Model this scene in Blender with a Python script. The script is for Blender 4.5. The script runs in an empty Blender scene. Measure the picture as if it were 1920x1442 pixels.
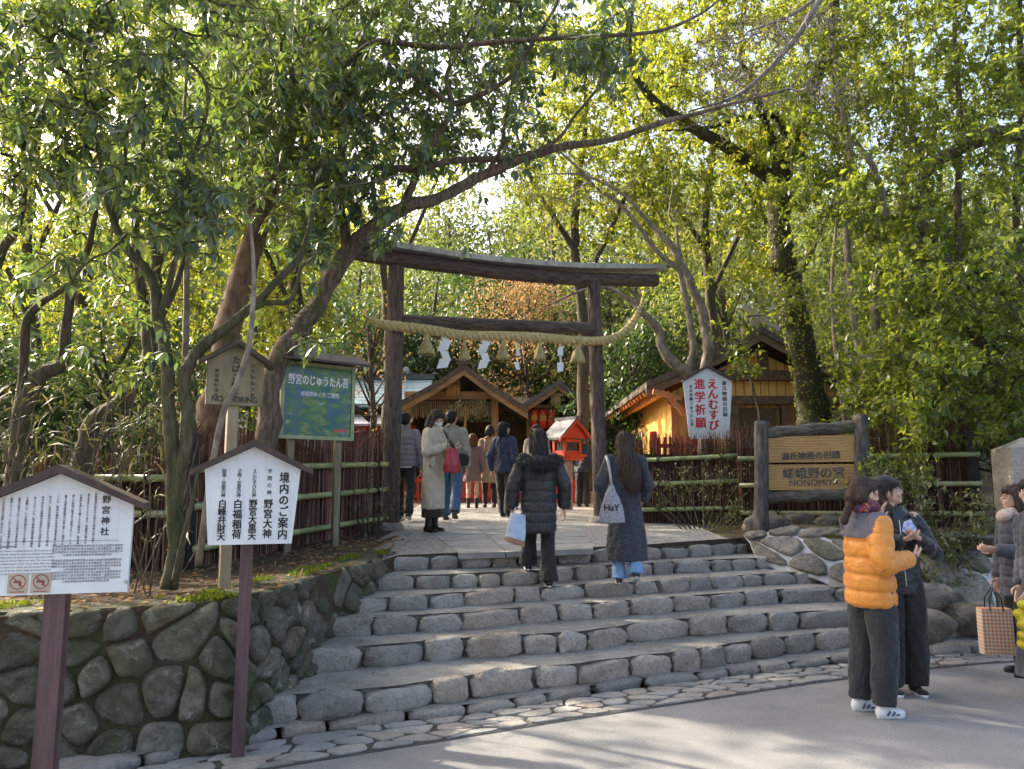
import bpy, bmesh, math, random
import numpy as np
from mathutils import Vector, Matrix

# ------------------------------------------------------------------ camera, sky, sun, exposure
scene = bpy.context.scene
COL = scene.collection
CAM_Z, PITCH, FPX = 1.62, math.radians(7.4), 1420.0
cam_d = bpy.data.cameras.new('camera'); cam = bpy.data.objects.new('camera', cam_d); COL.objects.link(cam)
cam.location = (0, 0, CAM_Z); cam.rotation_euler = (math.pi/2 + PITCH, 0, 0)
cam_d.sensor_width = 36.0; cam_d.lens = FPX/1920*36.0; cam_d.clip_end = 1000
scene.camera = cam

SUN_EL = math.radians(33)
SUN_AZ = math.radians(-58)          # clockwise from +Y (negative: towards the left of the view)
sun_vec = Vector((math.sin(SUN_AZ)*math.cos(SUN_EL), math.cos(SUN_AZ)*math.cos(SUN_EL), math.sin(SUN_EL)))
world = bpy.data.worlds.new('World'); scene.world = world; world.use_nodes = True
nt = world.node_tree; bg = nt.nodes['Background']
sky = nt.nodes.new('ShaderNodeTexSky'); sky.sky_type = 'NISHITA'; sky.sun_disc = False
sky.sun_elevation = SUN_EL; sky.sun_rotation = SUN_AZ
sky.air_density = 1.0; sky.dust_density = 7.0; sky.ozone_density = 0.4
nt.links.new(sky.outputs[0], bg.inputs[0]); bg.inputs[1].default_value = 0.15
sun_d = bpy.data.lights.new('sun', 'SUN'); sun_o = bpy.data.objects.new('sun', sun_d); COL.objects.link(sun_o)
sun_d.energy = 2.9; sun_d.angle = math.radians(0.5); sun_d.color = (1.0, 0.90, 0.72)
sun_o.rotation_euler = sun_vec.to_track_quat('Z', 'Y').to_euler()
scene.view_settings.view_transform = 'Standard'; scene.view_settings.look = 'None'
scene.view_settings.gamma = 1.0; scene.view_settings.use_curve_mapping = False
scene.view_settings.exposure = 2.05
scene.render.engine = 'CYCLES'
cy = scene.cycles
cy.max_bounces = 6; cy.diffuse_bounces = 3; cy.glossy_bounces = 2; cy.transmission_bounces = 3; cy.transparent_max_bounces = 6
cy.caustics_reflective = False; cy.caustics_refractive = False; cy.sample_clamp_indirect = 4.0
cy.use_denoising = True; cy.use_adaptive_sampling = True; cy.adaptive_threshold = 0.02

rng = np.random.default_rng(11)
R = random.Random(5)

# ------------------------------------------------------------------ helpers
def W(px, py, Y):
    """point at world depth Y seen at a photo pixel (photo 1920 x 1442): used to read the layout off the photograph"""
    u = (px-960)/FPX; v = (721-py)/FPX; c, s = math.cos(PITCH), math.sin(PITCH)
    t = Y/(c - v*s)
    return Vector((u*t, Y, CAM_Z + t*(s + v*c)))
def G(px, py, z):
    u = (px-960)/FPX; v = (721-py)/FPX; c, s = math.cos(PITCH), math.sin(PITCH)
    t = (z-CAM_Z)/(s + v*c)
    return Vector((u*t, t*(c - v*s), z))

def tag(o, label=None, cat=None, group=None, kind=None):
    if label: o['label'] = label
    if cat: o['category'] = cat
    if group: o['group'] = group
    if kind: o['kind'] = kind
    return o
def empty(name, loc=(0, 0, 0), rz=0.0, label=None, cat=None, group=None):
    o = bpy.data.objects.new(name, None); COL.objects.link(o)
    o.location = loc; o.rotation_euler = (0, 0, rz); o.empty_display_size = .2
    return tag(o, label, cat, group)

class MB:
    """collects vertices and faces of one mesh object"""
    def __init__(s): s.v = []; s.f = []; s.m = []; s.n = 0
    def add(s, verts, faces, mat=0):
        verts = np.asarray(verts, dtype=float).reshape(-1, 3)
        s.v.append(verts); b = s.n
        for f in faces: s.f.append([i+b for i in f]); s.m.append(mat)
        s.n += len(verts)
    def box(s, c, size, rz=0.0, mat=0, M=None):
        hx, hy, hz = [a/2 for a in size]
        p = np.array([(x, y, z) for x in (-hx, hx) for y in (-hy, hy) for z in (-hz, hz)])
        if M is not None: p = p @ np.array(M.to_3x3()).T
        elif rz:
            cc, ss = math.cos(rz), math.sin(rz); p = p @ np.array([[cc, ss, 0], [-ss, cc, 0], [0, 0, 1]])
        p = p + np.array(c)
        s.add(p, [(0, 1, 3, 2), (4, 6, 7, 5), (0, 4, 5, 1), (2, 3, 7, 6), (0, 2, 6, 4), (1, 5, 7, 3)], mat)
    def beam(s, a, b, w, h, up=(0, 0, 1), mat=0):
        a, b = Vector(a), Vector(b); d = (b-a); L = d.length; d.normalize()
        side = d.cross(Vector(up)); side = side.normalized() if side.length > 1e-6 else Vector((1, 0, 0))
        u = side.cross(d).normalized()
        M = Matrix((side, d, u)).transposed()
        s.box((a+b)/2, (w, L, h), M=M, mat=mat)
    def prism(s, poly, d, mat=0):
        """flat polygon (list of 3-D points) thickened by vector d"""
        n = len(poly); p = [Vector(q) for q in poly]; d = Vector(d)
        s.add([tuple(q) for q in p] + [tuple(q+d) for q in p],
              [tuple(range(n))[::-1], tuple(range(n, 2*n))] + [(i, (i+1) % n, n+(i+1) % n, n+i) for i in range(n)], mat)
    def tube(s, pts, rad, seg=8, cap=True, mat=0, wob=0.0, ry=None, up=None):
        """pts (n,3), rad (n,) or pairs rx,ry; parallel-transport frames"""
        P = np.asarray([tuple(p) for p in pts], float); n = len(P)
        rx = np.asarray(rad, float) if np.ndim(rad) else np.full(n, float(rad))
        ryy = rx if ry is None else (np.asarray(ry, float) if np.ndim(ry) else np.full(n, float(ry)))
        T = np.gradient(P, axis=0); T /= np.linalg.norm(T, axis=1)[:, None]+1e-12
        a = np.array(up if up is not None else ((1, 0, 0) if abs(T[0][0]) < .8 else (0, 1, 0)), float)
        V = []
        ang = np.linspace(0, 2*np.pi, seg, endpoint=False)
        for i in range(n):
            if up is not None: a = np.array(up, float)
            x = a - T[i]*a.dot(T[i]); x /= np.linalg.norm(x)+1e-12; y = np.cross(T[i], x); a = x
            w = 1+wob*rng.normal(size=seg) if wob else 1.0
            V.append(P[i] + (np.cos(ang)*rx[i]*w)[:, None]*x + (np.sin(ang)*ryy[i]*w)[:, None]*y)
        F = []
        for i in range(n-1):
            for j in range(seg):
                k = (j+1) % seg
                F.append((i*seg+j, i*seg+k, (i+1)*seg+k, (i+1)*seg+j))
        if cap: F.append(tuple(range(seg))[::-1]); F.append(tuple((n-1)*seg+j for j in range(seg)))
        s.add(np.concatenate(V), F, mat)
    def ell(s, c, r, M=None, nu=14, nv=9, e=1.0, noise=0.0, mat=0):
        """ellipsoid / superellipsoid (e<1 boxier)"""
        th = np.linspace(0, 2*np.pi, nu, endpoint=False); ph = np.linspace(-np.pi/2, np.pi/2, nv)
        f = lambda a: np.sign(a)*np.abs(a)**e
        P = [(0, 0, -1)]
        for p in ph[1:-1]:
            for t in th: P.append((f(np.cos(p))*f(np.cos(t)), f(np.cos(p))*f(np.sin(t)), f(np.sin(p))))
        P.append((0, 0, 1)); P = np.array(P, float)
        if noise: o1, o2, o3, o4 = rng.uniform(-50, 50, (4, 3)); P = P*(1+noise*smooth_noise(P*1.7+o1)+noise*.40*smooth_noise(P*4.5+o2)-noise*.30*np.abs(smooth_noise(P*3.3+o3))+noise*.16*smooth_noise(P*11+o4))[:, None]
        P = P*np.array(r)
        if M is not None: P = P @ np.array(M.to_3x3()).T
        P = P + np.array(c)
        F = [(0, 1+(j+1) % nu, 1+j) for j in range(nu)]
        for i in range(nv-3):
            for j in range(nu):
                a = 1+i*nu; k = (j+1) % nu
                F.append((a+j, a+k, a+nu+k, a+nu+j))
        b = 1+(nv-3)*nu; last = len(P)-1
        F += [(b+j, b+(j+1) % nu, last) for j in range(nu)]
        s.add(P, F, mat)
    def mesh(s, name):
        m = bpy.data.meshes.new(name)
        V = np.concatenate(s.v) if s.v else np.zeros((0, 3))
        m.from_pydata(V.tolist(), [], s.f)
        if any(s.m): m.polygons.foreach_set('material_index', s.m)
        return m
    def build(s, name, mats, parent=None, smooth=True, loc=None):
        m = s.mesh(name)
        return mobj(name, m, mats, parent, smooth)

def mobj(name, m, mats, parent=None, smooth=True):
    for k in (mats if isinstance(mats, (list, tuple)) else [mats]): m.materials.append(k)
    m.polygons.foreach_set('use_smooth', [smooth]*len(m.polygons)); m.update()
    o = bpy.data.objects.new(name, m); COL.objects.link(o)
    if parent is not None: o.parent = parent
    return o

def smooth_noise(P, seed=0):
    """cheap smooth pseudo noise in about -1..1"""
    P = np.asarray(P, float); x, y, z = P[:, 0], P[:, 1], P[:, 2]
    return (np.sin(2.1*x+1.3*y+.7*z+seed)+np.sin(-1.7*x+2.3*y+1.9*z+2.1*seed)+np.sin(3.9*x-3.1*y+2.7*z+.4+seed)*.6+np.sin(4.3*x+5.1*y-4.7*z+1.9+seed)*.4)/3.0

def catmull(pts, n=6):
    """smooth a list of (x,y,z,r)"""
    P = np.array([tuple(p) for p in pts], float); P = np.vstack([2*P[0]-P[1], P, 2*P[-1]-P[-2]]); out = []
    for i in range(1, len(P)-2):
        for t in np.linspace(0, 1, n, endpoint=False):
            a, b, c, d = P[i-1:i+3]
            out.append(.5*((2*b)+(-a+c)*t+(2*a-5*b+4*c-d)*t*t+(-a+3*b-3*c+d)*t**3))
    out.append(P[-2]); return np.array(out)

def resample(poly, n):
    P = np.array([tuple(p) for p in poly], float); d = np.r_[0, np.cumsum(np.linalg.norm(np.diff(P, axis=0), axis=1))]
    s = np.linspace(0, d[-1], n)
    return np.stack([np.interp(s, d, P[:, i]) for i in range(P.shape[1])], 1)

def tris_mesh(name, V, F):
    """fast mesh from arrays; F (n,k)"""
    m = bpy.data.meshes.new(name); V = np.asarray(V, np.float32); F = np.asarray(F, np.int32); k = F.shape[1]
    m.vertices.add(len(V)); m.vertices.foreach_set('co', V.ravel())
    m.loops.add(F.size); m.loops.foreach_set('vertex_index', F.ravel())
    m.polygons.add(len(F)); m.polygons.foreach_set('loop_start', np.arange(len(F), dtype=np.int32)*k)
    m.polygons.foreach_set('loop_total', np.full(len(F), k, np.int32))
    m.update(calc_edges=True); m.validate()
    return m

# ------------------------------------------------------------------ materials
class NT:
    def __init__(s, name):
        s.mat = bpy.data.materials.new(name); s.mat.use_nodes = True; s.t = s.mat.node_tree
        s.p = s.t.nodes['Principled BSDF']; s.out = s.t.nodes['Material Output']
    def n(s, typ, **kw):
        k = s.t.nodes.new(typ)
        for a, b in kw.items():
            if a.startswith('i_'):
                key = a[2:]; k.inputs[int(key) if key.isdigit() else key.replace('_', ' ')].default_value = b
            else: setattr(k, a, b)
        return k
    def l(s, a, b): s.t.links.new(a, b)
    def coord(s, scale=(1, 1, 1), kind='Object'):
        tc = s.n('ShaderNodeTexCoord'); mp = s.n('ShaderNodeMapping'); mp.inputs['Scale'].default_value = scale
        s.l(tc.outputs[kind], mp.inputs[0]); return mp.outputs[0]
    def noise(s, vec, scale, detail=4, rough=.55, dist=0.0):
        k = s.n('ShaderNodeTexNoise'); k.inputs['Scale'].default_value = scale; k.inputs['Detail'].default_value = detail
        k.inputs['Roughness'].default_value = rough; k.inputs['Distortion'].default_value = dist
        if vec is not None: s.l(vec, k.inputs['Vector'])
        return k.outputs['Fac']
    def ramp(s, fac, stops, interp='LINEAR'):
        k = s.n('ShaderNodeValToRGB'); k.color_ramp.interpolation = interp; e = k.color_ramp.elements
        while len(e) < len(stops): e.new(.5)
        for i, (p, c) in enumerate(stops): e[i].position = p; e[i].color = (*c, 1) if len(c) == 3 else c
        s.l(fac, k.inputs[0]); return k.outputs[0]
    def mix(s, fac, a, b, mode='MIX'):
        k = s.n('ShaderNodeMix', data_type='RGBA', blend_type=mode)
        for src, i in ((fac, 0), (a, 6), (b, 7)):
            if hasattr(src, 'links') or hasattr(src, 'is_linked'): s.l(src, k.inputs[i])
            else: k.inputs[i].default_value = src if i == 0 else (*src, 1)
        return k.outputs[2]
    def math(s, op, a, b=0.5):
        k = s.n('ShaderNodeMath', operation=op)
        for src, i in ((a, 0), (b, 1)):
            if hasattr(src, 'is_linked'): s.l(src, k.inputs[i])
            else: k.inputs[i].default_value = src
        return k.outputs[0]
    def bump(s, h, strength=.3, dist=.02, prev=None):
        k = s.n('ShaderNodeBump'); k.inputs['Strength'].default_value = strength; k.inputs['Distance'].default_value = dist
        s.l(h, k.inputs['Height'])
        if prev is not None: s.l(prev, k.inputs['Normal'])
        s.l(k.outputs[0], s.p.inputs['Normal']); return k.outputs[0]
    def col(s, c):
        if hasattr(c, 'is_linked'): s.l(c, s.p.inputs['Base Color'])
        else: s.p.inputs['Base Color'].default_value = (*c, 1)
    def rough(s, r):
        if hasattr(r, 'is_linked'): s.l(r, s.p.inputs['Roughness'])
        else: s.p.inputs['Roughness'].default_value = r
    def island(s): return s.n('ShaderNodeNewGeometry').outputs['Random Per Island']
    def up(s):
        g = s.n('ShaderNodeNewGeometry'); x = s.n('ShaderNodeSeparateXYZ'); s.l(g.outputs['Normal'], x.inputs[0]); return x.outputs[2]

def m_plain(name, c, rough=.6, c2=None, scale=8, bump=0.0, bscale=60, stretch=(1, 1, 1), metal=0.0, detail=4):
    k = NT(name); v = k.coord(stretch)
    c2 = c2 or tuple(a*.7 for a in c)
    k.col(k.ramp(k.noise(v, scale, detail, .62), [(.38, c2), (.62, c)])); k.rough(rough); k.p.inputs['Metallic'].default_value = metal
    if bump: k.bump(k.noise(v, bscale, 3), bump, .01)
    return k.mat
def m_fabric(name, c, rough=.85, bump=.25, wscale=900, fold=.0):
    k = NT(name); v = k.coord()
    k.col(k.ramp(k.noise(v, 14, 4), [(.3, tuple(a*.82 for a in c)), (.7, c)])); k.rough(rough)
    k.p.inputs['Sheen Weight'].default_value = .15
    b = k.bump(k.noise(v, 9, 4, .6, 1.2), bump, .03); k.bump(k.noise(v, 350, 2), .12, .003, b)
    return k.mat
def m_stone(name, base, dark, light, moss=0.0, lichen=0.0):
    k = NT(name); v = k.coord(); r = k.island()
    c = k.ramp(k.noise(v, 4.0, 9, .72, .3), [(.36, dark), (.50, base), (.66, light)])
    c = k.mix(.55, c, k.ramp(r, [(0, dark), (.35, base), (.7, tuple(a*b for a, b in zip(base, (1.25, 1.0, .78)))), (1, light)]))
    c = k.mix(k.math('MULTIPLY', k.ramp(k.noise(v, 45, 5, .7), [(.48, (0, 0, 0)), (.60, (1, 1, 1))]), .55), c, dark)
    c = k.mix(k.math('MULTIPLY', k.ramp(k.noise(v, 90, 4, .8), [(.54, (0, 0, 0)), (.62, (1, 1, 1))]), .5), c, light)
    if lichen:
        f = k.ramp(k.noise(v, 7, 8, .75, .6), [(.56, (0, 0, 0)), (.62, (1, 1, 1))])
        c = k.mix(k.math('MULTIPLY', f, lichen), c, (.42, .42, .38))
    if moss:
        f = k.ramp(k.noise(v, 2.2, 6, .7, .4), [(.5-.3*moss, (0, 0, 0)), (.62, (1, 1, 1))])
        c = k.mix(k.math('MULTIPLY', f, min(1, .55+moss*.4)), c, k.ramp(k.noise(v, 60, 3), [(.3, (.018, .024, .006)), (.7, (.05, .062, .014))]))
    k.col(c); k.rough(.88)
    b = k.bump(k.noise(v, 6, 6, .6), .7, .06); b = k.bump(k.noise(v, 19, 6, .65, .4), .8, .03, b); k.bump(k.noise(v, 75, 5, .75), .6, .010, b)
    return k.mat
def m_bark(name, c1, c2, moss=0.0, stretch=(1, 1, .22), scale=28, bs=.9, bd=.03):
    k = NT(name); v = k.coord(stretch); w = k.coord()
    n = k.noise(v, scale, 5, .6, .5)
    c = k.ramp(n, [(.38, c1), (.62, c2)])
    c = k.mix(k.math('MULTIPLY', k.noise(w, 2.5, 3), .5), c, tuple(a*.6 for a in c1))
    if moss:
        f = k.ramp(k.noise(w, 3, 5, .7), [(.55-.25*moss, (0, 0, 0)), (.7, (1, 1, 1))])
        c = k.mix(k.math('MULTIPLY', f, .85), c, (.045, .06, .012))
    k.col(c); k.rough(.92); k.bump(n, bs, bd)
    return k.mat
def m_leaf(name, stops, trans=.45, tcol=(.30, .42, .03), rough=.38, spec=.5, big=0.0, bigstops=None):
    """two-sided leaf: glossy face plus light coming through it; every leaf (mesh island) has its own tint"""
    k = NT(name); r = k.island()
    c = k.ramp(r, stops)
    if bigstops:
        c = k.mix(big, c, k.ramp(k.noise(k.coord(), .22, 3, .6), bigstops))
    k.col(c); k.rough(rough); k.p.inputs['Specular IOR Level'].default_value = spec
    t = k.n('ShaderNodeBsdfTranslucent'); k.l(k.mix(.5, tcol, k.mix(1.0, c, (2.6, 2.6, 1.2), 'MULTIPLY')), t.inputs[0])
    mx = k.n('ShaderNodeMixShader'); mx.inputs[0].default_value = trans
    k.l(k.p.outputs[0], mx.inputs[1]); k.l(t.outputs[0], mx.inputs[2]); k.l(mx.outputs[0], k.out.inputs[0])
    return k.mat
def m_wood(name, c1, c2, axis='x', scale=6, rough=.6, planks=0.0, dark=None, ring=True):
    k = NT(name); st = {'x': (.12, 1, 1), 'y': (1, .12, 1), 'z': (1, 1, .12)}[axis]
    v = k.coord(st); n = k.noise(v, scale*2, 4, .6, 1.0)
    c = k.ramp(n, [(.25, c1), (.75, c2)])
    w = k.n('ShaderNodeTexWave', wave_type='RINGS' if ring else 'BANDS'); w.inputs['Scale'].default_value = scale; w.inputs['Distortion'].default_value = 5; w.inputs['Detail'].default_value = 2
    k.l(v, w.inputs[0]); c = k.mix(k.math('MULTIPLY', w.outputs[1], .28), c, tuple(a*.45 for a in c1))
    k.col(c); k.rough(rough); k.bump(n, .25, .008)
    return k.mat
# ------------------------------------------------------------------ ground, road, terrace, steps, walls
M_ROAD = None
k = NT('sandy asphalt'); v = k.coord()
c = k.ramp(k.noise(v, .9, 7, .7), [(.36, (.215, .205, .205)), (.64, (.335, .315, .305))])
c = k.mix(k.math('MULTIPLY', k.ramp(k.noise(v, 85, 4, .85), [(.38, (0, 0, 0)), (.60, (1, 1, 1))]), .55), c, (.13, .127, .13))
c = k.mix(k.math('MULTIPLY', k.ramp(k.noise(v, 140, 2), [(.60, (0, 0, 0)), (.68, (1, 1, 1))]), .7), c, (.5, .49, .47))
c = k.mix(k.math('MULTIPLY', k.ramp(k.noise(v, 3.5, 7, .7, .5), [(.60, (0, 0, 0)), (.72, (1, 1, 1))]), .35), c, (.13, .12, .115))
k.col(c); k.rough(.9); b = k.bump(k.noise(v, 220, 3, .7), .35, .006); M_ROAD = k.mat
k = NT('grey gravel'); v = k.coord()
vo = k.n('ShaderNodeTexVoronoi'); vo.inputs['Scale'].default_value = 48; k.l(v, vo.inputs['Vector'])
sx = k.n('ShaderNodeSeparateColor'); k.l(vo.outputs['Color'], sx.inputs[0])
c = k.ramp(sx.outputs[0], [(0, (.10, .095, .09)), (.5, (.25, .24, .235)), (1, (.50, .48, .46))])
c = k.mix(k.math('MULTIPLY', k.noise(v, .8, 4), .45), c, (.16, .14, .12))
k.col(c); k.rough(.9); k.bump(vo.outputs['Distance'], -.9, .02); M_GRAVEL = k.mat
k = NT('bed soil with leaf litter'); v = k.coord()
c = k.ramp(k.noise(v, 22, 6, .75, .4), [(.25, (.022, .014, .008)), (.5, (.065, .042, .024)), (.8, (.13, .09, .055))])
c = k.mix(k.ramp(k.noise(v, 1.3, 5, .65), [(.56, (0, 0, 0)), (.66, (1, 1, 1))]), c, k.ramp(k.noise(v, 80, 3), [(.3, (.03, .045, .008)), (.7, (.11, .15, .02))]))
k.col(c); k.rough(.95); k.bump(k.noise(v, 40, 6, .75), .9, .03); M_SOIL = k.mat
k = NT('step mortar'); v = k.coord()
c = k.ramp(k.noise(v, 2.2, 5, .65), [(.40, (.22, .205, .195)), (.60, (.38, .36, .335))])
c = k.mix(k.math('MULTIPLY', k.ramp(k.noise(v, 90, 4, .85), [(.44, (0, 0, 0)), (.58, (1, 1, 1))]), .6), c, (.12, .115, .11))
c = k.mix(k.math('MULTIPLY', k.ramp(k.noise(v, 150, 2), [(.56, (0, 0, 0)), (.63, (1, 1, 1))]), .6), c, (.55, .53, .50))
k.col(c); k.rough(.92); k.bump(k.noise(v, 110, 4, .75), .7, .012); M_MORTAR = k.mat
M_WHITEMORTAR = m_plain('pale mortar', (.56, .56, .57), .9, (.36, .35, .345), 9, .6, 40)
M_STEPSTONE = m_stone('step stone', (.34, .312, .285), (.15, .138, .125), (.52, .485, .44), lichen=.3)
M_WALLSTONE = m_stone('mossy wall stone', (.155, .145, .125), (.05, .046, .04), (.30, .28, .245), moss=.62, lichen=.8)
M_WALLMUD = m_stone('moss between stones', (.035, .032, .02), (.012, .012, .008), (.06, .055, .035), moss=.9)
M_FLAG = m_stone('flagstone', (.36, .34, .325), (.20, .19, .18), (.48, .46, .44))
M_SLAB = m_plain('pale path slab', (.34, .33, .325), .85, (.25, .24, .235), 5, .25, 120, detail=8)
M_ROCK = m_stone('bank rock', (.20, .19, .175), (.08, .075, .07), (.34, .32, .295), moss=.12, lichen=.4)
M_KERB = m_stone('kerb stone', (.30, .28, .26), (.14, .13, .12), (.43, .41, .38))

def tz(x, y):
    x = np.asarray(x, float); y = np.asarray(y, float)
    z = .90 + .022*np.clip(y-7, 0, 16)
    sm = lambda a: np.clip(a, 0, 1)**2*(3-2*np.clip(a, 0, 1))
    z = z + .10*sm((x-2.7)/1.0)*sm((13-y)/2) - .06*sm((-1.3-x)/1.5)*sm((10-y)/3)
    z = z + .42*np.clip(y-27, 0, 40)*(.75+.25*np.sin(x*.05+1))
    z = z + .015*smooth_noise(np.stack([x*1.3, y*1.3, x*0], -1).reshape(-1, 3)).reshape(x.shape)*sm((np.abs(x+.2)-1.2)/1.0)
    return z
def T(x, y): return float(tz(np.array([x]), np.array([y]))[0])

ZS = [0.0, .06, .22, .38, .52, .64, .77, .90]
PX = [
 [(60,1478),(323,1428),(580,1377),(915,1336),(1153,1297),(1373,1270),(1612,1242),(1843,1224),(2100,1210)],
 [(504,1358),(630,1347),(725,1335),(856,1317),(955,1301),(1129,1280),(1296,1258),(1454,1232),(1608,1213),(1732,1200),(1843,1190),(1960,1184)],
 [(575,1265),(702,1253),(809,1241),(907,1233),(1010,1228),(1098,1221),(1224,1202),(1331,1192),(1459,1183),(1600,1173),(1732,1152),(1850,1142)],
 [(619,1194),(702,1192),(769,1187),(856,1182),(947,1173),(1010,1167),(1109,1161),(1232,1151),(1322,1143),(1450,1133),(1600,1126),(1690,1120)],
 [(674,1150),(741,1146),(824,1140),(963,1130),(1101,1120),(1232,1112),(1360,1103),(1442,1097),(1591,1090)],
 [(717,1107),(797,1105),(876,1102),(1010,1095),(1074,1089),(1228,1078),(1356,1071),(1506,1063)],
 [(737,1071),(836,1067),(967,1062),(1129,1055),(1284,1046),(1416,1036)],
]
LINES = []
for i, pl in enumerate(PX):
    q = [G(x, y, ZS[i]) for x, y in pl]
    LINES.append(resample(catmull(q, 6), 70))
# kerb continues to the left past the sign
CORNER = LINES[1][0]

ground = MB(); n = 2
ground.add([(-160, -60, -.03), (160, -60, -.03), (160, 200, -.03), (-160, 200, -.03)], [(0, 1, 2, 3)])
tag(ground.build('ground', M_SOIL, smooth=False), kind='structure')
road = MB()
edge = [G(x, y, 0) for x, y in [(-400, 1545), (100, 1505), (400, 1462), (559, 1431), (876, 1380), (1100, 1344), (1305, 1314), (1604, 1270), (1920, 1239), (2400, 1222)]]
edge = catmull(edge, 5)
rv = [(p[0], p[1], 0.0) for p in edge]; rb = [(p[0]*1.0, -30, 0.0) for p in edge]
road.add(rv+rb, [(i, i+1, len(rv)+i+1, len(rv)+i)[::-1] for i in range(len(rv)-1)])
road.add([(-60, -30, 0), (edge[0][0], -30, 0), (edge[0][0], edge[0][1], 0), (-60, edge[0][1]-.5, 0)], [(0, 1, 2, 3)])
road.add([(edge[-1][0], -30, 0), (60, -30, 0), (60, edge[-1][1]+2, 0), (edge[-1][0], edge[-1][1], 0)], [(0, 1, 2, 3)])
tag(road.build('road', M_ROAD, smooth=False), kind='structure')

# ---------- Voronoi stones
def clip(poly, p, q):
    """keep the side of poly nearer to p than q"""
    m = ((p[0]+q[0])/2, (p[1]+q[1])/2); d = (q[0]-p[0], q[1]-p[1]); out = []
    f = lambda a: (a[0]-m[0])*d[0]+(a[1]-m[1])*d[1]
    for i in range(len(poly)):
        a, b = poly[i], poly[(i+1) % len(poly)]; fa, fb = f(a), f(b)
        if fa <= 0: out.append(a)
        if (fa < 0 < fb) or (fb < 0 < fa):
            t = fa/(fa-fb); out.append((a[0]+t*(b[0]-a[0]), a[1]+t*(b[1]-a[1])))
    return out
def voronoi(L, H, s, asp=1.3, jit=.38, drop=.0):
    pts = []; ny = max(1, round(H/s)); nx = max(1, round(L/(s*asp)))
    for j in range(ny):
        for i in range(nx):
            if R.random() < drop: continue
            pts.append(((i+.5+(.5 if j % 2 else 0)+R.uniform(-jit, jit))*L/nx, (j+.5+R.uniform(-jit, jit))*H/ny))
    cells = []
    for p in pts:
        poly = [(0, 0), (L, 0), (L, H), (0, H)]
        for q in pts:
            if q is not p and abs(q[0]-p[0]) < 4*s*asp and abs(q[1]-p[1]) < 4*s:
                poly = clip(poly, p, q)
                if len(poly) < 3: break
        if len(poly) >= 3: cells.append(poly)
    return cells
def rounded(poly, gap, it=2, lo=.22):
    P = np.array(poly); c = P.mean(0); d = P-c; r = np.linalg.norm(d, axis=1)[:, None]
    P = c + d*np.clip((r-gap*1.25)/np.maximum(r, 1e-6), .3, 1)
    for _ in range(it):
        Q = np.roll(P, -1, 0); P = np.stack([P*(1-lo)+Q*lo, P*lo+Q*(1-lo)], 1).reshape(-1, 2)
    return P
def stone_cells(mb, cells, fmap, gap=.015, height=.07, it=2, flat=False):
    for poly in cells:
        P = rounded(poly, gap, it); 
        if len(P) < 3: continue
        c = P.mean(0); n = len(P); hh = height*R.uniform(.6, 1.3); tilt = np.array([R.uniform(-.25, .25), R.uniform(-.25, .25)])
        V = []; rings = [(1.0, -.06), (1.0, 0.0), (.965, hh*.40), (.90, hh*.70), (.78, hh*.9), (.6, hh), (.4, hh*1.02), (.2, hh*1.0)] if not flat else [(1.0, -.03), (1.0, hh*.6), (.96, hh), (.5, hh)]
        sd = R.uniform(0, 99)
        for sc, h in rings:
            Q = c+(P-c)*sc
            for q in Q:
                dh = 0 if h <= 0 else h*(1+(.0 if flat else 1)*(tilt @ (q-c))*2.5) + (.0 if flat else .22*hh)*math.sin(q[0]*19+sd)*math.cos(q[1]*23+sd)
                if not flat and h > 0: dh += .012*math.sin(q[0]*31+sd*2)*math.sin(q[1]*37+sd)-.012*abs(math.sin(q[0]*23+q[1]*29+sd))+.006*math.sin(q[0]*83+q[1]*61+sd)
                V.append(fmap(q[0], q[1], dh))
        V.append(fmap(c[0], c[1], rings[-1][1]*(1 if flat else 1.02)))
        F = [(r*n+i, r*n+(i+1) % n, (r+1)*n+(i+1) % n, (r+1)*n+i) for r in range(len(rings)-1) for i in range(n)]
        F += [((len(rings)-1)*n+i, (len(rings)-1)*n+(i+1) % n, len(rings)*n) for i in range(n)]
        mb.add(V, F)

# flagstone strip between kerb and road
kl = LINES[0]
re_ = resample([(p[0], p[1], 0) for p in edge], 400)
pav = MB(); base = MB()
Lp = np.r_[0, np.cumsum(np.linalg.norm(np.diff(kl, axis=0), axis=1))]
def strip_map(s, t, h):
    x = np.interp(s, Lp, kl[:, 0]); y = np.interp(s, Lp, kl[:, 1])
    j = np.argmin((re_[:, 0]-x-.15)**2*.6+(re_[:, 1]-y)**2); q = re_[j]
    return (x+(q[0]-x)*t, y-.015+(q[1]+.01-y)*t, .002+h)
bs = [strip_map(s, 0, .0) for s in np.linspace(0, Lp[-1], 60)]; be = [strip_map(s, 1.05, .0) for s in np.linspace(0, Lp[-1], 60)]
M_FILL = m_plain('dirty mortar fill', (.15, .14, .13), .95, (.07, .065, .06), 14, .7, 70)
M_STRIPMUD = m_plain('dark joint soil', (.085, .08, .075), .95, (.04, .038, .036), 12, .6, 80)
base.add(bs+be, [(i, i+1, 60+i+1, 60+i)[::-1] for i in range(59)])
po = tag(base.build('gutter', M_STRIPMUD, smooth=False), kind='structure')
po.location.z = .003
cells = voronoi(Lp[-1], 1.0, .36, .62, .36)
stone_cells(pav, cells, strip_map, gap=.02, height=.012, it=1, flat=True)
tag(pav.build('paving', M_FLAG, smooth=False), kind='structure')

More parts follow.
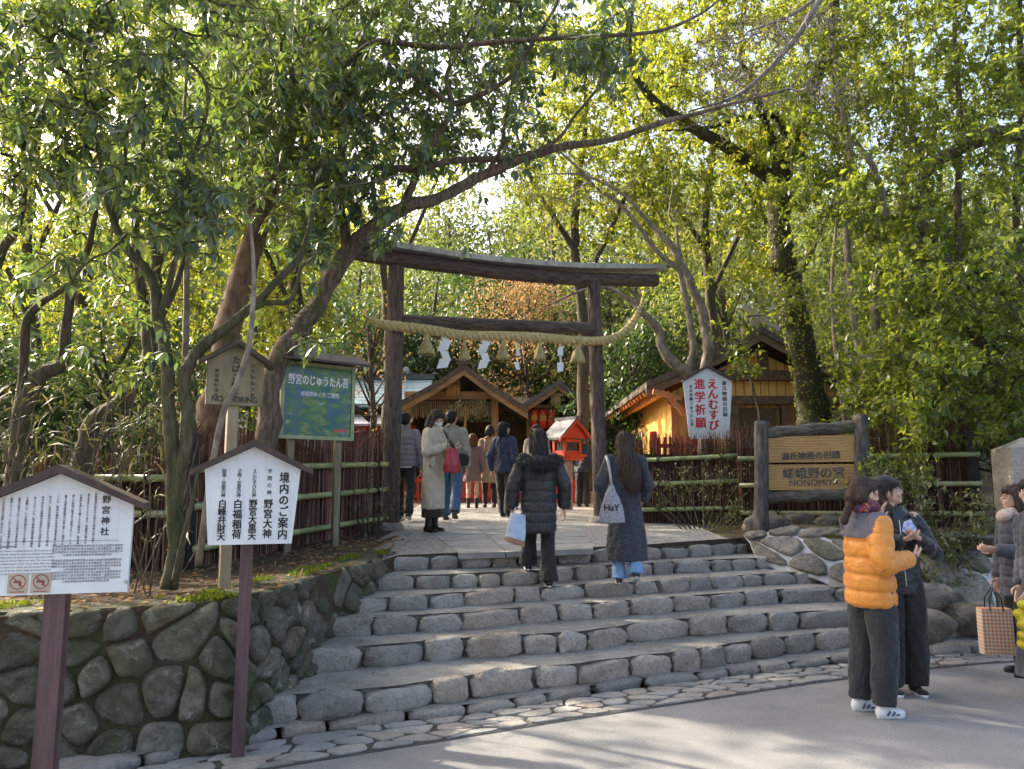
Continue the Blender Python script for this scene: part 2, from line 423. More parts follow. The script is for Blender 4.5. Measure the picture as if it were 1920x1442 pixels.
def frame_on(line):
    L = np.r_[0, np.cumsum(np.linalg.norm(np.diff(line[:, :2], axis=0), axis=1))]
    def f(s):
        p = np.array([np.interp(s, L, line[:, i]) for i in range(3)])
        a = np.array([np.interp(s-.06, L, line[:, i]) for i in range(2)]); b = np.array([np.interp(s+.06, L, line[:, i]) for i in range(2)])
        t = b-a; t /= np.linalg.norm(t)+1e-9
        return p, t
    return f, L[-1]
def stone_row(line, z0, z1, wmin, wmax, depth, s0=0.0, noise=.12, e=.42, over=.0, gap=.018):
    mb = MB(); f, L = frame_on(line); s = s0
    while s < L-.05:
        w = min(R.uniform(wmin, wmax)*(1.35 if R.random() < .2 else 1), L-s+.1)
        p, t = f(s+w/2); nrm = np.array([-t[1], t[0]])
        h = (z1-z0)*R.uniform(.86, 1.08)
        M = Matrix(((t[0], nrm[0], 0), (t[1], nrm[1], 0), (0, 0, 1))) @ Matrix.Rotation(R.uniform(-.05, .05), 3, 'Y')
        c = (p[0]+nrm[0]*(depth/2+R.uniform(-.02, .015)), p[1]+nrm[1]*(depth/2+R.uniform(-.02, .015)), z0+h/2-.012+over/2)
        mb.ell(c, ((w-gap)/2, depth/2, h/2+.012), M, 30, 17, e*R.uniform(.8, 1.3), noise*R.uniform(.6, 1.4))
        s += w
    return mb
STEPS = empty('stone_steps', CORNER, 0, 'broad rough stone steps climbing from the street to the log gate', 'steps')
def child(o, par):
    o.parent = par; o.matrix_parent_inverse = Matrix.Translation(-Vector(par.location)); return o
k_row = stone_row(LINES[0], -.01, .07, .25, .55, .17, noise=.10, e=.55, over=0)
tag(k_row.build('kerb', M_KERB), kind='structure')
pad = lambda l, d: np.array(l)+np.array(d)
def strip(mb, a, b, za, zb):
    n = len(a); V = [(p[0], p[1], za) for p in a]+[(p[0], p[1], zb) for p in b]
    mb.add(V, [(i, i+1, n+i+1, n+i) for i in range(n-1)])
# apron between kerb and first riser
apron = MB()
kk = [p for p in LINES[0]]; back = np.array([(p[0], p[1]+.75) for p in LINES[0]])
strip(apron, np.array([(p[0]-.02, p[1]+.06) for p in LINES[0]]), back, .055, .062)
tag(apron.build('pavement', M_MORTAR), kind='structure')
for i in range(1, 7):
    a = LINES[i]; z1 = ZS[i+1]
    st = child(empty('step'), STEPS)
    hgt = z1-ZS[i]
    mb = stone_row(a, ZS[i], z1, .22 if i > 3 else .27,   .46 if i > 3 else .52, .16, s0=R.uniform(-.2, 0), noise=.13, e=R.choice((.4, .45, .5)))
    o = mb.build('riser_stones', M_STEPSTONE); o.parent = st
    tr = MB()
    f, L = frame_on(a)
    off = []
    for s in np.linspace(-.3, L+.2, 70):
        p, t = f(max(0, min(L, s))); nn = np.array([-t[1], t[0]]); q = p[:2]+nn*(.062+.022*math.sin(s*9)*math.sin(s*4.3+i))+t*(min(0, s) if s < 0 else max(0, s-L)); off.append(q)
    off = np.array(off)
    if i < 6:
        b = LINES[i+1]; bx = resample(b, 70)[:, :2].copy()
        # carry the back edge on to the right as far as this step goes
        ext = np.vstack([bx[0]-np.array([.3, 0]), bx, np.maximum(a[-1][:2]+np.array([.2, .7]), bx[-1]) if a[-1][0] > bx[-1][0]+.1 else bx[-1]+np.array([.2, .1])])
        bk = resample(ext, 70)+np.array([-.06, .16])
    else:
        bk = off+np.array([-.1, .6])
    gz = z1-.004
    strip(tr, off, bk, gz, gz+(.004 if i < 6 else -.02))
    o = tr.build('tread', M_MORTAR); o.parent = st
    tr = MB(); nn_ = np.array([[-.25, .97]]); strip(tr, off+nn_*.02, off+nn_*.02, ZS[i]-.05, gz-.001)
    o = tr.build('backfill', M_FILL); o.parent = st

# terrain of the terrace and the hill behind it
FP = [(-40, 3.5), (-12, 3.74), (-5, 4.38), (-3.0, 4.60), (-2.0, 4.80), (CORNER[0]-.06, CORNER[1]+.07)]
for i in range(2, 7): FP.append((LINES[i][0][0]-.03, LINES[i][0][1]+.06))
top = LINES[6]
FP += [(p[0], p[1]+.09) for p in top[::6]]
FP += [(3.40, 8.95), (3.8, 8.65), (4.3, 8.40), (4.95, 8.15), (6.2, 7.9), (14, 7.2), (40, 6.5)]
FP = sorted(FP); FPx = np.array([p[0] for p in FP]); FPy = np.array([p[1] for p in FP])
xs = np.unique(np.r_[np.linspace(-40, -6, 24), np.linspace(-6, 8, 90), np.linspace(8, 40, 24)])
ts = np.r_[np.linspace(0, 1, 34)**1.6]
X = np.repeat(xs[:, None], len(ts), 1); Yf = np.interp(xs, FPx, FPy)
Yg = Yf[:, None] + (75-Yf)[:, None]*ts[None, :]
Z = tz(X, Yg)
Z[:, :4] = np.where((X[:, :4] > -1.25) & (X[:, :4] < 2.95), np.maximum(Z[:, :4], .899), Z[:, :4])
nx, ny = X.shape
ter = tris_mesh('terrace_ground', np.stack([X, Yg, Z], -1).reshape(-1, 3), [(i*ny+j, (i+1)*ny+j, (i+1)*ny+j+1, i*ny+j+1) for i in range(nx-1) for j in range(ny-1)])
# soil in the planted beds, gravel on the forecourt
mi = []
for i in range(nx-1):
    for j in range(ny-1):
        x = xs[i]; y = Yg[i, j]
        left = -1.15-.02*(y-7) if y < 8 else -1.45-.06*(y-9)
        right = 2.55 if y < 13 else 4
        mi.append(1 if (x < left-.25 or x > right or y > 24) else 0)
sk = MB(); fr = [(xs[i], Yf[i], Z[i, 0]+.0) for i in range(nx)]; lo_ = [(p[0], p[1], p[2]-.6) for p in fr]
sk.add(fr+lo_, [(i, i+1, nx+i+1, nx+i)[::-1] for i in range(nx-1)])
tag(sk.build('terrace_edge', M_SOIL, smooth=False), kind='structure')
o = mobj('terrace_ground', ter, [M_GRAVEL, M_SOIL], None, True); ter.polygons.foreach_set('material_index', mi)
tag(o, kind='structure')
# pale slab path
pa = MB()
q = [G(868, 1046, .905), G(1132, 1038, .905), W(1085, 975, 11.6), W(790, 985, 11.0)]
q = [Vector((p[0], p[1], 0)) for p in q]
a0, a1, b0, b1 = q[0]+Vector((-.05, .24, 0)), q[1]+Vector((-.07, .24, 0)), q[3], q[2]
nrow = 5; ncol = 3
for i in range(nrow):
    for j in range(ncol):
        def at_(u, v): p = (a0*(1-u)+a1*u)*(1-v)+(b0*(1-u)+b1*u)*v; return p
        g = .006; u0, u1, v0, v1 = j/ncol+g, (j+1)/ncol-g, i/nrow+g, (i+1)/nrow-g
        pts = [at_(u0, v0), at_(u1, v0), at_(u1, v1), at_(u0, v1)]
        pa.prism([(p.x, p.y, T(p.x, p.y)-.05) for p in pts], (0, 0, .058))
tag(pa.build('path', M_SLAB, smooth=False), kind='structure')

# left retaining wall, turning up along the steps
wl = np.array([(-12, 3.72), (-5, 4.36), (-3.0, 4.58), (-2.1, 4.74), (-1.74, 4.83), (CORNER[0]-.04, CORNER[1]+.02)] + [(LINES[i][0][0]+.0, LINES[i][0][1]+.02) for i in range(2, 7)] + [(LINES[6][0][0]+.05, LINES[6][0][1]+.2)])
wl = resample(catmull([(a, b, 0) for a, b in wl], 8), 220)
wf, wL = frame_on(wl)
def wall_map(s, t, h):
    p, tt = wf(min(max(s, 0), wL)); n_ = np.array([tt[1], -tt[0]])
    top = T(p[0]-.3, p[1]+.3)+.03; z = t*top; off = h + .10*(1-t)-.06
    return (p[0]+n_[0]*off, p[1]+n_[1]*off, z)
RW = empty('retaining_wall', (CORNER[0], CORNER[1], 0), 0, 'mossy boulder retaining wall below the trees beside the steps', 'wall')
mb = MB()
cells = voronoi(wL, 1.0, .195, .27/.195, .48, .07)
cells = [[(x, y) for x, y in c] for c in cells]
stone_cells(mb, cells, lambda s, t, h: wall_map(s, t, h), gap=.010, height=.048, it=2)
o = mb.build('wall_stones', M_WALLSTONE); child(o, RW)
mb = MB(); ss = np.linspace(0, wL, 200)
V = [wall_map(s, t, -.002+.012*math.sin(s*13)*math.sin(s*5+t*9)) for s in ss for t in (-.05, .25, .5, .75, .985)]
mb.add(V, [(i*5+j, (i+1)*5+j, (i+1)*5+j+1, i*5+j+1) for i in range(199) for j in range(4)])
ptop = [wall_map(s, .985, -.015) for s in ss]; pback = [wall_map(s, .985, -.3) for s in ss]
mb.add(ptop+pback, [(i, i+1, 200+i+1, 200+i) for i in range(199)])
child(mb.build('wall_core', M_WALLMUD), RW)
# right rock bank with pale mortar
RB = empty('rock_bank', (3.6, 8.6, 0), 0, 'low bank of rounded rocks set in white mortar beside the steps', 'rock wall')
bank = MB()
lo = [(2.85, 9.0, .74), (3.30, 8.55, .62), (3.70, 8.25, .50), (4.25, 8.0, .36), (4.9, 7.72, .24), (6.2, 7.5, .12), (9, 7.2, .1)]
hi_ = [(2.8, 9.4, .99), (3.40, 9.15, 1.08), (3.9, 8.95, 1.08), (4.45, 8.75, 1.06), (5.1, 8.5, 1.05), (6.4, 8.25, 1.03), (9.2, 8.0, 1.0)]
lo = resample(catmull(lo, 5), 60); hi_ = resample(catmull(hi_, 5), 60)
V = []
for i in range(60):
    for j in range(8):
        t = j/7; p = lo[i]*(1-t)+hi_[i]*t; p[2] = lo[i][2]+(hi_[i][2]-lo[i][2])*(1-(1-t)**1.7)
        p = p+np.array([0, 0, -.05 if j == 0 else 0]); V.append(p + .015*np.array([0, math.sin(i*1.7+j), math.cos(i*1.1+j*2)]))
bank.add(V, [(i*8+j, (i+1)*8+j, (i+1)*8+j+1, i*8+j+1) for i in range(59) for j in range(7)])
child(bank.build('mortar', M_WHITEMORTAR), RB)
LoL = np.r_[0, np.cumsum(np.linalg.norm(np.diff(lo, axis=0), axis=1))]; Lr = LoL[-1]
def bank_map(s, t, h):
    f = s/Lr*59; i = int(min(58, max(0, math.floor(f)))); u = f-i; a = lo[i]*(1-u)+lo[i+1]*u; c_ = hi_[i]*(1-u)+hi_[i+1]*u
    p = a*(1-t)+c_*t; z = a[2]+(c_[2]-a[2])*(1-(1-t)**1.7); d = np.array([-.35, -.62, .55*(.3+t)]); d = d/np.linalg.norm(d)
    return (p[0]+d[0]*h, p[1]+d[1]*h, z+d[2]*h)
mb = MB(); cells = voronoi(Lr, 1.0, .30, .40/.30, .42, .04)
stone_cells(mb, cells, bank_map, gap=.012, height=.055, it=1); child(mb.build('bank_stones', M_ROCK), RB)
for (px, py, w, h) in [(1440,984,84,34),(1508,980,75,34),(1562,983,60,30),(1700,1120,110,50),(1752,1125,110,44),(1735,1178,110,50),(1832,1160,90,50),(1800,1100,120,60)]:
    p = G(px, py+h*.45, .98 if py < 1030 else (.40 if py < 1140 else .24)); sc = p.y/FPX; mb = MB()
    mb.ell((p.x, p.y+.06, p.z+h*sc*.42), (w*sc*.5, .16, h*sc*.6), Matrix.Rotation(R.uniform(-.2, .3), 3, 'Z'), 26, 16, .7, .18)
    child(mb.build('boulder', M_ROCK), RB)
# ------------------------------------------------------------------ gate, rope, fences, signs
M_BARK_T = m_bark('bark covered log', (.065, .046, .042), (.20, .145, .125), 0, (1, 1, .16), 34, 1.0, .03)
M_BARK_H = m_bark('bark covered beam', (.06, .042, .038), (.19, .135, .115), 0, (.16, .16, 1), 34, 1.0, .03)
M_COPPER = m_plain('weathered sheet copper', (.46, .48, .45), .5, (.30, .31, .285), 6, .1, 30, metal=.3)
M_ENDGRAIN = m_wood('red brown end grain', (.20, .07, .04), (.30, .12, .07), 'x', 10)
M_STRAW = m_plain('rice straw', (.64, .53, .27), .8, (.42, .33, .14), 40, .8, 160, (1, 1, .3))
M_PAPER = m_plain('white paper', (.82, .82, .84), .7, (.76, .76, .80), 5)
M_STONE_P = m_stone('granite', (.33, .32, .30), (.22, .21, .20), (.44, .42, .40), lichen=.25)
L0 = W(730, 988, 10.6); R0 = W(1127, 970, 12.0)
tdir = Vector((R0.x-L0.x, R0.y-L0.y, 0)); tdir.normalize(); tn = Vector((-tdir.y, tdir.x, 0))
def TP(px, py, off=0.0):
    """point in the gate's own vertical plane seen at a pixel"""
    p0 = Vector((L0.x, L0.y, 0)) + tn*off
    u = (px-960)/FPX; v = (721-py)/FPX; c, s = math.cos(PITCH), math.sin(PITCH)
    d = Vector((u, c-v*s, s+v*c)); t = p0.dot(tn)/(d.dot(tn)); return Vector((0, 0, CAM_Z))+d*t
GATE = empty('torii_gate', ((L0.x+R0.x)/2, (L0.y+R0.y)/2, 1.0), 0, 'dark bark-covered log torii gate at the top of the steps', 'gate')
for (xt, yt), (xb, yb), r0, r1 in (((743, 500), (731, 992), .112, .130), ((1113, 530), (1128, 972), .104, .120)):
    a = TP(xb, yb); b = TP(xt, yt); a.z = T(a.x, a.y)-.1
    n = 60; P = [a.lerp(b, i/(n-1)) for i in range(n)]; rr = np.linspace(r1, r0, n)
    mb = MB(); mb.tube(P, rr, 40); V = mb.v[0]
    V += .006*smooth_noise(V*np.array([30, 30, 6]))[:, None]*np.array([1, 1, 0])
    child(mb.build('post', M_BARK_T), GATE)
    mb = MB(); mb.tube([(a.x, a.y, a.z+.0), (a.x, a.y, a.z+.16), (a.x, a.y, a.z+.2)], [.20, .19, .15], 24)
    child(mb.build('footing', M_STONE_P), GATE)
cap_t = [(655, 449), (700, 452), (723, 456), (793, 467), (867, 478), (960, 488), (1073, 496), (1173, 498), (1236, 498)]
log_c = [(665, 474), (727, 484), (797, 493), (867, 502), (960, 513), (1073, 522), (1173, 525), (1229, 526)]
P = resample(catmull([TP(*q) for q in log_c], 5), 60)
mb = MB(); mb.tube(P, .108, 30, up=(0, 0, 1)); mb.v[0] += .006*smooth_noise(mb.v[0]*np.array([6, 6, 30]))[:, None]
child(mb.build('top_beam', M_BARK_H), GATE)
mb = MB(); e = P[-1]+np.array(tdir)*.004
mb.tube([P[-1], P[-1]+np.array(tdir)*.012], .103, 30, up=(0, 0, 1)); child(mb.build('beam_end', M_ENDGRAIN), GATE)
P = resample(catmull([TP(*q) for q in cap_t], 5), 50)
mb = MB(); V = []
for p in P:
    for du, dz in ((-.19, -.085), (.19, -.085), (.21, -.01), (.03, .035), (-.03, .035), (-.21, -.01)):
        V.append(p+np.array(tn)*du+np.array([0, 0, dz-.012]))
F = [(i*6+j, i*6+(j+1) % 6, (i+1)*6+(j+1) % 6, (i+1)*6+j) for i in range(49) for j in range(6)]
F += [tuple(range(6))[::-1], tuple(49*6+j for j in range(6))]
mb.add(V, F)
for i in (8, 14, 21, 28, 36, 43):          # standing seams of the copper sheets
    p = P[i]; mb.box(p+np.array([0, 0, -.045]), (.012, .43, .085), math.atan2(tdir.y, tdir.x))
child(mb.build('roof_cap', M_COPPER, smooth=False), GATE)
P = resample([TP(752, 603), TP(1116, 617)], 30)
mb = MB(); mb.tube(P, .098, 30, up=(0, 0, 1)); mb.v[0] += .005*smooth_noise(mb.v[0]*np.array([6, 6, 30]))[:, None]
child(mb.build('tie_beam', M_BARK_H), GATE)
# sacred rope with tassels and paper streamers
rp = [(684, 580), (690, 594), (712, 607), (745, 612), (800, 618), (870, 629), (930, 630), (1000, 632), (1080, 639), (1128, 639), (1160, 630), (1186, 606), (1200, 578), (1206, 556)]
P = resample(catmull([TP(*q, off=-.165) for q in rp], 8), 420)
S = np.r_[0, np.cumsum(np.linalg.norm(np.diff(P, axis=0), axis=1))]
rope = MB(); endf = np.clip(np.minimum(S, S[-1]-S)/.35, .35, 1)
for k3 in range(3):
    a = S*2*math.pi/.26+k3*2*math.pi/3
    Q = P+(np.cos(a)*.037*endf)[:, None]*np.array(tn)+(np.sin(a)*.037*endf)[:, None]*np.array([0, 0, 1])
    rope.tube(Q, .039*endf, 8, up=(0, 0, 1))
o = rope.build('sacred_rope', M_STRAW); tag(o, 'thick twisted straw rope slung across the log gate', 'rope')
def tassel(px, y0, y1, w, lab):
    a = TP(px, y0, -.165); b = TP(px, y1, -.165); H = a.z-b.z; mb = MB(); sc = (a-Vector((0, 0, CAM_Z))).length/FPX; w = w*sc
    prof = [(.0, .30), (.12, .36), (.22, .32), (.30, .28), (.36, .33), (.5, .55), (.75, .82), (.97, .98), (1.0, .90), (.94, .5)]
    seg = 48; V = []
    for t, r in prof:
        for j in range(seg):
            rr = r*w/2*(1+(.10*math.sin(j*2*math.pi/seg*16+j)*(t > .3))); V.append((math.cos(j*2*math.pi/seg)*rr, math.sin(j*2*math.pi/seg)*rr, -t*H*(1+R.uniform(-.03, .03)*(t > .9))))
    n = len(prof); mb.add(V, [(i*seg+(j+1) % seg, i*seg+j, (i+1)*seg+j, (i+1)*seg+(j+1) % seg) for i in range(n-1) for j in range(seg)]+[tuple(range(seg))])
    o = mb.build('straw_tassel', M_STRAW); o.location = a; tag(o, lab, 'tassel', 'straw tassels hanging from the gate rope')
TL = ['straw tassel hung beside the gate post with the stone footing on the notice-board side', 'straw tassel above the peak of the shrine hall roof', 'straw tassel hanging at the middle of the rope, fourth from the red lantern side',
      'straw tassel hanging between the thin twisted streamer and the last streamer', 'straw tassel nearest the gate post by the red lantern']
for i, q in enumerate(((800, 621, 665, 30), (871, 631, 676, 20), (943, 631, 674, 22), (1012, 634, 676, 23), (1083, 638, 680, 28))): tassel(*q, TL[i])
def streamer(px, y0, y1, w, lab, tw):
    a = TP(px, y0, -.17); H = (y1-y0)/FPX*11.2; s = w/FPX*11.2; mb = MB(); k = 4; hh = H/k*1.12
    cur = Vector((0, 0, 0)); rt = Matrix.Rotation(math.atan2(tdir.y, tdir.x)+tw, 3, 'Z')
    for i in range(k):
        d = 1 if i % 2 == 0 else -1; x0 = cur.x
        quad = [Vector((x0-.5*s*.75, -.012*i*d, cur.z)), Vector((x0+.5*s*.75, .01*d, cur.z-.10*hh*d)), Vector((x0+.5*s*.75+.30*s*d, .03*d, cur.z-hh*.9-.05*hh*d)), Vector((x0-.5*s*.75+.30*s*d, .0, cur.z-hh*.9+.12*hh*d))]
        mb.prism([rt @ q for q in quad], rt @ Vector((0, .003, 0))); cur = Vector((x0+.18*s*d, 0, cur.z-hh*.82))
    o = mb.build('paper_streamer', M_PAPER, smooth=False); o.location = a; tag(o, lab, 'streamer', 'white zigzag paper streamers on the gate rope')
for q in ((832, 624, 693, 26, 'wide white zigzag paper streamer by the first straw tassel', .1), (906, 630, 695, 22, 'white zigzag paper streamer hanging between second and middle tassels', -.2), (970, 640, 698, 17, 'narrow twisted white paper streamer just past the middle tassel', .9), (1050, 636, 704, 18, 'white zigzag paper streamer beside the tassel near the red lantern', .5)): streamer(*q)

# ---- brushwood fences with bamboo rails
M_BRUSH = NT('dark brushwood'); k = M_BRUSH
k.col(k.ramp(k.island(), [(0, (.018, .010, .009)), (.45, (.13, .055, .042)), (.8, (.25, .115, .08)), (1, (.40, .24, .16))])); k.rough(.9); M_BRUSH = k.mat
M_BAMBOO = m_plain('green bamboo', (.36, .40, .20), .38, (.22, .27, .115), 3, 0, 40, detail=3)
M_BAMBOO_OLD = m_plain('yellowing bamboo', (.44, .42, .25), .4, (.30, .30, .15), 3, 0, 40, detail=3)
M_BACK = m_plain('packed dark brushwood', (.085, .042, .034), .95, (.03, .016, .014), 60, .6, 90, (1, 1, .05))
M_TIE = m_plain('black hemp cord', (.012, .011, .010), .9)
M_POST = m_bark('charred post', (.018, .015, .014), (.06, .05, .045), 0, (1, 1, .2), 30, .6, .01)
def bamboo(mb, a, b, r):
    n = 46; P = [Vector(a).lerp(Vector(b), i/(n-1)) for i in range(n)]; L = (Vector(b)-Vector(a)).length; s = np.linspace(0, L, n)
    # sections with a raised ring at each node
    P = []; rr = []; step = .34; x = -R.uniform(0, .3); nodes = []
    while x < L: nodes.append(x); x += step*R.uniform(.85, 1.1)
    prof = sorted(set([0, L]+[q for nd in nodes for q in (nd-.012, nd-.004, nd+.004, nd+.012) if 0 < q < L]))
    d = (Vector(b)-Vector(a)).normalized()
    for q in prof:
        P.append(Vector(a)+d*q); near = min(abs(q-nd) for nd in nodes); rr.append(r*(1.10 if near < .006 else .985))
    mb.tube(P, rr, 14)
def fence(a, b, h0, h1, rails, lab, mat, posts=(), ragged=.10, dens=240, name='brushwood_fence', face=-1):
    a = Vector(a); b = Vector(b); d = (b-a); L = d.length; d.normalize(); nn = Vector((d.y, -d.x, 0))
    if nn.y > 0: nn = -nn
    root = empty(name, (a.x, a.y, T(a.x, a.y)), 0, lab, 'fence')
    mb = MB(); N = int(L*dens)
    for i in range(N):
        s = R.uniform(0, L); q = a+d*s; g = T(q.x, q.y)-.03; h = (h0+(h1-h0)*s/L)*(1-abs(R.gauss(0, ragged))); off = R.uniform(-.045, .045)
        w = R.uniform(.004, .009); q = q+nn*off; ln = R.uniform(-.03, .03)
        top = q+d*ln+nn*R.uniform(-.02, .02)
        pts = [(q.x, q.y, g), ((q.x*.4+top.x*.6)+R.uniform(-.006, .006), q.y*.4+top.y*.6, g+h*.6), (top.x, top.y, g+h)]
        mb.tube(pts, [w, w*.9, w*.35], 3, cap=False)
        if R.random() < .5 and h > .6:      # fine twig tips fanning at the top
            for _ in range(3):
                t2 = top+d*R.uniform(-.09, .09)+nn*R.uniform(-.06, .06); z0 = g+h*R.uniform(.75, .98)
                mb.tube([(top.x, top.y, z0), (t2.x, t2.y, z0+R.uniform(.05, .20))], [w*.45, w*.15], 3, cap=False)
    child(mb.build('brushwood', M_BRUSH), root)
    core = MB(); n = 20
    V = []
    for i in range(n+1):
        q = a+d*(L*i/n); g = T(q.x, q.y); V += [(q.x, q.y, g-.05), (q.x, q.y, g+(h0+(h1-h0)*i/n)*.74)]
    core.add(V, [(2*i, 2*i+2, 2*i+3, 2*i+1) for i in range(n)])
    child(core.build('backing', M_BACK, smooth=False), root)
    for j, z in enumerate(rails):
        mb = MB(); p = a+nn*.085; q = b+nn*.085
        za = T(a.x, a.y)+z; zb = T(b.x, b.y)+z
        bamboo(mb, (p.x, p.y, za), (q.x, q.y, zb), .034)
        rail = child(mb.build('rail', mat if j else M_BAMBOO), root)
        ties = MB()
        for s in np.arange(.5, L-.1, .95):
            c = a+d*s+nn*.085; z_ = za+(zb-za)*s/L
            for k in (-1, 1):
                pts = []
                for t in np.linspace(-1.9, 1.9, 9): pts.append(c+d*(k*.022*t)+nn*(.040*math.cos(t*.8))+Vector((0, 0, z_+.040*math.sin(t*.8))))
                ties.tube(pts, .007, 5)
            for _ in range(2): ties.tube([c+nn*.045+Vector((0, 0, z_)), c+nn*.06+d*R.uniform(-.05, .05)+Vector((0, 0, z_-R.uniform(.05, .09)))], .004, 4)
        t_ = ties.build('tie', M_TIE); t_.parent = rail
    for s in posts:
        q = a+d*s+nn*.03; g = T(q.x, q.y); mb = MB(); mb.tube([(q.x, q.y, g-.1), (q.x, q.y, g+1.22), (q.x, q.y, g+1.24)], [.075, .07, .05], 16)
        child(mb.build('post', M_POST), root)
    return root
lf0 = G(352, 1050, .93); lf0 = Vector((-2.98, 7.0, 0)); lf1 = Vector((-1.78, 10.45, 0))
fence(lf0, lf1, 1.36, 1.42, (.90, .56, .18), 'reddish brown brushwood fence behind the white notice boards', M_BAMBOO, (0.0,))
fence((-6.6, 7.4, 0), (-3.1, 6.95, 0), 1.0, 1.2, (.82, .5), 'dark low brushwood fence under the tangled trees', M_BAMBOO_OLD, (), .2, 150)
fence((1.85, 12.0, 0), (3.35, 11.25, 0), 1.44, 1.40, (.95, .58, .19), 'brushwood fence with three bamboo rails behind the spindly shrub', M_BAMBOO, ())
fence((3.2, 10.75, 0), (5.98, 9.75, 0), 1.42, 1.38, (.92, .55, .17), 'brushwood fence beyond the carved wooden signboard', M_BAMBOO_OLD, (2.86,))
fence((6.1, 9.7, 0), (10.5, 8.4, 0), 1.35, 1.3, (.92, .55, .17), 'brushwood fence running on behind the stone marker', M_BAMBOO_OLD, ())
fence((-1.95, 11.2, 0), (-4.6, 12.2, 0), 1.5, 1.7, (), 'taller red brown brushwood hedge past the poster board', M_BAMBOO, (), .2, 130)

# ---- writing
_gl = {}
def glyph(ch, bold):
    key = (ch, bold)
    if key not in _gl:
        cu = bpy.data.curves.new('w', 'FONT'); cu.body = ch; cu.offset = bold; cu.resolution_u = 3
        o = bpy.data.objects.new('w', cu); COL.objects.link(o)
        bpy.context.view_layer.update(); dg = bpy.context.evaluated_depsgraph_get()
        m = bpy.data.meshes.new_from_object(o.evaluated_get(dg))
        V = np.array([v.co[:2] for v in m.vertices]).reshape(-1, 2); F = [list(p.vertices) for p in m.polygons]
        _gl[key] = (V, F); bpy.data.objects.remove(o); bpy.data.curves.remove(cu); bpy.data.meshes.remove(m)
    return _gl[key]
def write(mb, txt, x, z, size, y, vertical=True, bold=.0, pitch=None, width=1.0, mat=0):
    """vertical: x centre, z top of the column; horizontal: x centre, z baseline; bold strikes the glyph several times, each a hair in front"""
    b = bold*.85*size
    st = [(0, 0)] if bold < .009 else [(-b, -b*.6), (b, b*.6), (-b, b*.6), (b, -b*.6)]
    for i, (sx, sz) in enumerate(st):
        yy = y-.0003*i
        if vertical:
            p = pitch or size*1.02; zz = z
            for ch in txt:
                if ch != ' ':
                    V, F = glyph(ch, 0.0); px = (V[:, 0]-.5)*size*width+x+sx; pz = zz-size*.86+V[:, 1]*size+sz
                    mb.add(np.stack([px, np.full(len(V), yy), pz], 1), F, mat)
                zz -= p*(1 if ch != ' ' else .5)
        else:
            V, F = glyph(txt, 0.0)
            if not len(V): return
            px = (V[:, 0]-(V[:, 0].min()+V[:, 0].max())/2)*size*width+x+sx
            mb.add(np.stack([px, np.full(len(V), yy), V[:, 1]*size+z+sz], 1), F, mat)
k = NT('white painted board'); v = k.coord(); c = k.ramp(k.noise(v, 3, 6, .7), [(.3, (.60, .63, .67)), (.65, (.72, .74, .77))])
c = k.mix(k.math('MULTIPLY', k.ramp(k.noise(k.coord((6, 6, .5)), 5, 5, .7), [(.52, (0, 0, 0)), (.75, (1, 1, 1))]), .35), c, (.40, .40, .37)); c = k.mix(k.math('MULTIPLY', k.ramp(k.noise(v, 40, 4, .8), [(.62, (0, 0, 0)), (.72, (1, 1, 1))]), .25), c, (.35, .34, .31))
k.col(c); k.rough(.5); k.bump(k.noise(k.coord((1, 1, .2)), 40, 4), .12, .004); M_WHITEBOARD = k.mat
M_INK = m_plain('black lettering', (.012, .012, .013), .6)
M_RED = m_plain('red lettering', (.62, .015, .03), .5)
M_BROWN = m_plain('red brown painted wood', (.135, .075, .078), .65, (.06, .034, .036), 14, .5, 50, (1, 1, .08), detail=7)
M_ROOFBROWN = m_plain('dark brown painted wood', (.065, .036, .03), .55, (.04, .022, .02), 9, .2, 60)
def house_sign(loc, rz, w_top, w_bot, z0, zs, za, post_w, lab, board=None, roof=None, post=None, over=.09, drop=.03, roof_h=.035, name='notice_board', post_x=0.0):
    """board with a five-sided outline under a small ridge roof, on one post; local front is -Y"""
    root = empty(name, loc, rz, lab, 'sign'); th = .032
    mb = MB(); mb.prism([(-w_bot/2, -th, z0), (w_bot/2, -th, z0), (w_top/2, -th, zs), (0, -th, za), (-w_top/2, -th, zs)], (0, th, 0))
    mb.build('board', board or M_WHITEBOARD, root, False)
    sl = (za-zs)/(w_top/2); L = math.hypot(w_top/2+over, sl*(w_top/2+over)); mb = MB()
    ex = w_top/2+over; ez = za-sl*ex
    mb.prism([(0, -.10, za+.004), (-ex, -.10, ez+.004), (-ex, -.10, ez+roof_h), (0, -.10, za+roof_h*1.25), (ex, -.10, ez+roof_h), (ex, -.10, ez+.004)], (0, .16, 0))
    mb.build('roof', roof or M_ROOFBROWN, root, False)
    mb = MB(); mb.box((post_x, .003+post_w/2, (za-.1)/2), (post_w, post_w, za-.1)); mb.build('post', post or M_BROWN, root, False)
    return root
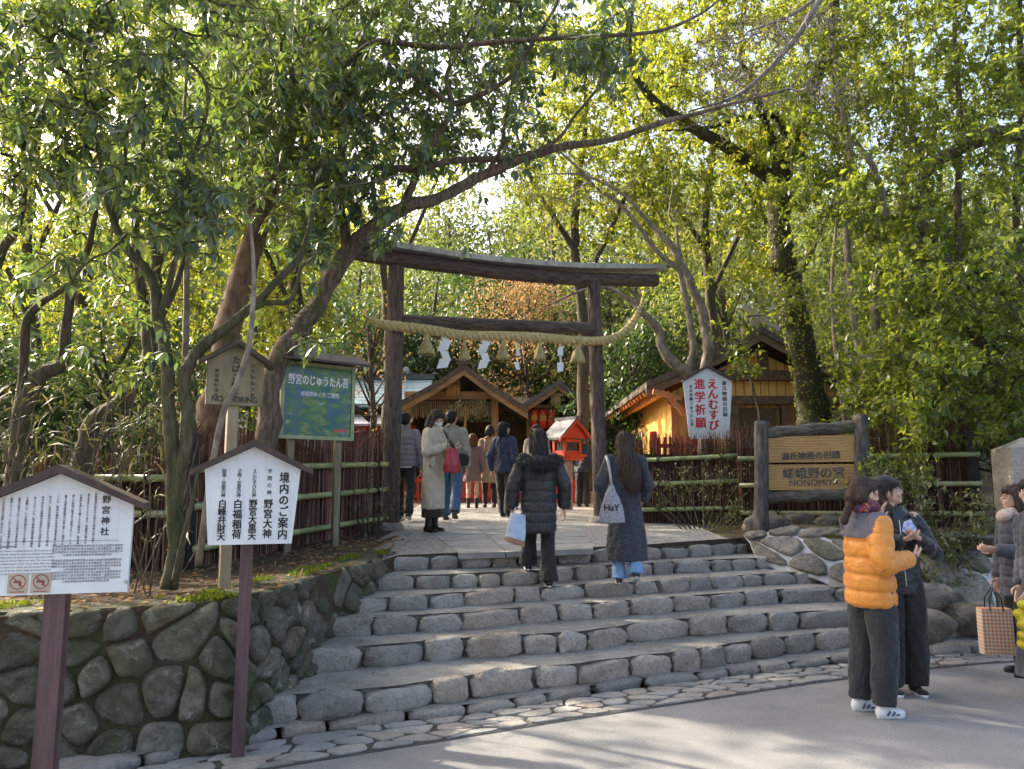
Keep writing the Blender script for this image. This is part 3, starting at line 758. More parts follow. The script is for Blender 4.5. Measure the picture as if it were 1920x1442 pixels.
# nearest board with the shrine's history (its edge runs out of the frame)
b1 = Vector((-2.33, 3.82, 0)); rz1 = math.radians(14)
z0 = .82+.20; 
def plane_z(px, py, base, rz):
    """height at which a pixel meets the vertical plane through base turned by rz; and distance along it"""
    n_ = Vector((-math.sin(rz), math.cos(rz), 0)); u = (px-960)/FPX; v = (721-py)/FPX; c, s = math.cos(PITCH), math.sin(PITCH)
    d = Vector((u, c-v*s, s+v*c)); t = (base-Vector((0, 0, CAM_Z))).dot(n_)/d.dot(n_); p = Vector((0, 0, CAM_Z))+d*t
    return p.z, (p-base).dot(Vector((math.cos(rz), math.sin(rz), 0)))
zb, xr = plane_z(243, 1108, b1, rz1); zs, _ = plane_z(243, 945, b1, rz1); za, xa = plane_z(120, 888, b1, rz1)
sh1 = xa; wd = 2*(xr-xa)
S1 = house_sign((b1.x+math.cos(rz1)*xa, b1.y+math.sin(rz1)*xa, 0), rz1, wd, wd*.985, zb, zs, za, .095, 'big white history notice board with tiny text and two warning stickers', over=.06)
mb = MB(); y = -.0345; wh = wd/2
write(mb, '野宮神社', wh-.125, zs+.045, .042, y, True, .022, .053)
TX = ['伊勢神宮に奉仕する斎王が伊勢に向う前に', '身を清めたところである。嵯峨野の清らか', 'な場所を選んで建てられた野宮は、黒木鳥', '居と小柴垣に囲まれた聖地であった。その', '様子は源氏物語賢木の巻に美しく描写され', 'ている。野宮の場所は天皇の御即位毎に定', 'められ、当社の場所が使用されたのは平安', '時代のはじめ嵯峨天皇皇女仁子内親王が最', '初とされている。斎王制度は南北朝の戦乱', 'で廃絶した。その後は神社として存続し、', '勅祭が執行されていたが時代の混乱の中で', '衰退していった。しかし大覚寺宮に綸旨が', '下され当社の保護に努められ、今日に至る']
for i, t in enumerate(TX): write(mb, t, wh-.175-i*.034, zs+.055-.002*i, .0122, y, True, .014, .0130)
write(mb, '京都市', -wh+.05, zs-.07, .02, y, True, .015, .028)
mb.box((.0, y, zb+.255), (wd-.12, .0008, .0015))
EN = ['This is the place where an imperial princess, who would serve at', 'the Ise Grand Shrine, stayed for purification before her journey.', 'A clean site in Sagano was chosen and a shrine with a gate of black', 'unbarked logs and a brushwood fence was built. The scene is well', 'described in the Sakaki chapter of The Tale of Genji. After the wars', 'of the fourteenth century the custom was discontinued. The shrine', 'has been kept by the people of the village and by imperial favor.', 'Visitors come to pray for good matches and for success in study.']
write(mb, 'Nonomiya Shrine', -wh+.12, zb+.228, .013, y, False, .01)
for i, t in enumerate(EN): write(mb, t, -wh*.46, zb+.207-i*.0155, .0122, y, False, .004, width=.92)
ZH = ['野宮神社是前往伊勢神宮侍奉的齋王淨身之處選在嵯峨野', '清淨之地建造的野宮以黑木鳥居和小柴垣圍起是一處聖地', '源氏物語賢木之卷中有優美的描寫如今作為結緣祈願之神', '社受到人們的崇敬前來參拜者絡繹不絕']
for i, t in enumerate(ZH): write(mb, t, wh*.42, zb+.225-i*.0145, .0128, y, False, .008, width=1.0)
for i, t in enumerate(ZH*2): write(mb, t[3:]+t[:3], wh*.42, zb+.155-i*.0145, .0128, y, False, .008, width=.98)
mb.build('lettering', M_INK, S1, False)
mb = MB()
M_STICK = m_plain('tan sticker', (.50, .42, .34), .6); M_PROHIB = m_plain('brown red print', (.30, .07, .05), .6)
for i, sx_ in enumerate((-.155, -.055)):
    mb = MB(); mb.box((sx_, y, zb+.055), (.088, .001, .095)); st_ = mb.build('warning_sticker', M_STICK, S1, False)
    mb = MB(); c_ = (sx_, y-.001, zb+.062)
    a = np.linspace(0, 2*math.pi, 40); 
    for j in range(39):
        for r0, r1 in ((.030, .035),): mb.add([(c_[0]+math.cos(a[j])*r0, c_[1], c_[2]+math.sin(a[j])*r0), (c_[0]+math.cos(a[j])*r1, c_[1], c_[2]+math.sin(a[j])*r1), (c_[0]+math.cos(a[j+1])*r1, c_[1], c_[2]+math.sin(a[j+1])*r1), (c_[0]+math.cos(a[j+1])*r0, c_[1], c_[2]+math.sin(a[j+1])*r0)], [(0, 1, 2, 3)])
    mb.box(c_, (.062, .0006, .005), M=Matrix.Rotation(math.radians(45), 3, 'Y'))
    mb.box((c_[0]-.004, c_[1]+.0003, c_[2]+.002), (.03, .0005, .012)); mb.box((c_[0]+.01, c_[1]+.0003, c_[2]-.008), (.012, .0005, .022))
    mb.box((sx_, y-.001, zb+.016), (.06, .0006, .004)); mb.build('prohibition_mark', M_PROHIB, st_, False)
mb = MB(); mb.tube([(xr-xa-.012, -.034, zb+.05), (xr-xa-.012, -.042, zb+.05)], .008, 10)
mb.build('bolt', M_COPPER, S1)

b2 = G(452, 1425, 0); rz2 = math.radians(17)
zb, xl = plane_z(378, 1022, b2, rz2); zs, xs_ = plane_z(370, 880, b2, rz2); za, xa = plane_z(463, 838, b2, rz2); _, xr = plane_z(535, 1017, b2, rz2); _, xr2 = plane_z(550, 878, b2, rz2)
S2 = house_sign((b2.x, b2.y, 0), rz2, xr2-xs_, xr-xl, zb, zs, za, .072, 'white shrine guide board with bold brush writing on a brown post', over=.075, post_x=-.02)
mb = MB(); Hh = zs-zb; hw = (xr2-xs_)/2
write(mb, '境内のご案内', hw-.095, zs-.015, .069, y, True, .032, .069, .88); mb.build('lettering', M_INK, S2, False)
for i, (s1, s2) in enumerate((('学問の神', '野宮大神'), ('えんむすびの神', '野宮大黒天'), ('子授・安産の神', '白福稲荷'), ('財運・芸能の神', '白峰弁財天'))):
    xx = hw-.185-i*.088; mb = MB()
    write(mb, s1, xx+.002, zs+.005, .030 if len(s1) > 5 else .032, y, True, .010, .0245 if len(s1) > 5 else .043, .9)
    mb.build('lettering', M_INK, S2, False); mb = MB(); write(mb, s2, xx, zs-.180, .060 if len(s2) == 4 else .054, y, True, .032, .060 if len(s2) == 4 else .0485, .92); mb.build('lettering', M_INK, S2, False)

# old wooden no-smoking board
M_OLDWOOD = m_wood('weathered cedar', (.16, .125, .075), (.30, .25, .16), 'z', 7, .8)
b3 = Vector((W(418, 1088, 5.6).x, 5.6, .88)); rz3 = math.radians(30)
zb, xl = plane_z(384, 758, b3, rz3); zs, xs_ = plane_z(385, 676, b3, rz3); za, xa = plane_z(437, 664, b3, rz3); _, xr = plane_z(490, 766, b3, rz3)
xm = (xl+xr)/2
S3 = house_sign((b3.x+math.cos(rz3)*xm, b3.y+math.sin(rz3)*xm, .86), rz3, xr-xl, xr-xl, zb-.86, zs-.86, za-.86+.06, .075, 'weathered wooden no smoking board under the mossy branch', M_OLDWOOD, m_plain('bark shingles', (.10, .08, .055), .9, (.05, .04, .03), 12, .8, 50), m_wood('pale post', (.25, .20, .12), (.36, .30, .20), 'z', 6), over=.07, name='notice_board')
mb = MB(); hw = (xr-xl)/2; t_ = zs-.86
write(mb, 'たばこ禁止', .0, t_+.045, .062, y, True, .03, .064); write(mb, '野宮神社境内', -hw*.66, t_-.06, .03, y, True, .015, .036); write(mb, '火気取扱注意', hw*.62, t_-.0, .034, y, True, .015, .045)
write(mb, 'NO SMOKING', 0, zb-.86+.022, .062, y, False, .012, width=.82)
mb.build('lettering', M_INK, S3, False)

# big pentagonal board behind the fence
b4 = Vector((W(1332, 900, 11.9).x, 11.9, T(4, 11.9))); rz4 = math.radians(-4)
zb, xl = plane_z(1296, 823, b4, rz4); zs, xs_ = plane_z(1282, 716, b4, rz4); za, xa = plane_z(1327, 690, b4, rz4); _, xr = plane_z(1370, 819, b4, rz4); _, xr2 = plane_z(1374, 714, b4, rz4)
S4 = house_sign((b4.x, b4.y, b4.z), rz4, xr2-xs_, xr-xl, zb-b4.z, zs-b4.z, za-b4.z, .08, 'white five-sided board with large red brush writing', over=.01, roof_h=.03, name='notice_board')
mb = MB(); mr = MB(); t_ = zs-b4.z; sc = (xr2-xs_)/.76
write(mr, 'えんむすび', .075*sc, t_+.045*sc, .172*sc, y, True, .045, .162*sc, .95); write(mr, '進学祈願', -.125*sc, t_+.045*sc, .178*sc, y, True, .04, .202*sc, .95)
write(mb, '源氏物語の旧跡', .255*sc, t_+.005*sc, .075*sc, y, True, .03, .082*sc); write(mb, '自由拝観じゅうたん苔', -.26*sc, t_-.05*sc, .058*sc, y, True, .03, .066*sc)
mb.build('lettering', M_INK, S4, False); mr.build('red_lettering', M_RED, S4, False)

# carved signboard between two charred posts
SB = Vector((W(1427, 985, 9.7).x, 9.7, 1.05)); SR = Vector((W(1618, 985, 9.25).x, 9.25, 1.08))
S5 = empty('carved_signboard', ((SB.x+SR.x)/2, (SB.y+SR.y)/2, 1.0), 0, 'carved natural wood signboard framed by rough dark posts and beams', 'sign')
M_LOG = m_bark('rough grey log', (.055, .05, .048), (.155, .145, .14), .0, (1, 1, .3), 26, 1.0, .03)
M_LOGH = m_bark('rough grey beam', (.055, .05, .045), (.17, .16, .145), .15, (.25, .25, 1), 24, 1.0, .04)
for p, (tx, ty), r in ((SB, (1428, 790), .088), (SR, (1614, 778), .085)):
    b = W(tx, ty, p.y); mb = MB(); n = 24; Q = [Vector((p.x, p.y, 1.0)).lerp(b, i/(n-1)) for i in range(n)]
    mb.tube(Q, np.linspace(r*1.08, r, n), 20); mb.v[0] += .010*smooth_noise(mb.v[0]*np.array([14, 14, 4]))[:, None]*np.array([1, 1, .3]); child(mb.build('post', M_LOG), S5)
def spt(px, py, off=-.0):
    t = (px-1427)/(1618-1427); Y = SB.y+(SR.y-SB.y)*t; return W(px, py, Y+off)
for (l, r_, hh, nm) in (((1436, 812), (1608, 799), .050, 'beam'), ((1440, 934), (1606, 926), .058, 'beam')):
    P = resample([spt(*l), spt(*r_)], 30); mb = MB(); mb.tube(P, .075, 18, up=(0, 0, 1), ry=hh*1.1); mb.v[0][:, 2] += .012*smooth_noise(mb.v[0]*np.array([9, 9, 20])); child(mb.build(nm, M_LOGH), S5)
# wavy grain of the board
k = NT('yellow zelkova board'); v = k.coord((1, 1, 1))
w_ = k.n('ShaderNodeTexWave', wave_type='BANDS', bands_direction='Z'); w_.inputs['Scale'].default_value = 9; w_.inputs['Distortion'].default_value = 9; w_.inputs['Detail'].default_value = 3; w_.inputs['Detail Scale'].default_value = .7
k.l(k.coord((.35, .35, 1)), w_.inputs[0])
c = k.ramp(k.noise(v, 2.5, 4), [(.3, (.30, .17, .06)), (.7, (.46, .29, .105))]); c = k.mix(k.math('MULTIPLY', w_.outputs[1], .5), c, (.20, .11, .04))
k.col(c); k.rough(.55); k.bump(w_.outputs[1], .3, .006); M_SIGNWOOD = k.mat
bx = (spt(1616, 860)-spt(1430, 860)); bdir = Vector((bx.x, bx.y, 0)).normalized(); rz5 = math.atan2(bdir.y, bdir.x)
c0 = spt(1523, 842); c1 = spt(1523, 894)
for cc, h_ in ((spt(1524, 842), .325), (spt(1526, 895), .32)):
    mb = MB(); mb.box((cc.x, cc.y, cc.z), (1.16, .05, h_), rz5); o = mb.build('plank', M_SIGNWOOD, smooth=False); child(o, S5)
M_CARVE = m_plain('faded black carving', (.022, .022, .026), .7, (.09, .09, .09), 20)
mb = MB(); loc = spt(1524, 868)
write(mb, '源氏物語の旧蹟', -.02, .055, .098, -.030, False, .03)
o = mb.build('carved_lettering', M_CARVE, S5, False); o.matrix_parent_inverse = Matrix.Translation(-Vector(S5.location)); o.location = loc; o.rotation_euler = (0, math.radians(-1.0), rz5); mb = MB()
write(mb, '嵯峨野の宮', .0, -.18, .145, -.030, False, .03)
o = mb.build('carved_lettering', M_CARVE, S5, False); o.matrix_parent_inverse = Matrix.Translation(-Vector(S5.location)); o.location = loc; o.rotation_euler = (0, math.radians(-1.0), rz5); mb = MB()
write(mb, 'NONOMIYA', 0, -.278, .105, -.030, False, .022)
o = mb.build('carved_lettering', M_CARVE, S5, False)
o.matrix_parent_inverse = Matrix.Translation(-Vector(S5.location)); o.location = loc; o.rotation_euler = (0, math.radians(-1.0), rz5)

# poster board with a small roof, and the low white sign under it
b6 = Vector((W(606, 800, 8.4).x, 8.4, T(-2.1, 8.4))); rz6 = math.radians(40)
zb, xl = plane_z(525, 815, b6, rz6); zt, xt = plane_z(556, 685, b6, rz6); zbr, xr = plane_z(655, 826, b6, rz6)
Hb = zt-zb; S6 = empty('poster_board', b6, rz6, 'roofed poster board of blue green moss garden picture behind the fence', 'sign')
x0, x1 = xl+.02, xr
k = NT('moss garden poster'); v = k.coord((1, 1, 1))
c = k.ramp(k.noise(k.coord((1, 1, 1.8)), 5.5, 8, .7, .5), [(.38, (.02, .09, .20)), (.45, (.03, .13, .12)), (.50, (.05, .16, .05)), (.56, (.13, .21, .06)), (.62, (.20, .28, .18)), (.68, (.40, .45, .38))])
c = k.mix(k.ramp(k.noise(k.coord((5, 5, .25)), 1.6, 3), [(.54, (0, 0, 0)), (.60, (.7, .7, .7))]), c, (.05, .12, .16))
w_ = k.n('ShaderNodeTexWave', wave_type='BANDS', bands_direction='X'); w_.inputs['Scale'].default_value = 1.3; w_.inputs['Distortion'].default_value = 3; k.l(v, w_.inputs[0])
k.col(c); k.rough(.25); M_POSTER = k.mat
M_FRAME = m_plain('pale green frame', (.34, .38, .22), .6, (.24, .27, .15), 12)
zl, zh = zb-b6.z, zt-b6.z
mb = MB(); mb.box(((x0+x1)/2, 0, (zl+zh)/2), (x1-x0, .03, zh-zl)); mb.build('poster', M_POSTER, S6, False)
mb = MB()
for cx, cz, sx_, sz_ in (((x0+x1)/2, zl-.02, x1-x0+.08, .04), ((x0+x1)/2, zh+.02, x1-x0+.08, .04), (x0-.02, (zl+zh)/2, .04, zh-zl), (x1+.02, (zl+zh)/2, .04, zh-zl)): mb.box((cx, -.005, cz), (sx_, .05, sz_))
mb.build('frame', M_FRAME, S6, False)
for px_ in (x0+.12, x1-.12):
    mb = MB(); mb.box((px_, .05, (zh-.3)/2), (.07, .06, zh+.3)); mb.build('leg', M_OLDWOOD, S6, False)
mb = MB(); mb.prism([(x0-.12, -.26, zh+.05), (x0-.12, .0, zh+.17), (x0-.12, .24, zh+.08), (x0-.12, .24, zh+.05), (x0-.12, .0, zh+.13), (x0-.12, -.26, zh+.025)], (x1-x0+.24, 0, 0)); mb.build('roof', M_ROOFBROWN, S6, False)
mb = MB(); write(mb, '野宮のじゅうたん苔', (x0+x1)/2, zh-.26*Hb, .125, -.018, False, .02, width=.80*(x1-x0)/1.0); mb.build('lettering', M_PAPER, S6, False); mb = MB(); write(mb, '嵯峨野めぐり 二尊院', (x0+x1)/2+.02, zh-.43*Hb, .062, -.018, False, .01, width=.8)
mb.build('lettering', M_PAPER, S6, False)
mb = MB(); mb.box((x1-.13, -.0175, zl+.07), (.17, .002, .03)); mb.build('caption', m_plain('red caption', (.55, .10, .08), .5), S6, False)
b7 = Vector((W(597, 850, 9.6).x, 9.6, T(-2.4, 9.6))); S7 = empty('small_sign', b7, math.radians(8), 'low white sign with red writing showing over the bamboo rail', 'sign')
z7, xa7 = plane_z(557, 852, b7, math.radians(8)); z8, xb7 = plane_z(632, 824, b7, math.radians(8)); z7 -= b7.z; z8 -= b7.z
mb = MB(); mb.box(((xa7+xb7)/2, 0, (z7+z8)/2), (xb7-xa7, .02, z8-z7)); mb.build('board', M_WHITEBOARD, S7, False)
mb = MB(); mb.box((xa7+.1, .03, z8/2), (.05, .04, z8)); mb.box((xb7-.08, .03, z8/2), (.05, .04, z8)); mb.build('leg', M_ROOFBROWN, S7, False)
mb = MB(); write(mb, '嵯峨野めぐり絵図', .05, z7+.03, .075, -.012, False, .02, width=.62); mb.build('red_lettering', M_RED, S7, False)
mb = MB(); write(mb, '宮', xa7+.07, z7+.035, .085, -.012, False, .02); mb.build('lettering', M_INK, S7, False)

# stone marker at the edge of the frame
S8 = empty('stone_marker', (W(1925, 1000, 8.6).x+.04, 8.6, .9), math.radians(-8), 'tall pale granite marker stone with pointed top by the fence', 'stone pillar')
zt = W(1890, 832, 8.6).z-.9; w_ = .27
mb = MB(); mb.prism([(-w_*.86, -w_*.8, zt-.05), (w_*.86, -w_*.8, zt-.05), (w_*.98, -w_, -.3), (-w_*.98, -w_, -.3)], (0, 2*w_*.85, 0)); mb.build('shaft', M_STONE_P, S8, False)
mb = MB(); q = w_*.862; mb.add([(-q, -w_*.8-.002, zt-.052), (q, -w_*.8-.002, zt-.052), (q, .7*w_, zt-.052), (-q, .7*w_, zt-.052), (0, 0, zt+.07)], [(0, 1, 4), (1, 2, 4), (2, 3, 4), (3, 0, 4)]); mb.build('point', M_STONE_P, S8, False)
# ------------------------------------------------------------------ trees and shrubs
rng = np.random.default_rng(23)
def unit(a): return a/(np.linalg.norm(a, axis=-1, keepdims=True)+1e-9)
def leaf_arrays(pos, d, nrm, L, Wd, fold=.12, droop=.10, quad=False):
    d = unit(d); s = unit(np.cross(d, nrm)); n = np.cross(s, d); L = np.asarray(L)[:, None]; Wd = np.asarray(Wd)[:, None]; N = len(pos)
    v0 = pos; vt = pos+d*L-n*L*droop
    a = pos+d*L*.45; vl = a+s*Wd/2+n*Wd*fold; vr = a-s*Wd/2+n*Wd*fold
    if quad:
        V = np.stack([v0, vr, vt, vl], 1).reshape(-1, 3); F = (np.arange(N)[:, None]*4+np.array([[0, 1, 2, 3]]))
        return V, F
    vc = pos+d*L*.5
    V = np.stack([v0, vl, vc, vr, vt], 1).reshape(-1, 3); b = np.arange(N)[:, None]*5
    F = np.stack([b+np.array([[0, 2, 1]]), b+np.array([[0, 3, 2]]), b+np.array([[1, 2, 4]]), b+np.array([[2, 3, 4]])], 1).reshape(-1, 3)
    return V, F
def whorls(tips, axes, k, L, Wd, drop=.9, spread=.9):
    """k drooping leaves round every shoot tip"""
    n = len(tips); th = (np.arange(k)/k*2*np.pi)[None, :]+rng.uniform(0, 6.28, (n, 1))+rng.normal(0, .22, (n, k))
    up = np.array([0, 0, 1.0]); ax = unit(axes+np.array([0, 0, .35]))
    a = unit(np.cross(ax, np.where(np.abs(ax[:, 2:3]) < .9, up, np.array([1.0, 0, 0])))); b = np.cross(ax, a)
    rad = np.cos(th)[..., None]*a[:, None]+np.sin(th)[..., None]*b[:, None]
    el = rng.normal(.05, .30, (n, k))[..., None]
    d = unit(rad*spread+ax[:, None]*el-up*rng.uniform(.25, 1.0, (n, k))[..., None]*drop)
    nr = unit(up[None, None]*.8+ax[:, None]*.4-d*.2+rng.normal(0, .15, (n, k, 3)))
    l = L*rng.uniform(.62, 1.15, (n, k)); w = Wd*rng.uniform(.75, 1.15, (n, k))*l/L
    p = tips[:, None]+ax[:, None]*rng.uniform(-.035, .02, (n, k))[..., None]+rad*.012
    return p.reshape(-1, 3), d.reshape(-1, 3), nr.reshape(-1, 3), l.ravel(), w.ravel()
def sprays(tips, axes, k, L, Wd, span=.25, drop=.35, jit=.7):
    """k alternate leaves along every twig end"""
    n = len(tips); t = rng.uniform(0, 1, (n, k)); up = np.array([0, 0, 1.0]); ax = unit(axes+rng.normal(0, .25, (n, 3)))
    p = tips[:, None]-ax[:, None]*(t*span)[..., None]+rng.normal(0, .028, (n, k, 3))
    d = unit(ax[:, None]*.5+rng.normal(0, jit, (n, k, 3))-up*drop)
    nr = unit(up[None, None]*1.0+rng.normal(0, .45, (n, k, 3)))
    l = L*rng.uniform(.6, 1.2, (n, k)); w = Wd*rng.uniform(.75, 1.2, (n, k))*l/L
    return p.reshape(-1, 3), d.reshape(-1, 3), nr.reshape(-1, 3), l.ravel(), w.ravel()
def box_pts(specs):
    """points spread through regions read off the photograph: (x0,x1,y0,y1,Y0,Y1,n[,clumps])"""
    out = []
    for sp in specs:
        x0, x1, y0, y1, Y0, Y1, n = sp[:7]; m = sp[7] if len(sp) > 7 else max(6, n//14)
        C = np.stack([rng.uniform(x0, x1, m), rng.uniform(y0, y1, m), rng.uniform(Y0, Y1, m)], 1)
        idx = rng.integers(0, m, n); sx = max(24, (x1-x0)/9); sy = max(20, (y1-y0)/9)
        Q = C[idx]+rng.normal(0, 1, (n, 3))*np.array([sx, sy*.8, (Y1-Y0)/9+.12])
        for q in Q: out.append(W(q[0], q[1], max(q[2], 2.2)))
    return np.array([tuple(p) for p in out])
def grow(nodes, nrad, A, bias=.0):
    """connect every attractor to the nearest part of the growing branch network (greedy spanning tree)"""
    P = [tuple(p) for p in nodes]; par = [-1]*len(P); N = len(A)
    D = np.full(N, 1e9); near = np.zeros(N, int)
    for i in range(len(nodes)):
        d = np.linalg.norm(A-nodes[i], axis=1)+bias; k = d < D; D[k] = d[k]; near[k] = i
    left = np.ones(N, bool); depth = [0]*len(P)
    for _ in range(N):
        i = int(np.argmin(np.where(left, D, 1e9))); left[i] = False
        P.append(tuple(A[i])); par.append(int(near[i])); j = len(P)-1; depth.append(depth[near[i]]+1)
        d = np.linalg.norm(A-A[i], axis=1)*(1+.02*min(depth[j], 20)); k = left & (d < D); D[k] = d[k]; near[k] = j
    return np.array(P), par
def tree(name, lab, cat, limbs, specs, bark, leafmat, style='spray', k=9, L=.12, Wd=.045, base=None, group=None, r0=.0045, far=False, extra=None, twigs=True, quad=False, maxr=.04, drop=None, wob=.12, bare=0.0, span=.25):
    mb = MB(); nodes = []; nrad = []
    for lb in limbs:
        Q = catmull([(*W(a, b, c), r) if not isinstance(a, tuple) else (*a, r) for a, b, c, r in lb], 8)
        n = len(Q); rr = Q[:, 3]*(1+.10*smooth_noise(Q[:, :3]*5))
        j = smooth_noise(Q[:, :3]*4, 1)[:, None]*rr[:, None]*.35
        mb.tube(Q[:, :3]+j*np.array([1, .5, .2]), rr, 14 if rr.max() > .05 else 9, wob=.05 if rr.max() > .05 else 0)
        for q in Q[n//3 if len(nodes) == 0 else 2:]: nodes.append(q[:3]); nrad.append(q[3])
    nodes = np.array(nodes)
    A = box_pts(specs) if specs else np.zeros((0, 3))
    if extra is not None: A = np.vstack([A, extra])
    root = empty(name, base if base is not None else tuple(W(*limbs[0][0][:3])), 0, lab, cat, group)
    P, par = grow(nodes, nrad, A) if len(A) else (nodes, [-1]*len(nodes))
    nc = [0]*len(P); r2 = np.full(len(P), 0.0); M = len(nodes)
    for i in range(len(P)-1, M-1, -1):
        if nc[i] == 0: r2[i] = r0**2
        r2[par[i]] += r2[i]*.92; nc[par[i]] += 1
    rad = np.minimum(np.sqrt(r2), maxr)
    if twigs:
        TV, TF, off = [], [], 0
        ang = np.arange(4)*np.pi/2
        for i in range(M, len(P)):
            a = P[par[i]]; b = P[i]; d = b-a; ln = np.linalg.norm(d)
            if ln < 1e-4: continue
            ra = min(rad[i]*1.1, nrad[par[i]]*.8 if par[i] < M else 9); rb = rad[i]*.9
            x = np.cross(d/ln, (0, 0, 1.0) if abs(d[2]) < .9*ln else (1.0, 0, 0)); x /= np.linalg.norm(x); y = np.cross(d/ln, x)
            mid = (a+b)/2+x*rng.normal(0, wob*ln*.6)+y*rng.normal(0, wob*ln*.6)-np.array([0, 0, .03*ln])
            ring = lambda c, r: c+np.cos(ang)[:, None]*x*r+np.sin(ang)[:, None]*y*r
            TV += [ring(a, ra), ring(mid, (ra+rb)/2), ring(b, rb)]
            for t in (0, 4):
                for j in range(4): TF.append((off+t+j, off+t+(j+1) % 4, off+t+4+(j+1) % 4, off+t+4+j))
            off += 12
        if TV: mb.add(np.concatenate(TV), TF)
    child(mb.build('trunk', bark), root)
    if leafmat is not None and len(P) > M:
        tips = P[M:]; ax = unit(tips-P[[par[i] for i in range(M, len(P))]])
        if bare: sel = rng.uniform(size=len(tips)) > bare; tips, ax = tips[sel], ax[sel]
        arr = whorls(tips, ax, k, L, Wd, *([drop] if drop is not None else [])) if style == 'whorl' else sprays(tips, ax, k, L, Wd, span=span, **({'drop': drop} if drop is not None else {}))
        V, F = leaf_arrays(*arr, quad=quad)
        o = mobj('crown', tris_mesh('crown', V, F), leafmat, None, True); child(o, root)
    return root
BK_BROWN = m_bark('brown bark', (.085, .060, .047), (.25, .185, .145), .2)
BK_RED = m_bark('reddish smooth bark', (.13, .082, .06), (.29, .20, .15), .05, (1, 1, .4), 12, .5, .02)
BK_MOSS = m_bark('mossy bark', (.05, .044, .028), (.16, .13, .085), .75)
BK_PALE = m_bark('pale bark', (.15, .12, .095), (.34, .29, .235), .05, (1, 1, .5), 14, .4, .02)
BK_DARK = m_bark('dark bark', (.05, .038, .028), (.15, .115, .085), .3)
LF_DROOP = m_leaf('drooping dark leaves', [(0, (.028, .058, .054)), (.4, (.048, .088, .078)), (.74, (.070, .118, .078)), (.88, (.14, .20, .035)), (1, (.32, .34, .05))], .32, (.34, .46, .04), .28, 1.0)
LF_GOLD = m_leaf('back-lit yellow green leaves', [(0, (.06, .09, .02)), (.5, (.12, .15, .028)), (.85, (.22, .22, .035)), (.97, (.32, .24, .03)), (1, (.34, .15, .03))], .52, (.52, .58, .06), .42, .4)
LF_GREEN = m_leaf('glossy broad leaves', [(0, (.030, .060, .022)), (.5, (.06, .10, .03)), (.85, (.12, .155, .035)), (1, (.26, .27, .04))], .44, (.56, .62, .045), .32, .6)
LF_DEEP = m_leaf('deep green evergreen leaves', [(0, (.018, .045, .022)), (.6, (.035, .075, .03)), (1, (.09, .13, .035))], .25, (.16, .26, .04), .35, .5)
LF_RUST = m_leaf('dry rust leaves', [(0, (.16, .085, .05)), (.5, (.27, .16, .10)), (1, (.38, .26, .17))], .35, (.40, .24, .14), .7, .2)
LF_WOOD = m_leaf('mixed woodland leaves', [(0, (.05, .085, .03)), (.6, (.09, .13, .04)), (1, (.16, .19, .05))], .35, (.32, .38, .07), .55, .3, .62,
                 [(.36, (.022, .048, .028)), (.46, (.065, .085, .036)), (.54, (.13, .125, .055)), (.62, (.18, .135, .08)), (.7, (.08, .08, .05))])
LF_DRY = m_leaf('dry bamboo grass blades', [(0, (.022, .036, .016)), (.5, (.05, .06, .026)), (.8, (.12, .10, .055)), (1, (.28, .23, .15))], .2, (.2, .2, .06), .6, .3)

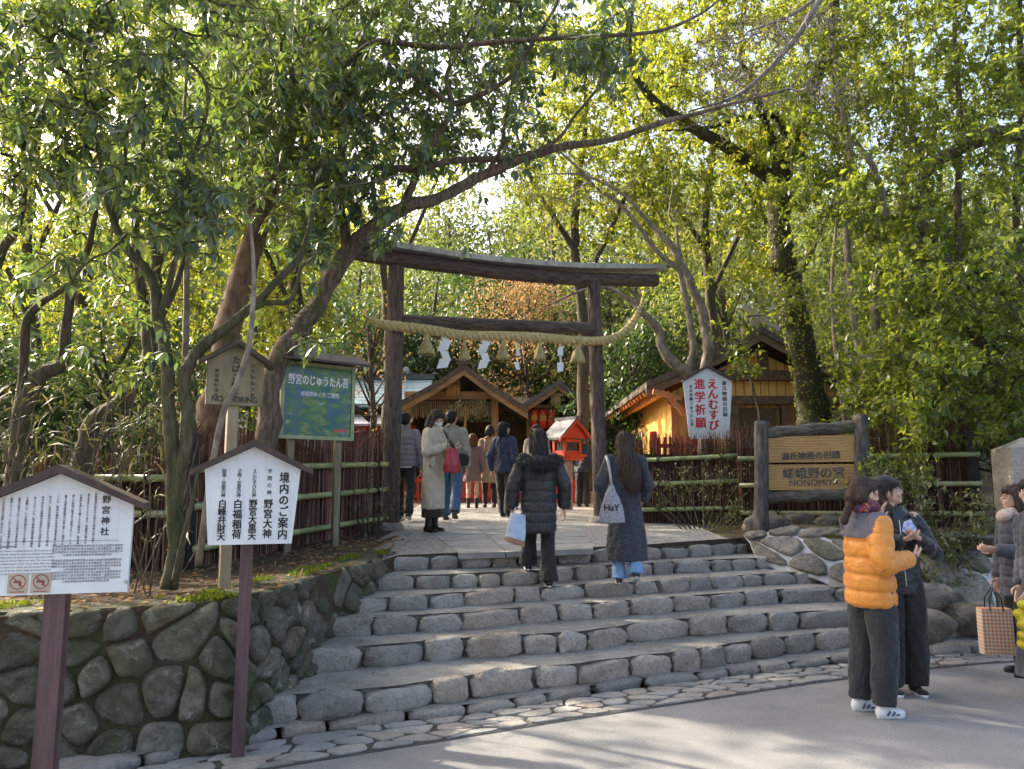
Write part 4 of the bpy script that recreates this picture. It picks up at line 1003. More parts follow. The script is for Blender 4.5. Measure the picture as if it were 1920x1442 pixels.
# -- the leaning tree that arches over the gate
arch = [
 [(470, 1010, 7.9, 0.1258), (500, 790, 7.9, 0.1147), (517, 688, 7.92, 0.1073), (562, 611, 7.95, 0.1036), (595, 573, 8.0, 0.0999), (617, 537, 8.0, 0.0962), (650, 473, 8.0, 0.0962), (690, 436, 8.0, 0.0851), (756, 389, 8.05, 0.0740), (815, 375, 8.1, 0.0629), (873, 346, 8.15, 0.0592), (959, 306, 8.3, 0.0533), (1050, 276, 8.4, 0.0481), (1140, 263, 8.5, 0.0370), (1240, 230, 8.6, 0.0311), (1306, 213, 8.7, 0.0252), (1406, 186, 8.8, 0.0178), (1470, 172, 8.8, 0.0089)],
 [(650, 473, 8.0, 0.0666), (642, 422, 8.0, 0.0555), (636, 350, 7.95, 0.0444), (640, 250, 7.9, 0.0333), (650, 160, 7.9, 0.0222), (700, 20, 7.8, 0.0148)],
 [(752, 391, 8.05, 0.0518), (776, 340, 8.0, 0.0407), (793, 300, 7.95, 0.0370), (833, 233, 7.9, 0.0311), (846, 192, 7.85, 0.0296), (838, 140, 7.8, 0.0222), (880, 60, 7.7, 0.0148), (920, -30, 7.7, 0.0089)],
 [(600, 322, 8.1, 0.0370), (690, 314, 8.1, 0.0370), (790, 317, 8.1, 0.0370), (840, 303, 8.15, 0.0370), (960, 296, 8.3, 0.0333), (1040, 283, 8.4, 0.0222)],
 [(740, 120, 7.6, 0.0259), (773, 140, 7.6, 0.0296), (806, 166, 7.7, 0.0296), (850, 194, 7.8, 0.0311), (906, 176, 7.7, 0.0296), (950, 150, 7.6, 0.0266), (973, 120, 7.55, 0.0237), (1006, 70, 7.5, 0.0207), (1043, 10, 7.4, 0.0163), (1060, -60, 7.3, 0.0089)],
 [(640, 130, 7.8, 0.0296), (673, 97, 7.7, 0.0311), (713, 78, 7.6, 0.0311), (823, 88, 7.5, 0.0296), (960, 76, 7.4, 0.0266), (1073, 70, 7.4, 0.0237), (1223, 60, 7.5, 0.0192), (1306, 30, 7.6, 0.0148), (1360, -10, 7.7, 0.0089)],
 [(480, 160, 8.2, 0.0370), (593, 70, 8.1, 0.0333), (656, 3, 8.0, 0.0259), (700, -60, 7.9, 0.0148)],
 [(960, 307, 8.3, 0.0296), (1040, 265, 8.2, 0.0222), (1080, 215, 8.2, 0.0178), (1150, 130, 8.2, 0.0118), (1180, 60, 8.2, 0.0074)],
 [(873, 346, 8.2, 0.0222), (930, 300, 8.1, 0.0178), (950, 210, 8.0, 0.0148), (960, 150, 7.9, 0.0104)],
]
tree('arching_tree', 'leaning brown tree whose long limbs arch over the log gate', 'tree', arch,
     [(400, 760, -60, 360, 6.6, 8.6, 820, 52), (560, 760, 280, 470, 6.8, 8.0, 170), (640, 1000, -80, 300, 6.8, 10.5, 860, 70), (900, 1200, -120, 130, 7, 9.2, 330, 24), (760, 1000, 200, 330, 7.5, 9.0, 90, 12), (700, 900, 430, 480, 8, 8.6, 5), (400, 1000, -420, -60, 6.0, 9.0, 170)],
     BK_BROWN, LF_DROOP, 'whorl', 10, .13, .050, base=tuple(W(470, 1010, 7.9)))
# bare twigs hanging from the arch to the right
tree('bare_branch_tree', 'grey leafless cherry twigs spreading above the arching limb', 'tree',
     [[(1640, -160, 9.6, .06), (1560, -40, 9.4, .05), (1500, 60, 9.2, .04), (1440, 130, 9.1, .03), (1380, 180, 9.0, .02), (1290, 210, 9.0, .01)], [(1540, -10, 9.4, .03), (1480, 30, 9.2, .02), (1400, 60, 9.1, .01)]],
     [(1330, 1590, 30, 190, 8.4, 9.8, 1500, 34), (1280, 1420, 150, 230, 8.6, 9.6, 260, 10)], m_bark('grey twig bark', (.12, .10, .095), (.26, .23, .215), 0), None, r0=.0030, base=(6.2, 9.8, 1.0))
# -- mossy several-stemmed tree by the wall
moss = [
 [(318, 1104, 5.45, 0.0585), (330, 1000, 5.45, 0.0546), (322, 900, 5.45, 0.0515), (318, 800, 5.45, 0.0484), (312, 700, 5.5, 0.0468), (300, 600, 5.55, 0.0429), (283, 520, 5.6, 0.0390), (235, 460, 5.6, 0.0328), (207, 400, 5.6, 0.0281), (195, 330, 5.6, 0.0234), (170, 230, 5.6, 0.0156), (150, 120, 5.6, 0.0109)],
 [(326, 960, 5.45, 0.0468), (350, 800, 5.45, 0.0468), (347, 712, 5.5, 0.0452), (380, 650, 5.6, 0.0429), (440, 600, 5.7, 0.0390), (480, 570, 5.75, 0.0359), (520, 527, 5.8, 0.0312), (556, 488, 5.9, 0.0281), (577, 440, 5.9, 0.0218), (590, 360, 5.9, 0.0140)],
 [(462, 585, 5.72, 0.0234), (500, 568, 5.75, 0.0234), (540, 565, 5.75, 0.0211), (556, 535, 5.75, 0.0187), (566, 500, 5.75, 0.0140), (600, 470, 5.75, 0.0078)],
 [(207, 400, 5.6, 0.0172), (232, 330, 5.55, 0.0156), (240, 240, 5.5, 0.0125), (262, 150, 5.5, 0.0078)],
 [(300, 600, 5.55, 0.0234), (330, 480, 5.5, 0.0203), (338, 380, 5.45, 0.0172), (390, 180, 5.4, 0.0140), (330, 90, 5.4, 0.0094)],
 [(328, 1088, 5.35, 0.0187), (342, 1010, 5.35, 0.0172), (360, 940, 5.35, 0.0156), (372, 885, 5.35, 0.0125)],
]
tree('mossy_tree', 'mossy forked tree growing from the top of the boulder wall', 'tree', moss,
     [(-40, 430, -40, 330, 4.9, 6.4, 640), (60, 420, 330, 520, 5.0, 6.2, 170), (150, 330, 520, 720, 5.3, 6.2, 22), (380, 620, 350, 640, 5.4, 6.2, 22), (-200, 500, -420, -40, 4.6, 6.8, 160)],
     BK_MOSS, LF_DROOP, 'whorl', 10, .108, .042, base=tuple(W(318, 1104, 5.45)))
# -- thick reddish trunk
tree('red_trunk_tree', 'thick smooth reddish trunk rising behind the no smoking board', 'tree',
     [[(395, 1010, 8.7, .18), (405, 760, 8.7, .165), (428, 620, 8.7, .15), (455, 520, 8.7, .14), (482, 430, 8.7, .125), (506, 360, 8.7, .105), (535, 250, 8.7, .11), (562, 120, 8.7, .08), (600, -30, 8.7, .05), (640, -200, 8.6, .03)],
      [(484, 440, 8.7, .10), (462, 330, 8.8, .085), (448, 200, 8.9, .07), (446, 60, 9.0, .055), (450, -100, 9, .03)]],
     [(260, 700, -80, 300, 8, 10.5, 560), (330, 560, 280, 460, 8, 9.4, 90), (100, 600, -500, -80, 7.5, 11, 160)], BK_RED, LF_DROOP, 'whorl', 9, .135, .052, base=tuple(W(395, 1010, 8.7)))
# -- left edge trunks
tree('edge_tree', 'rough dark tree with a mossy side branch at the picture edge', 'tree',
     [[(30, 1010, 6.2, 0.0800), (35, 896, 6.2, 0.0760), (40, 781, 6.2, 0.0680), (76, 705, 6.2, 0.0600), (118, 677, 6.2, 0.0480), (131, 556, 6.2, 0.0360), (150, 500, 6.2, 0.0320), (172, 440, 6.2, 0.0240), (180, 330, 6.2, 0.0160), (130, 200, 6.2, 0.0112)],
      [(38, 781, 6.2, 0.0400), (44, 690, 6.2, 0.0360), (48, 605, 6.2, 0.0336), (72, 572, 6.2, 0.0288), (114, 545, 6.2, 0.0240), (170, 500, 6.2, 0.0128)],
      [(-30, 900, 6.0, 0.0480), (-20, 640, 6.0, 0.0400), (0, 480, 6.0, 0.0360), (35, 417, 6.0, 0.0288), (46, 300, 6.0, 0.0200), (40, 120, 6.0, 0.0120)]],
     [(-80, 200, 240, 600, 5.6, 6.8, 160), (-60, 160, 20, 260, 5.6, 6.6, 90), (-300, 60, -350, 300, 4.6, 6.8, 160)], BK_DARK, LF_DROOP, 'whorl', 9, .10, .034, base=tuple(W(30, 1010, 6.2)))
tree('leaning_tree', 'dark trunk leaning out of the dry undergrowth', 'tree',
     [[(120, 990, 6.7, 0.0935), (173, 809, 6.7, 0.0850), (225, 760, 6.7, 0.0808), (263, 705, 6.75, 0.0765), (282, 656, 6.8, 0.0680), (276, 590, 6.8, 0.0510), (262, 520, 6.8, 0.0425), (255, 400, 6.9, 0.0298), (270, 250, 7, 0.0170)], [(280, 650, 6.8, 0.0425), (300, 600, 6.9, 0.0340), (340, 500, 7, 0.0255), (352, 380, 7, 0.0170)]],
     [(150, 380, 200, 560, 6.4, 7.6, 90)], BK_DARK, LF_DROOP, 'whorl', 9, .105, .036, base=tuple(W(120, 990, 6.7)))
tree('sapling', 'thin pale straight sapling between the mossy tree and reddish trunk', 'tree',
     [[(343, 1020, 7.2, .035), (347, 670, 7.2, .032), (350, 532, 7.2, .03), (351, 400, 7.2, .026), (345, 250, 7.2, .02), (352, 60, 7.2, .012)]], [(300, 420, 60, 330, 6.8, 7.6, 40)], BK_PALE, LF_DROOP, 'whorl', 9, .105, .036, base=tuple(W(343, 1020, 7.2)))
pole = MB(); Q = catmull([(*W(398, 868, 5.2), .022), (*W(420, 770, 5.2), .022), (*W(446, 716, 5.2), .021), (*W(468, 640, 5.2), .019), (*W(476, 520, 5.2), .016), (*W(470, 420, 5.2), .010)], 6)
Q = np.vstack([[*W(372, 1060, 5.25), .024], Q]); pole.tube(Q[:, :3], Q[:, 3], 10, wob=.04)
o = pole.build('dead_sapling', BK_PALE); tag(o, 'bare pale stem slanting across the no smoking board', 'bare sapling')
# -- back-lit trees behind the left-hand ones
for i, (px, Y, sp, lab) in enumerate((
  (60, 12.5, [(-150, 260, -60, 700, 11, 15, 1000, 70), (-150, 300, -60, 300, 11, 16, 520, 50)], 'yellow green tree shining through behind the dark edge trunk'),
  (300, 13.5, [(120, 480, -80, 760, 12, 16, 1100, 80), (200, 640, -80, 280, 12, 16, 520, 50)], 'sunlit bushy tree behind the mossy forked tree'),
  (560, 12.2, [(440, 640, 330, 720, 11, 14, 700, 50), (380, 620, 0, 330, 11, 15, 420, 40)], 'bright yellow green tree between reddish trunk and poster board'))):
    b = W(px, 940, Y)
    tree('sunlit_tree', lab, 'tree', [[(px, 960, Y, .12), (px+12, 700, Y, .10), (px-10, 450, Y, .08), (px+15, 200, Y, .06), (px, -40, Y, .03)], [(px-4, 500, Y, .05), (px+70, 330, Y+.5, .035), (px+110, 120, Y+.5, .015)], [(px+5, 620, Y, .05), (px-80, 420, Y-.4, .035), (px-110, 240, Y, .012)]],
         sp, BK_DARK, LF_GOLD, 'spray', 13, .105, .052, base=tuple(b), r0=.004)
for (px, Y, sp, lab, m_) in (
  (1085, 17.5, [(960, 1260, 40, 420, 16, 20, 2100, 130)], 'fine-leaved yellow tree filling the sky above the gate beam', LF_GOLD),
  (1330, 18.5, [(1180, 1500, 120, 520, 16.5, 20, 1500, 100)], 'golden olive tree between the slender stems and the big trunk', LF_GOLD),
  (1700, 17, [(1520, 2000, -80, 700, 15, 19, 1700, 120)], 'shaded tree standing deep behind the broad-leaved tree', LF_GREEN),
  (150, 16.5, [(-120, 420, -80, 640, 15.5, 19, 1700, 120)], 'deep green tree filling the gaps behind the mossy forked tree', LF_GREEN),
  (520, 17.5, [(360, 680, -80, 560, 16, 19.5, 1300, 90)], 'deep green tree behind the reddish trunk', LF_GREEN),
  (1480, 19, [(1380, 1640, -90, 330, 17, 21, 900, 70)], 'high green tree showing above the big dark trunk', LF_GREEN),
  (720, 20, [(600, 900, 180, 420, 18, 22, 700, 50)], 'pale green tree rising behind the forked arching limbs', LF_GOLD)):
    tree('background_tree', lab, 'tree', [[(px, 900, Y, .16), (px+10, 650, Y, .13), (px-8, 420, Y, .10), (px+14, 200, Y, .06), (px, 40, Y, .03)], [(px, 560, Y, .07), (px+90, 360, Y+.6, .05), (px+140, 200, Y+.6, .02)], [(px, 480, Y, .07), (px-90, 330, Y-.4, .05), (px-140, 160, Y, .02)]],
         sp, BK_DARK, m_, 'spray', 12, .13, .06, base=tuple(W(px, 940, Y)), r0=.004)
# -- slender pale-stemmed tree right of the gate
tree('slender_tree', 'slender tree with several twisting sunlit pale stems beside the gate', 'tree',
     [[(1322, 900, 13.4, .11), (1318, 760, 13.4, .105), (1296, 706, 13.4, .095), (1260, 678, 13.3, .09), (1242, 649, 13.3, .082), (1236, 622, 13.3, .08), (1218, 599, 13.2, .07), (1202, 585, 13.2, .06), (1180, 563, 13.3, .045), (1140, 540, 13.4, .035), (1090, 545, 13.6, .022), (1000, 585, 13.8, .01)],
      [(1300, 712, 13.4, .085), (1290, 690, 13.4, .075), (1300, 655, 13.4, .07), (1294, 604, 13.5, .062), (1288, 564, 13.5, .058), (1280, 535, 13.5, .055), (1271, 504, 13.5, .055), (1244, 483, 13.5, .05), (1218, 456, 13.5, .046), (1192, 419, 13.5, .04), (1160, 380, 13.5, .036), (1120, 353, 13.4, .03), (1073, 305, 13.3, .024), (1010, 250, 13.2, .012)],
      [(1322, 720, 13.5, .10), (1328, 660, 13.5, .095), (1322, 610, 13.6, .09), (1308, 562, 13.6, .08), (1292, 525, 13.6, .075), (1276, 491, 13.6, .07), (1255, 456, 13.6, .06), (1229, 430, 13.7, .05), (1202, 400, 13.7, .042), (1170, 366, 13.7, .034), (1100, 330, 13.7, .022), (1040, 325, 13.7, .01)],
      [(1280, 490, 13.6, .034), (1271, 459, 13.6, .03), (1267, 420, 13.6, .026), (1255, 400, 13.6, .022), (1262, 330, 13.6, .014), (1240, 250, 13.6, .008)],
      [(1204, 588, 13.2, .035), (1192, 560, 13.2, .034), (1172, 530, 13.1, .03), (1150, 500, 13.0, .02), (1120, 480, 13, .01)]],
     [(940, 1240, 250, 400, 12.5, 14.5, 260, 30), (1120, 1330, 300, 480, 12.8, 14.4, 60)], BK_PALE, LF_GOLD, 'spray', 4, .10, .05, base=tuple(W(1322, 900, 13.4)), r0=.005, bare=.75)
# -- big ivy-clad trunk
tree('big_tree', 'big dark ivy-clad tree standing in front of the yellow wooden house', 'tree',
     [[(1545, 905, 12.9, .30), (1528, 790, 12.9, .27), (1510, 690, 12.9, .235), (1492, 600, 12.9, .215), (1473, 500, 12.9, .20), (1463, 430, 12.9, .19), (1461, 340, 12.9, .185), (1476, 290, 12.9, .15), (1500, 250, 12.9, .13), (1530, 150, 13, .11), (1560, 40, 13, .09), (1580, -120, 13, .05)],
      [(1458, 345, 12.9, .13), (1432, 325, 12.9, .12), (1383, 290, 12.8, .11), (1340, 262, 12.7, .10), (1256, 213, 12.6, .09), (1206, 166, 12.5, .075), (1180, 110, 12.4, .05), (1185, 30, 12.4, .03), (1200, -80, 12.4, .02)],
      [(1466, 310, 12.9, .10), (1453, 283, 12.9, .10), (1433, 226, 12.9, .085), (1410, 160, 12.9, .07), (1390, 100, 12.9, .05), (1400, -40, 12.9, .03)],
      [(1482, 290, 12.9, .09), (1465, 230, 12.9, .08), (1440, 213, 12.8, .07), (1390, 222, 12.7, .05), (1320, 240, 12.6, .03), (1240, 245, 12.5, .015)],
      [(1490, 275, 12.9, .08), (1520, 315, 13, .07), (1560, 330, 13, .05)]],
     [(1160, 1480, -80, 230, 11.2, 14.4, 860, 70), (1180, 1460, 220, 340, 11.6, 13.6, 150), (1340, 1450, 460, 520, 12.2, 13, 40, 4), (1440, 1700, -120, 220, 11.6, 14.6, 620, 50), (1380, 1500, 280, 420, 11.8, 13, 50), (1100, 1800, -450, -80, 10, 15, 300)],
     m_bark('ivy-clad bark', (.022, .018, .010), (.075, .062, .03), .55), LF_GOLD, 'spray', 13, .105, .052, base=tuple(W(1545, 905, 12.9)))
# ivy leaves on its trunk and on the arching trunk
def ivy(pxs, n, mat, lab, r, spread=1.0):
    Q = catmull([(*W(a, b, c), q) for a, b, c, q in pxs], 10); i = rng.integers(0, len(Q), n)
    th = rng.uniform(0, 6.28, n); off = np.stack([np.cos(th), np.sin(th), np.zeros(n)], 1)
    p = Q[i, :3]+off*(Q[i, 3]*1.02)[:, None]+np.stack([np.zeros(n), np.zeros(n), rng.normal(0, .06, n)], 1)
    d = unit(np.array([0, 0, -1.0])+off*.3+rng.normal(0, .4, (n, 3)))
    V, F = leaf_arrays(p, d, off+rng.normal(0, .25, (n, 3)), rng.uniform(.6, 1.1, n)*r, rng.uniform(.5, .9, n)*r)
    o = mobj('ivy', tris_mesh('ivy', V, F), mat); tag(o, lab, 'ivy')
ivy([(1528, 790, 12.9, .28), (1510, 690, 12.9, .245), (1492, 600, 12.9, .225), (1473, 500, 12.9, .21), (1463, 430, 12.9, .20), (1461, 340, 12.9, .19)], 1500, LF_GOLD, 'small ivy leaves clinging to the big dark trunk', .05)
ivy([(517, 688, 7.92, .155), (562, 611, 7.95, .15), (595, 573, 8.0, .145), (617, 537, 8.0, .14)], 260, LF_DEEP, 'sparse ivy leaves climbing the leaning trunk behind the poster board', .035)
# -- right-hand leafy trees
tree('leafy_tree', 'many-stemmed leafy tree glowing yellow green beside the big trunk', 'tree',
     [[(1640, 900, 11.2, .07), (1618, 700, 11.2, .06), (1596, 560, 11.2, .055), (1588, 420, 11.2, .05), (1596, 300, 11.2, .045), (1575, 180, 11.2, .035), (1556, 40, 11.2, .025), (1560, -80, 11.2, .015)],
      [(1660, 900, 11.3, .07), (1652, 720, 11.3, .065), (1640, 560, 11.3, .06), (1662, 420, 11.3, .055), (1640, 320, 11.3, .05), (1600, 260, 11.4, .04), (1560, 190, 11.5, .03)],
      [(1600, 900, 11, .035), (1572, 700, 11, .03), (1560, 560, 11, .026), (1568, 420, 11, .02), (1590, 250, 11, .014)],
      [(1690, 900, 11.4, .05), (1680, 700, 11.4, .045), (1700, 500, 11.4, .04), (1712, 392, 11.4, .036), (1730, 343, 11.4, .03), (1696, 186, 11.3, .02), (1695, 83, 11.3, .012)]],
     [(1585, 1740, 330, 800, 10, 12.6, 820, 70), (1500, 1600, 300, 470, 10.6, 12.4, 150, 20), (1480, 1760, -60, 320, 10.4, 12.6, 560, 56), (1580, 1660, 700, 840, 10.4, 11.4, 60)], BK_PALE, LF_GREEN, 'spray', 14, .105, .052, base=tuple(W(1640, 900, 11.2)))
tree('leafy_tree', 'dense broad-leaved tree with a heavy dark limb above the stone marker', 'tree',
     [[(1890, 900, 10.6, .12), (1850, 700, 10.6, .11), (1800, 540, 10.6, .10), (1740, 440, 10.6, .09), (1714, 388, 10.6, .085), (1740, 320, 10.5, .08), (1790, 283, 10.4, .10), (1866, 253, 10.3, .11), (1930, 246, 10.2, .11), (2060, 200, 10, .10)],
      [(1800, 520, 10.6, .05), (1796, 380, 10.7, .045), (1800, 220, 10.7, .04), (1790, 60, 10.7, .03), (1800, -80, 10.7, .015)], [(1914, 560, 10.9, .05), (1906, 360, 10.9, .05), (1916, 200, 10.9, .045), (1912, 60, 10.9, .04), (1915, -90, 10.9, .03)]],
     [(1680, 1960, 420, 820, 9.2, 11.6, 900, 76), (1680, 1990, -80, 420, 9.6, 12, 640, 64), (1690, 1900, 660, 830, 8.8, 9.8, 190, 20), (1900, 2300, -300, 800, 8.5, 11.5, 420), (1500, 2200, -450, -60, 8, 12, 320)], BK_DARK, LF_GREEN, 'spray', 14, .11, .055, base=tuple(W(1890, 900, 10.6)))
tree('house_sapling', 'young glossy-leaved sapling in front of the yellow house wall', 'tree',
     [[(1440, 880, 12.2, .022), (1425, 780, 12.2, .02), (1405, 700, 12.2, .018), (1390, 640, 12.2, .012), (1380, 600, 12.2, .008)]], [(1365, 1430, 655, 735, 11.9, 12.6, 26, 6), (1345, 1410, 600, 650, 11.9, 12.8, 18, 5), (1440, 1540, 535, 585, 11.6, 12.4, 40, 7)], BK_DARK, LF_GREEN, 'spray', 9, .11, .055, base=tuple(W(1440, 880, 12.2)))
# -- added tree, unseen: its crown is kept out of view to shade steps and street
SX = np.stack([rng.uniform(-11, 0, 4200), rng.uniform(-.5, 7.5, 4200), rng.uniform(3.2, 10, 4200)], 1)
SX = SX[(SX[:, 0] < -.78*SX[:, 1]-.3) | (SX[:, 2] > 1.9+.74*SX[:, 1])][:1700]
tree('shade_tree', 'unseen leafy tree added out of view to shade the steps and street', 'tree',
     [[((-6.2, 3.2, 0), 0, 0, .2), ((-6.1, 3.3, 2.5), 0, 0, .17), ((-5.8, 3.4, 5.0), 0, 0, .12), ((-5.2, 3.6, 7.5), 0, 0, .05)]], [], BK_DARK, LF_GREEN, 'spray', 12, .16, .08, base=(-6.2, 3.2, 0),
     extra=SX, r0=.003)
# -- shrubs
def shrub(name, lab, px, py, Y, specs, mat, k, L, Wd, stems=7, bark=None, bare=0.0, group=None, h=60, r0=.0025):
    limbs = []
    for i in range(stems):
        dx = (i-(stems-1)/2)*h*.28
        limbs.append([(px+dx*.15, py, Y, .012), (px+dx*.6, py-h*.5, Y+R.uniform(-.1, .1), .009), (px+dx*1.2, py-h, Y+R.uniform(-.2, .2), .005)])
    return tree(name, lab, 'shrub', limbs, specs, bark or BK_DARK, mat, 'spray', k, L, Wd, base=tuple(W(px, py, Y)), r0=r0, bare=bare, group=group)
LF_SHRUB = m_leaf('small olive leaves', [(0, (.05, .065, .028)), (.6, (.10, .115, .05)), (1, (.22, .20, .10))], .3, (.25, .28, .06), .5, .4)
shrub('spindly_shrub', 'spindly olive shrub of fine twigs before the bamboo rails', 1320, 1005, 10.7, [(1240, 1400, 850, 1000, 10.3, 11.0, 300, 22), (1280, 1370, 840, 930, 10.4, 10.9, 110, 9)], LF_SHRUB, 5, .045, .02, 11, bare=.35, h=120)
shrub('leafy_shrub', 'arching leafy shrub spilling over the rocks behind the two women', 1740, 1090, 8.5, [(1665, 1860, 930, 1110, 8.1, 8.7, 420, 40), (1640, 1720, 870, 930, 8.4, 8.9, 90, 10), (1690, 1830, 1040, 1120, 7.9, 8.3, 90, 12)], LF_SHRUB, 8, .075, .032, 9, h=130)
shrub('low_shrub', 'low green shrub at the foot of the carved signboard', 1640, 905, 9.0, [(1610, 1730, 866, 915, 8.7, 9.2, 110, 14)], LF_GREEN, 8, .07, .036, 5, h=40)
shrub('twiggy_shrub', 'dry twiggy shrub leaning on the gate post footing', 690, 1000, 9.6, [(640, 735, 880, 990, 9.2, 10.0, 200, 16)], LF_SHRUB, 2, .045, .018, 7, bare=.55, h=90)
# undergrowth at the left: sasa blades and dry stems
def undergrowth():
    N = 900; px = rng.uniform(-60, 360, N); py = rng.uniform(690, 1010, N); Y = rng.uniform(5.2, 8.0, N)
    p = np.array([tuple(W(a, b, c)) for a, b, c in zip(px, py, Y)]); kx = p[:, 2] > .9; p = p[kx]; n = len(p)
    d = unit(np.stack([rng.normal(0, 1, n), rng.normal(-.2, .8, n), rng.normal(-.35, .4, n)], 1))
    V, F = leaf_arrays(p, d, np.array([0, 0, 1.0])+rng.normal(0, .3, (n, 3)), rng.uniform(.10, .24, n), rng.uniform(.014, .026, n), .1, .25)
    o = mobj('undergrowth', tris_mesh('undergrowth', V, F), LF_DRY); tag(o, 'dry bamboo grass blades massed under the trees', 'undergrowth', kind='stuff')
    mb = MB()
    for i in range(150):
        a = R.uniform(-60, 360); b = R.uniform(5.3, 8.4); q = W(a, 900, b); q.z = T(q.x, q.y)
        t = q+Vector((R.gauss(0, .28), R.gauss(0, .2), R.uniform(.5, 1.7))); m = (q+t)/2+Vector((R.gauss(0, .08), 0, .05))
        Q = catmull([(*q, .008), (*m, .006), (*t, .003)], 4); mb.tube(Q[:, :3], Q[:, 3]*.8, 5, cap=False)
    o = mb.build('dry_stems', BK_BROWN); tag(o, 'tangle of thin dry stems under the trees', 'stems', kind='stuff')
undergrowth()
# fallen leaves on the bed, moss tufts along the wall top
n = 2600; x = rng.uniform(-4.2, -1.25, n); y = rng.uniform(4.7, 9.5, n); kx = (y > np.interp(x, FPx, FPy)+.05); x, y = x[kx], y[kx]; n = len(x)
p = np.stack([x, y, tz(x, y)+.012], 1); V, F = leaf_arrays(p, unit(rng.normal(0, 1, (n, 3))*np.array([1, 1, .15])), np.array([0, 0, 1.0])+rng.normal(0, .25, (n, 3)), rng.uniform(.04, .10, n), rng.uniform(.02, .04, n))
o = mobj('fallen_leaves', tris_mesh('fallen_leaves', V, F), LF_RUST); tag(o, 'brown fallen leaves scattered over the bed', 'leaf litter', kind='stuff')
n = 16000; s = rng.uniform(0, wL, n); c = rng.uniform(0, 1, n); kx = smooth_noise(np.stack([s*2.1, c, s*0], 1)) > .1; s, c = s[kx], c[kx]; n = len(s)
pp = np.array([wall_map(a, .99, -.03-b*.28) for a, b in zip(s, c)]); V, F = leaf_arrays(pp, unit(np.array([0, 0, .7])+rng.normal(0, .6, (n, 3))), rng.normal(0, 1, (n, 3)), rng.uniform(.02, .05, n), rng.uniform(.008, .016, n))
o = mobj('moss', tris_mesh('moss', V, F), m_leaf('bright moss', [(0, (.05, .075, .01)), (1, (.16, .20, .025))], .3, (.3, .36, .03), .7, .2)); tag(o, 'bright green moss along the top of the boulder wall', 'moss', kind='stuff')
n = 700; x = rng.uniform(-1.5, 5, n); y = rng.uniform(3.2, 8.5, n); p = np.stack([x, y, np.full(n, .006)], 1)
kx = y < np.interp(x, edge[:, 0], edge[:, 1])-.02; p = p[kx][:230]; n = len(p)
V, F = leaf_arrays(p, unit(rng.normal(0, 1, (n, 3))*np.array([1, 1, .02])), np.array([0, 0, 1.0])+rng.normal(0, .15, (n, 3)), rng.uniform(.012, .035, n), rng.uniform(.006, .014, n))
SP = []
for i in range(1, 6):
    for _ in range(60):
        u = R.uniform(.02, .9); v_ = R.uniform(.25, .95); a = LINES[i][int(u*69)]; b = LINES[i+1][int(u*69)]; SP.append((a[0]*(1-v_)+b[0]*v_, a[1]*(1-v_)+b[1]*v_, ZS[i+1]+.010))
SP = np.array(SP); V2, F2 = leaf_arrays(SP, unit(rng.normal(0, 1, (len(SP), 3))*np.array([1, 1, .05])), np.array([0, 0, 1.0])+rng.normal(0, .25, (len(SP), 3)), rng.uniform(.02, .06, len(SP)), rng.uniform(.008, .022, len(SP)))
V, F = np.vstack([V, V2]), np.vstack([F, F2+len(V)])
o = mobj('leaf_crumbs', tris_mesh('leaf_crumbs', V, F), LF_RUST); tag(o, 'small leaf crumbs littering the steps and street', 'leaf litter', kind='stuff')

# -- wooded hillside behind the shrine
def wood():
    P, D, Nn, Ls, Ws = [], [], [], [], []; mb = MB()
    trees = []
    for i in range(230):
        y = R.uniform(25, 62); x = R.uniform(-.85, .95)*y
        if -.19*y < x < .06*y and R.random() < .1: continue
        trees.append((x, y))
    for x, y in trees:
        g = T(x, y); h = R.uniform(5.5, 9.5)*(1.12 if -.25 < x/y < .0 else 1.5); rr = R.uniform(1.6, 2.7); m = int(900*(rr/2)**2)
        a = np.array([rng.normal(0, 1, m), rng.normal(0, 1, m), rng.normal(0, 1, m)]).T; a = unit(a)*rng.uniform(.35, 1, (m, 1))**.6
        lump = 1+.28*smooth_noise(a*3.1+x)
        p = a*lump[:, None]*np.array([rr, rr, h*.46])+np.array([x, y, g+h*.58])
        P.append(p); D.append(unit(a*.6+rng.normal(0, .7, (m, 3))-np.array([0, 0, .4]))); Nn.append(unit(a+np.array([0, 0, .6])+rng.normal(0, .5, (m, 3))))
        Ls.append(rng.uniform(.20, .42, m)); Ws.append(rng.uniform(.10, .20, m))
        mb.tube([(x, y, g-.3), (x+R.uniform(-.3, .3), y, g+h*.5), (x+R.uniform(-.5, .5), y, g+h*.9)], [.16, .11, .04], 6)
    V, F = leaf_arrays(np.concatenate(P), np.concatenate(D), np.concatenate(Nn), np.concatenate(Ls), np.concatenate(Ws), quad=True)
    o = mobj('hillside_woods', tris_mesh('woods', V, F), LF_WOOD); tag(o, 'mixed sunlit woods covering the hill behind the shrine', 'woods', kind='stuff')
    c = mb.build('woodland_trunks', BK_DARK); tag(c, 'far trunks standing in the hillside woods', 'trunks', kind='stuff')
wood()
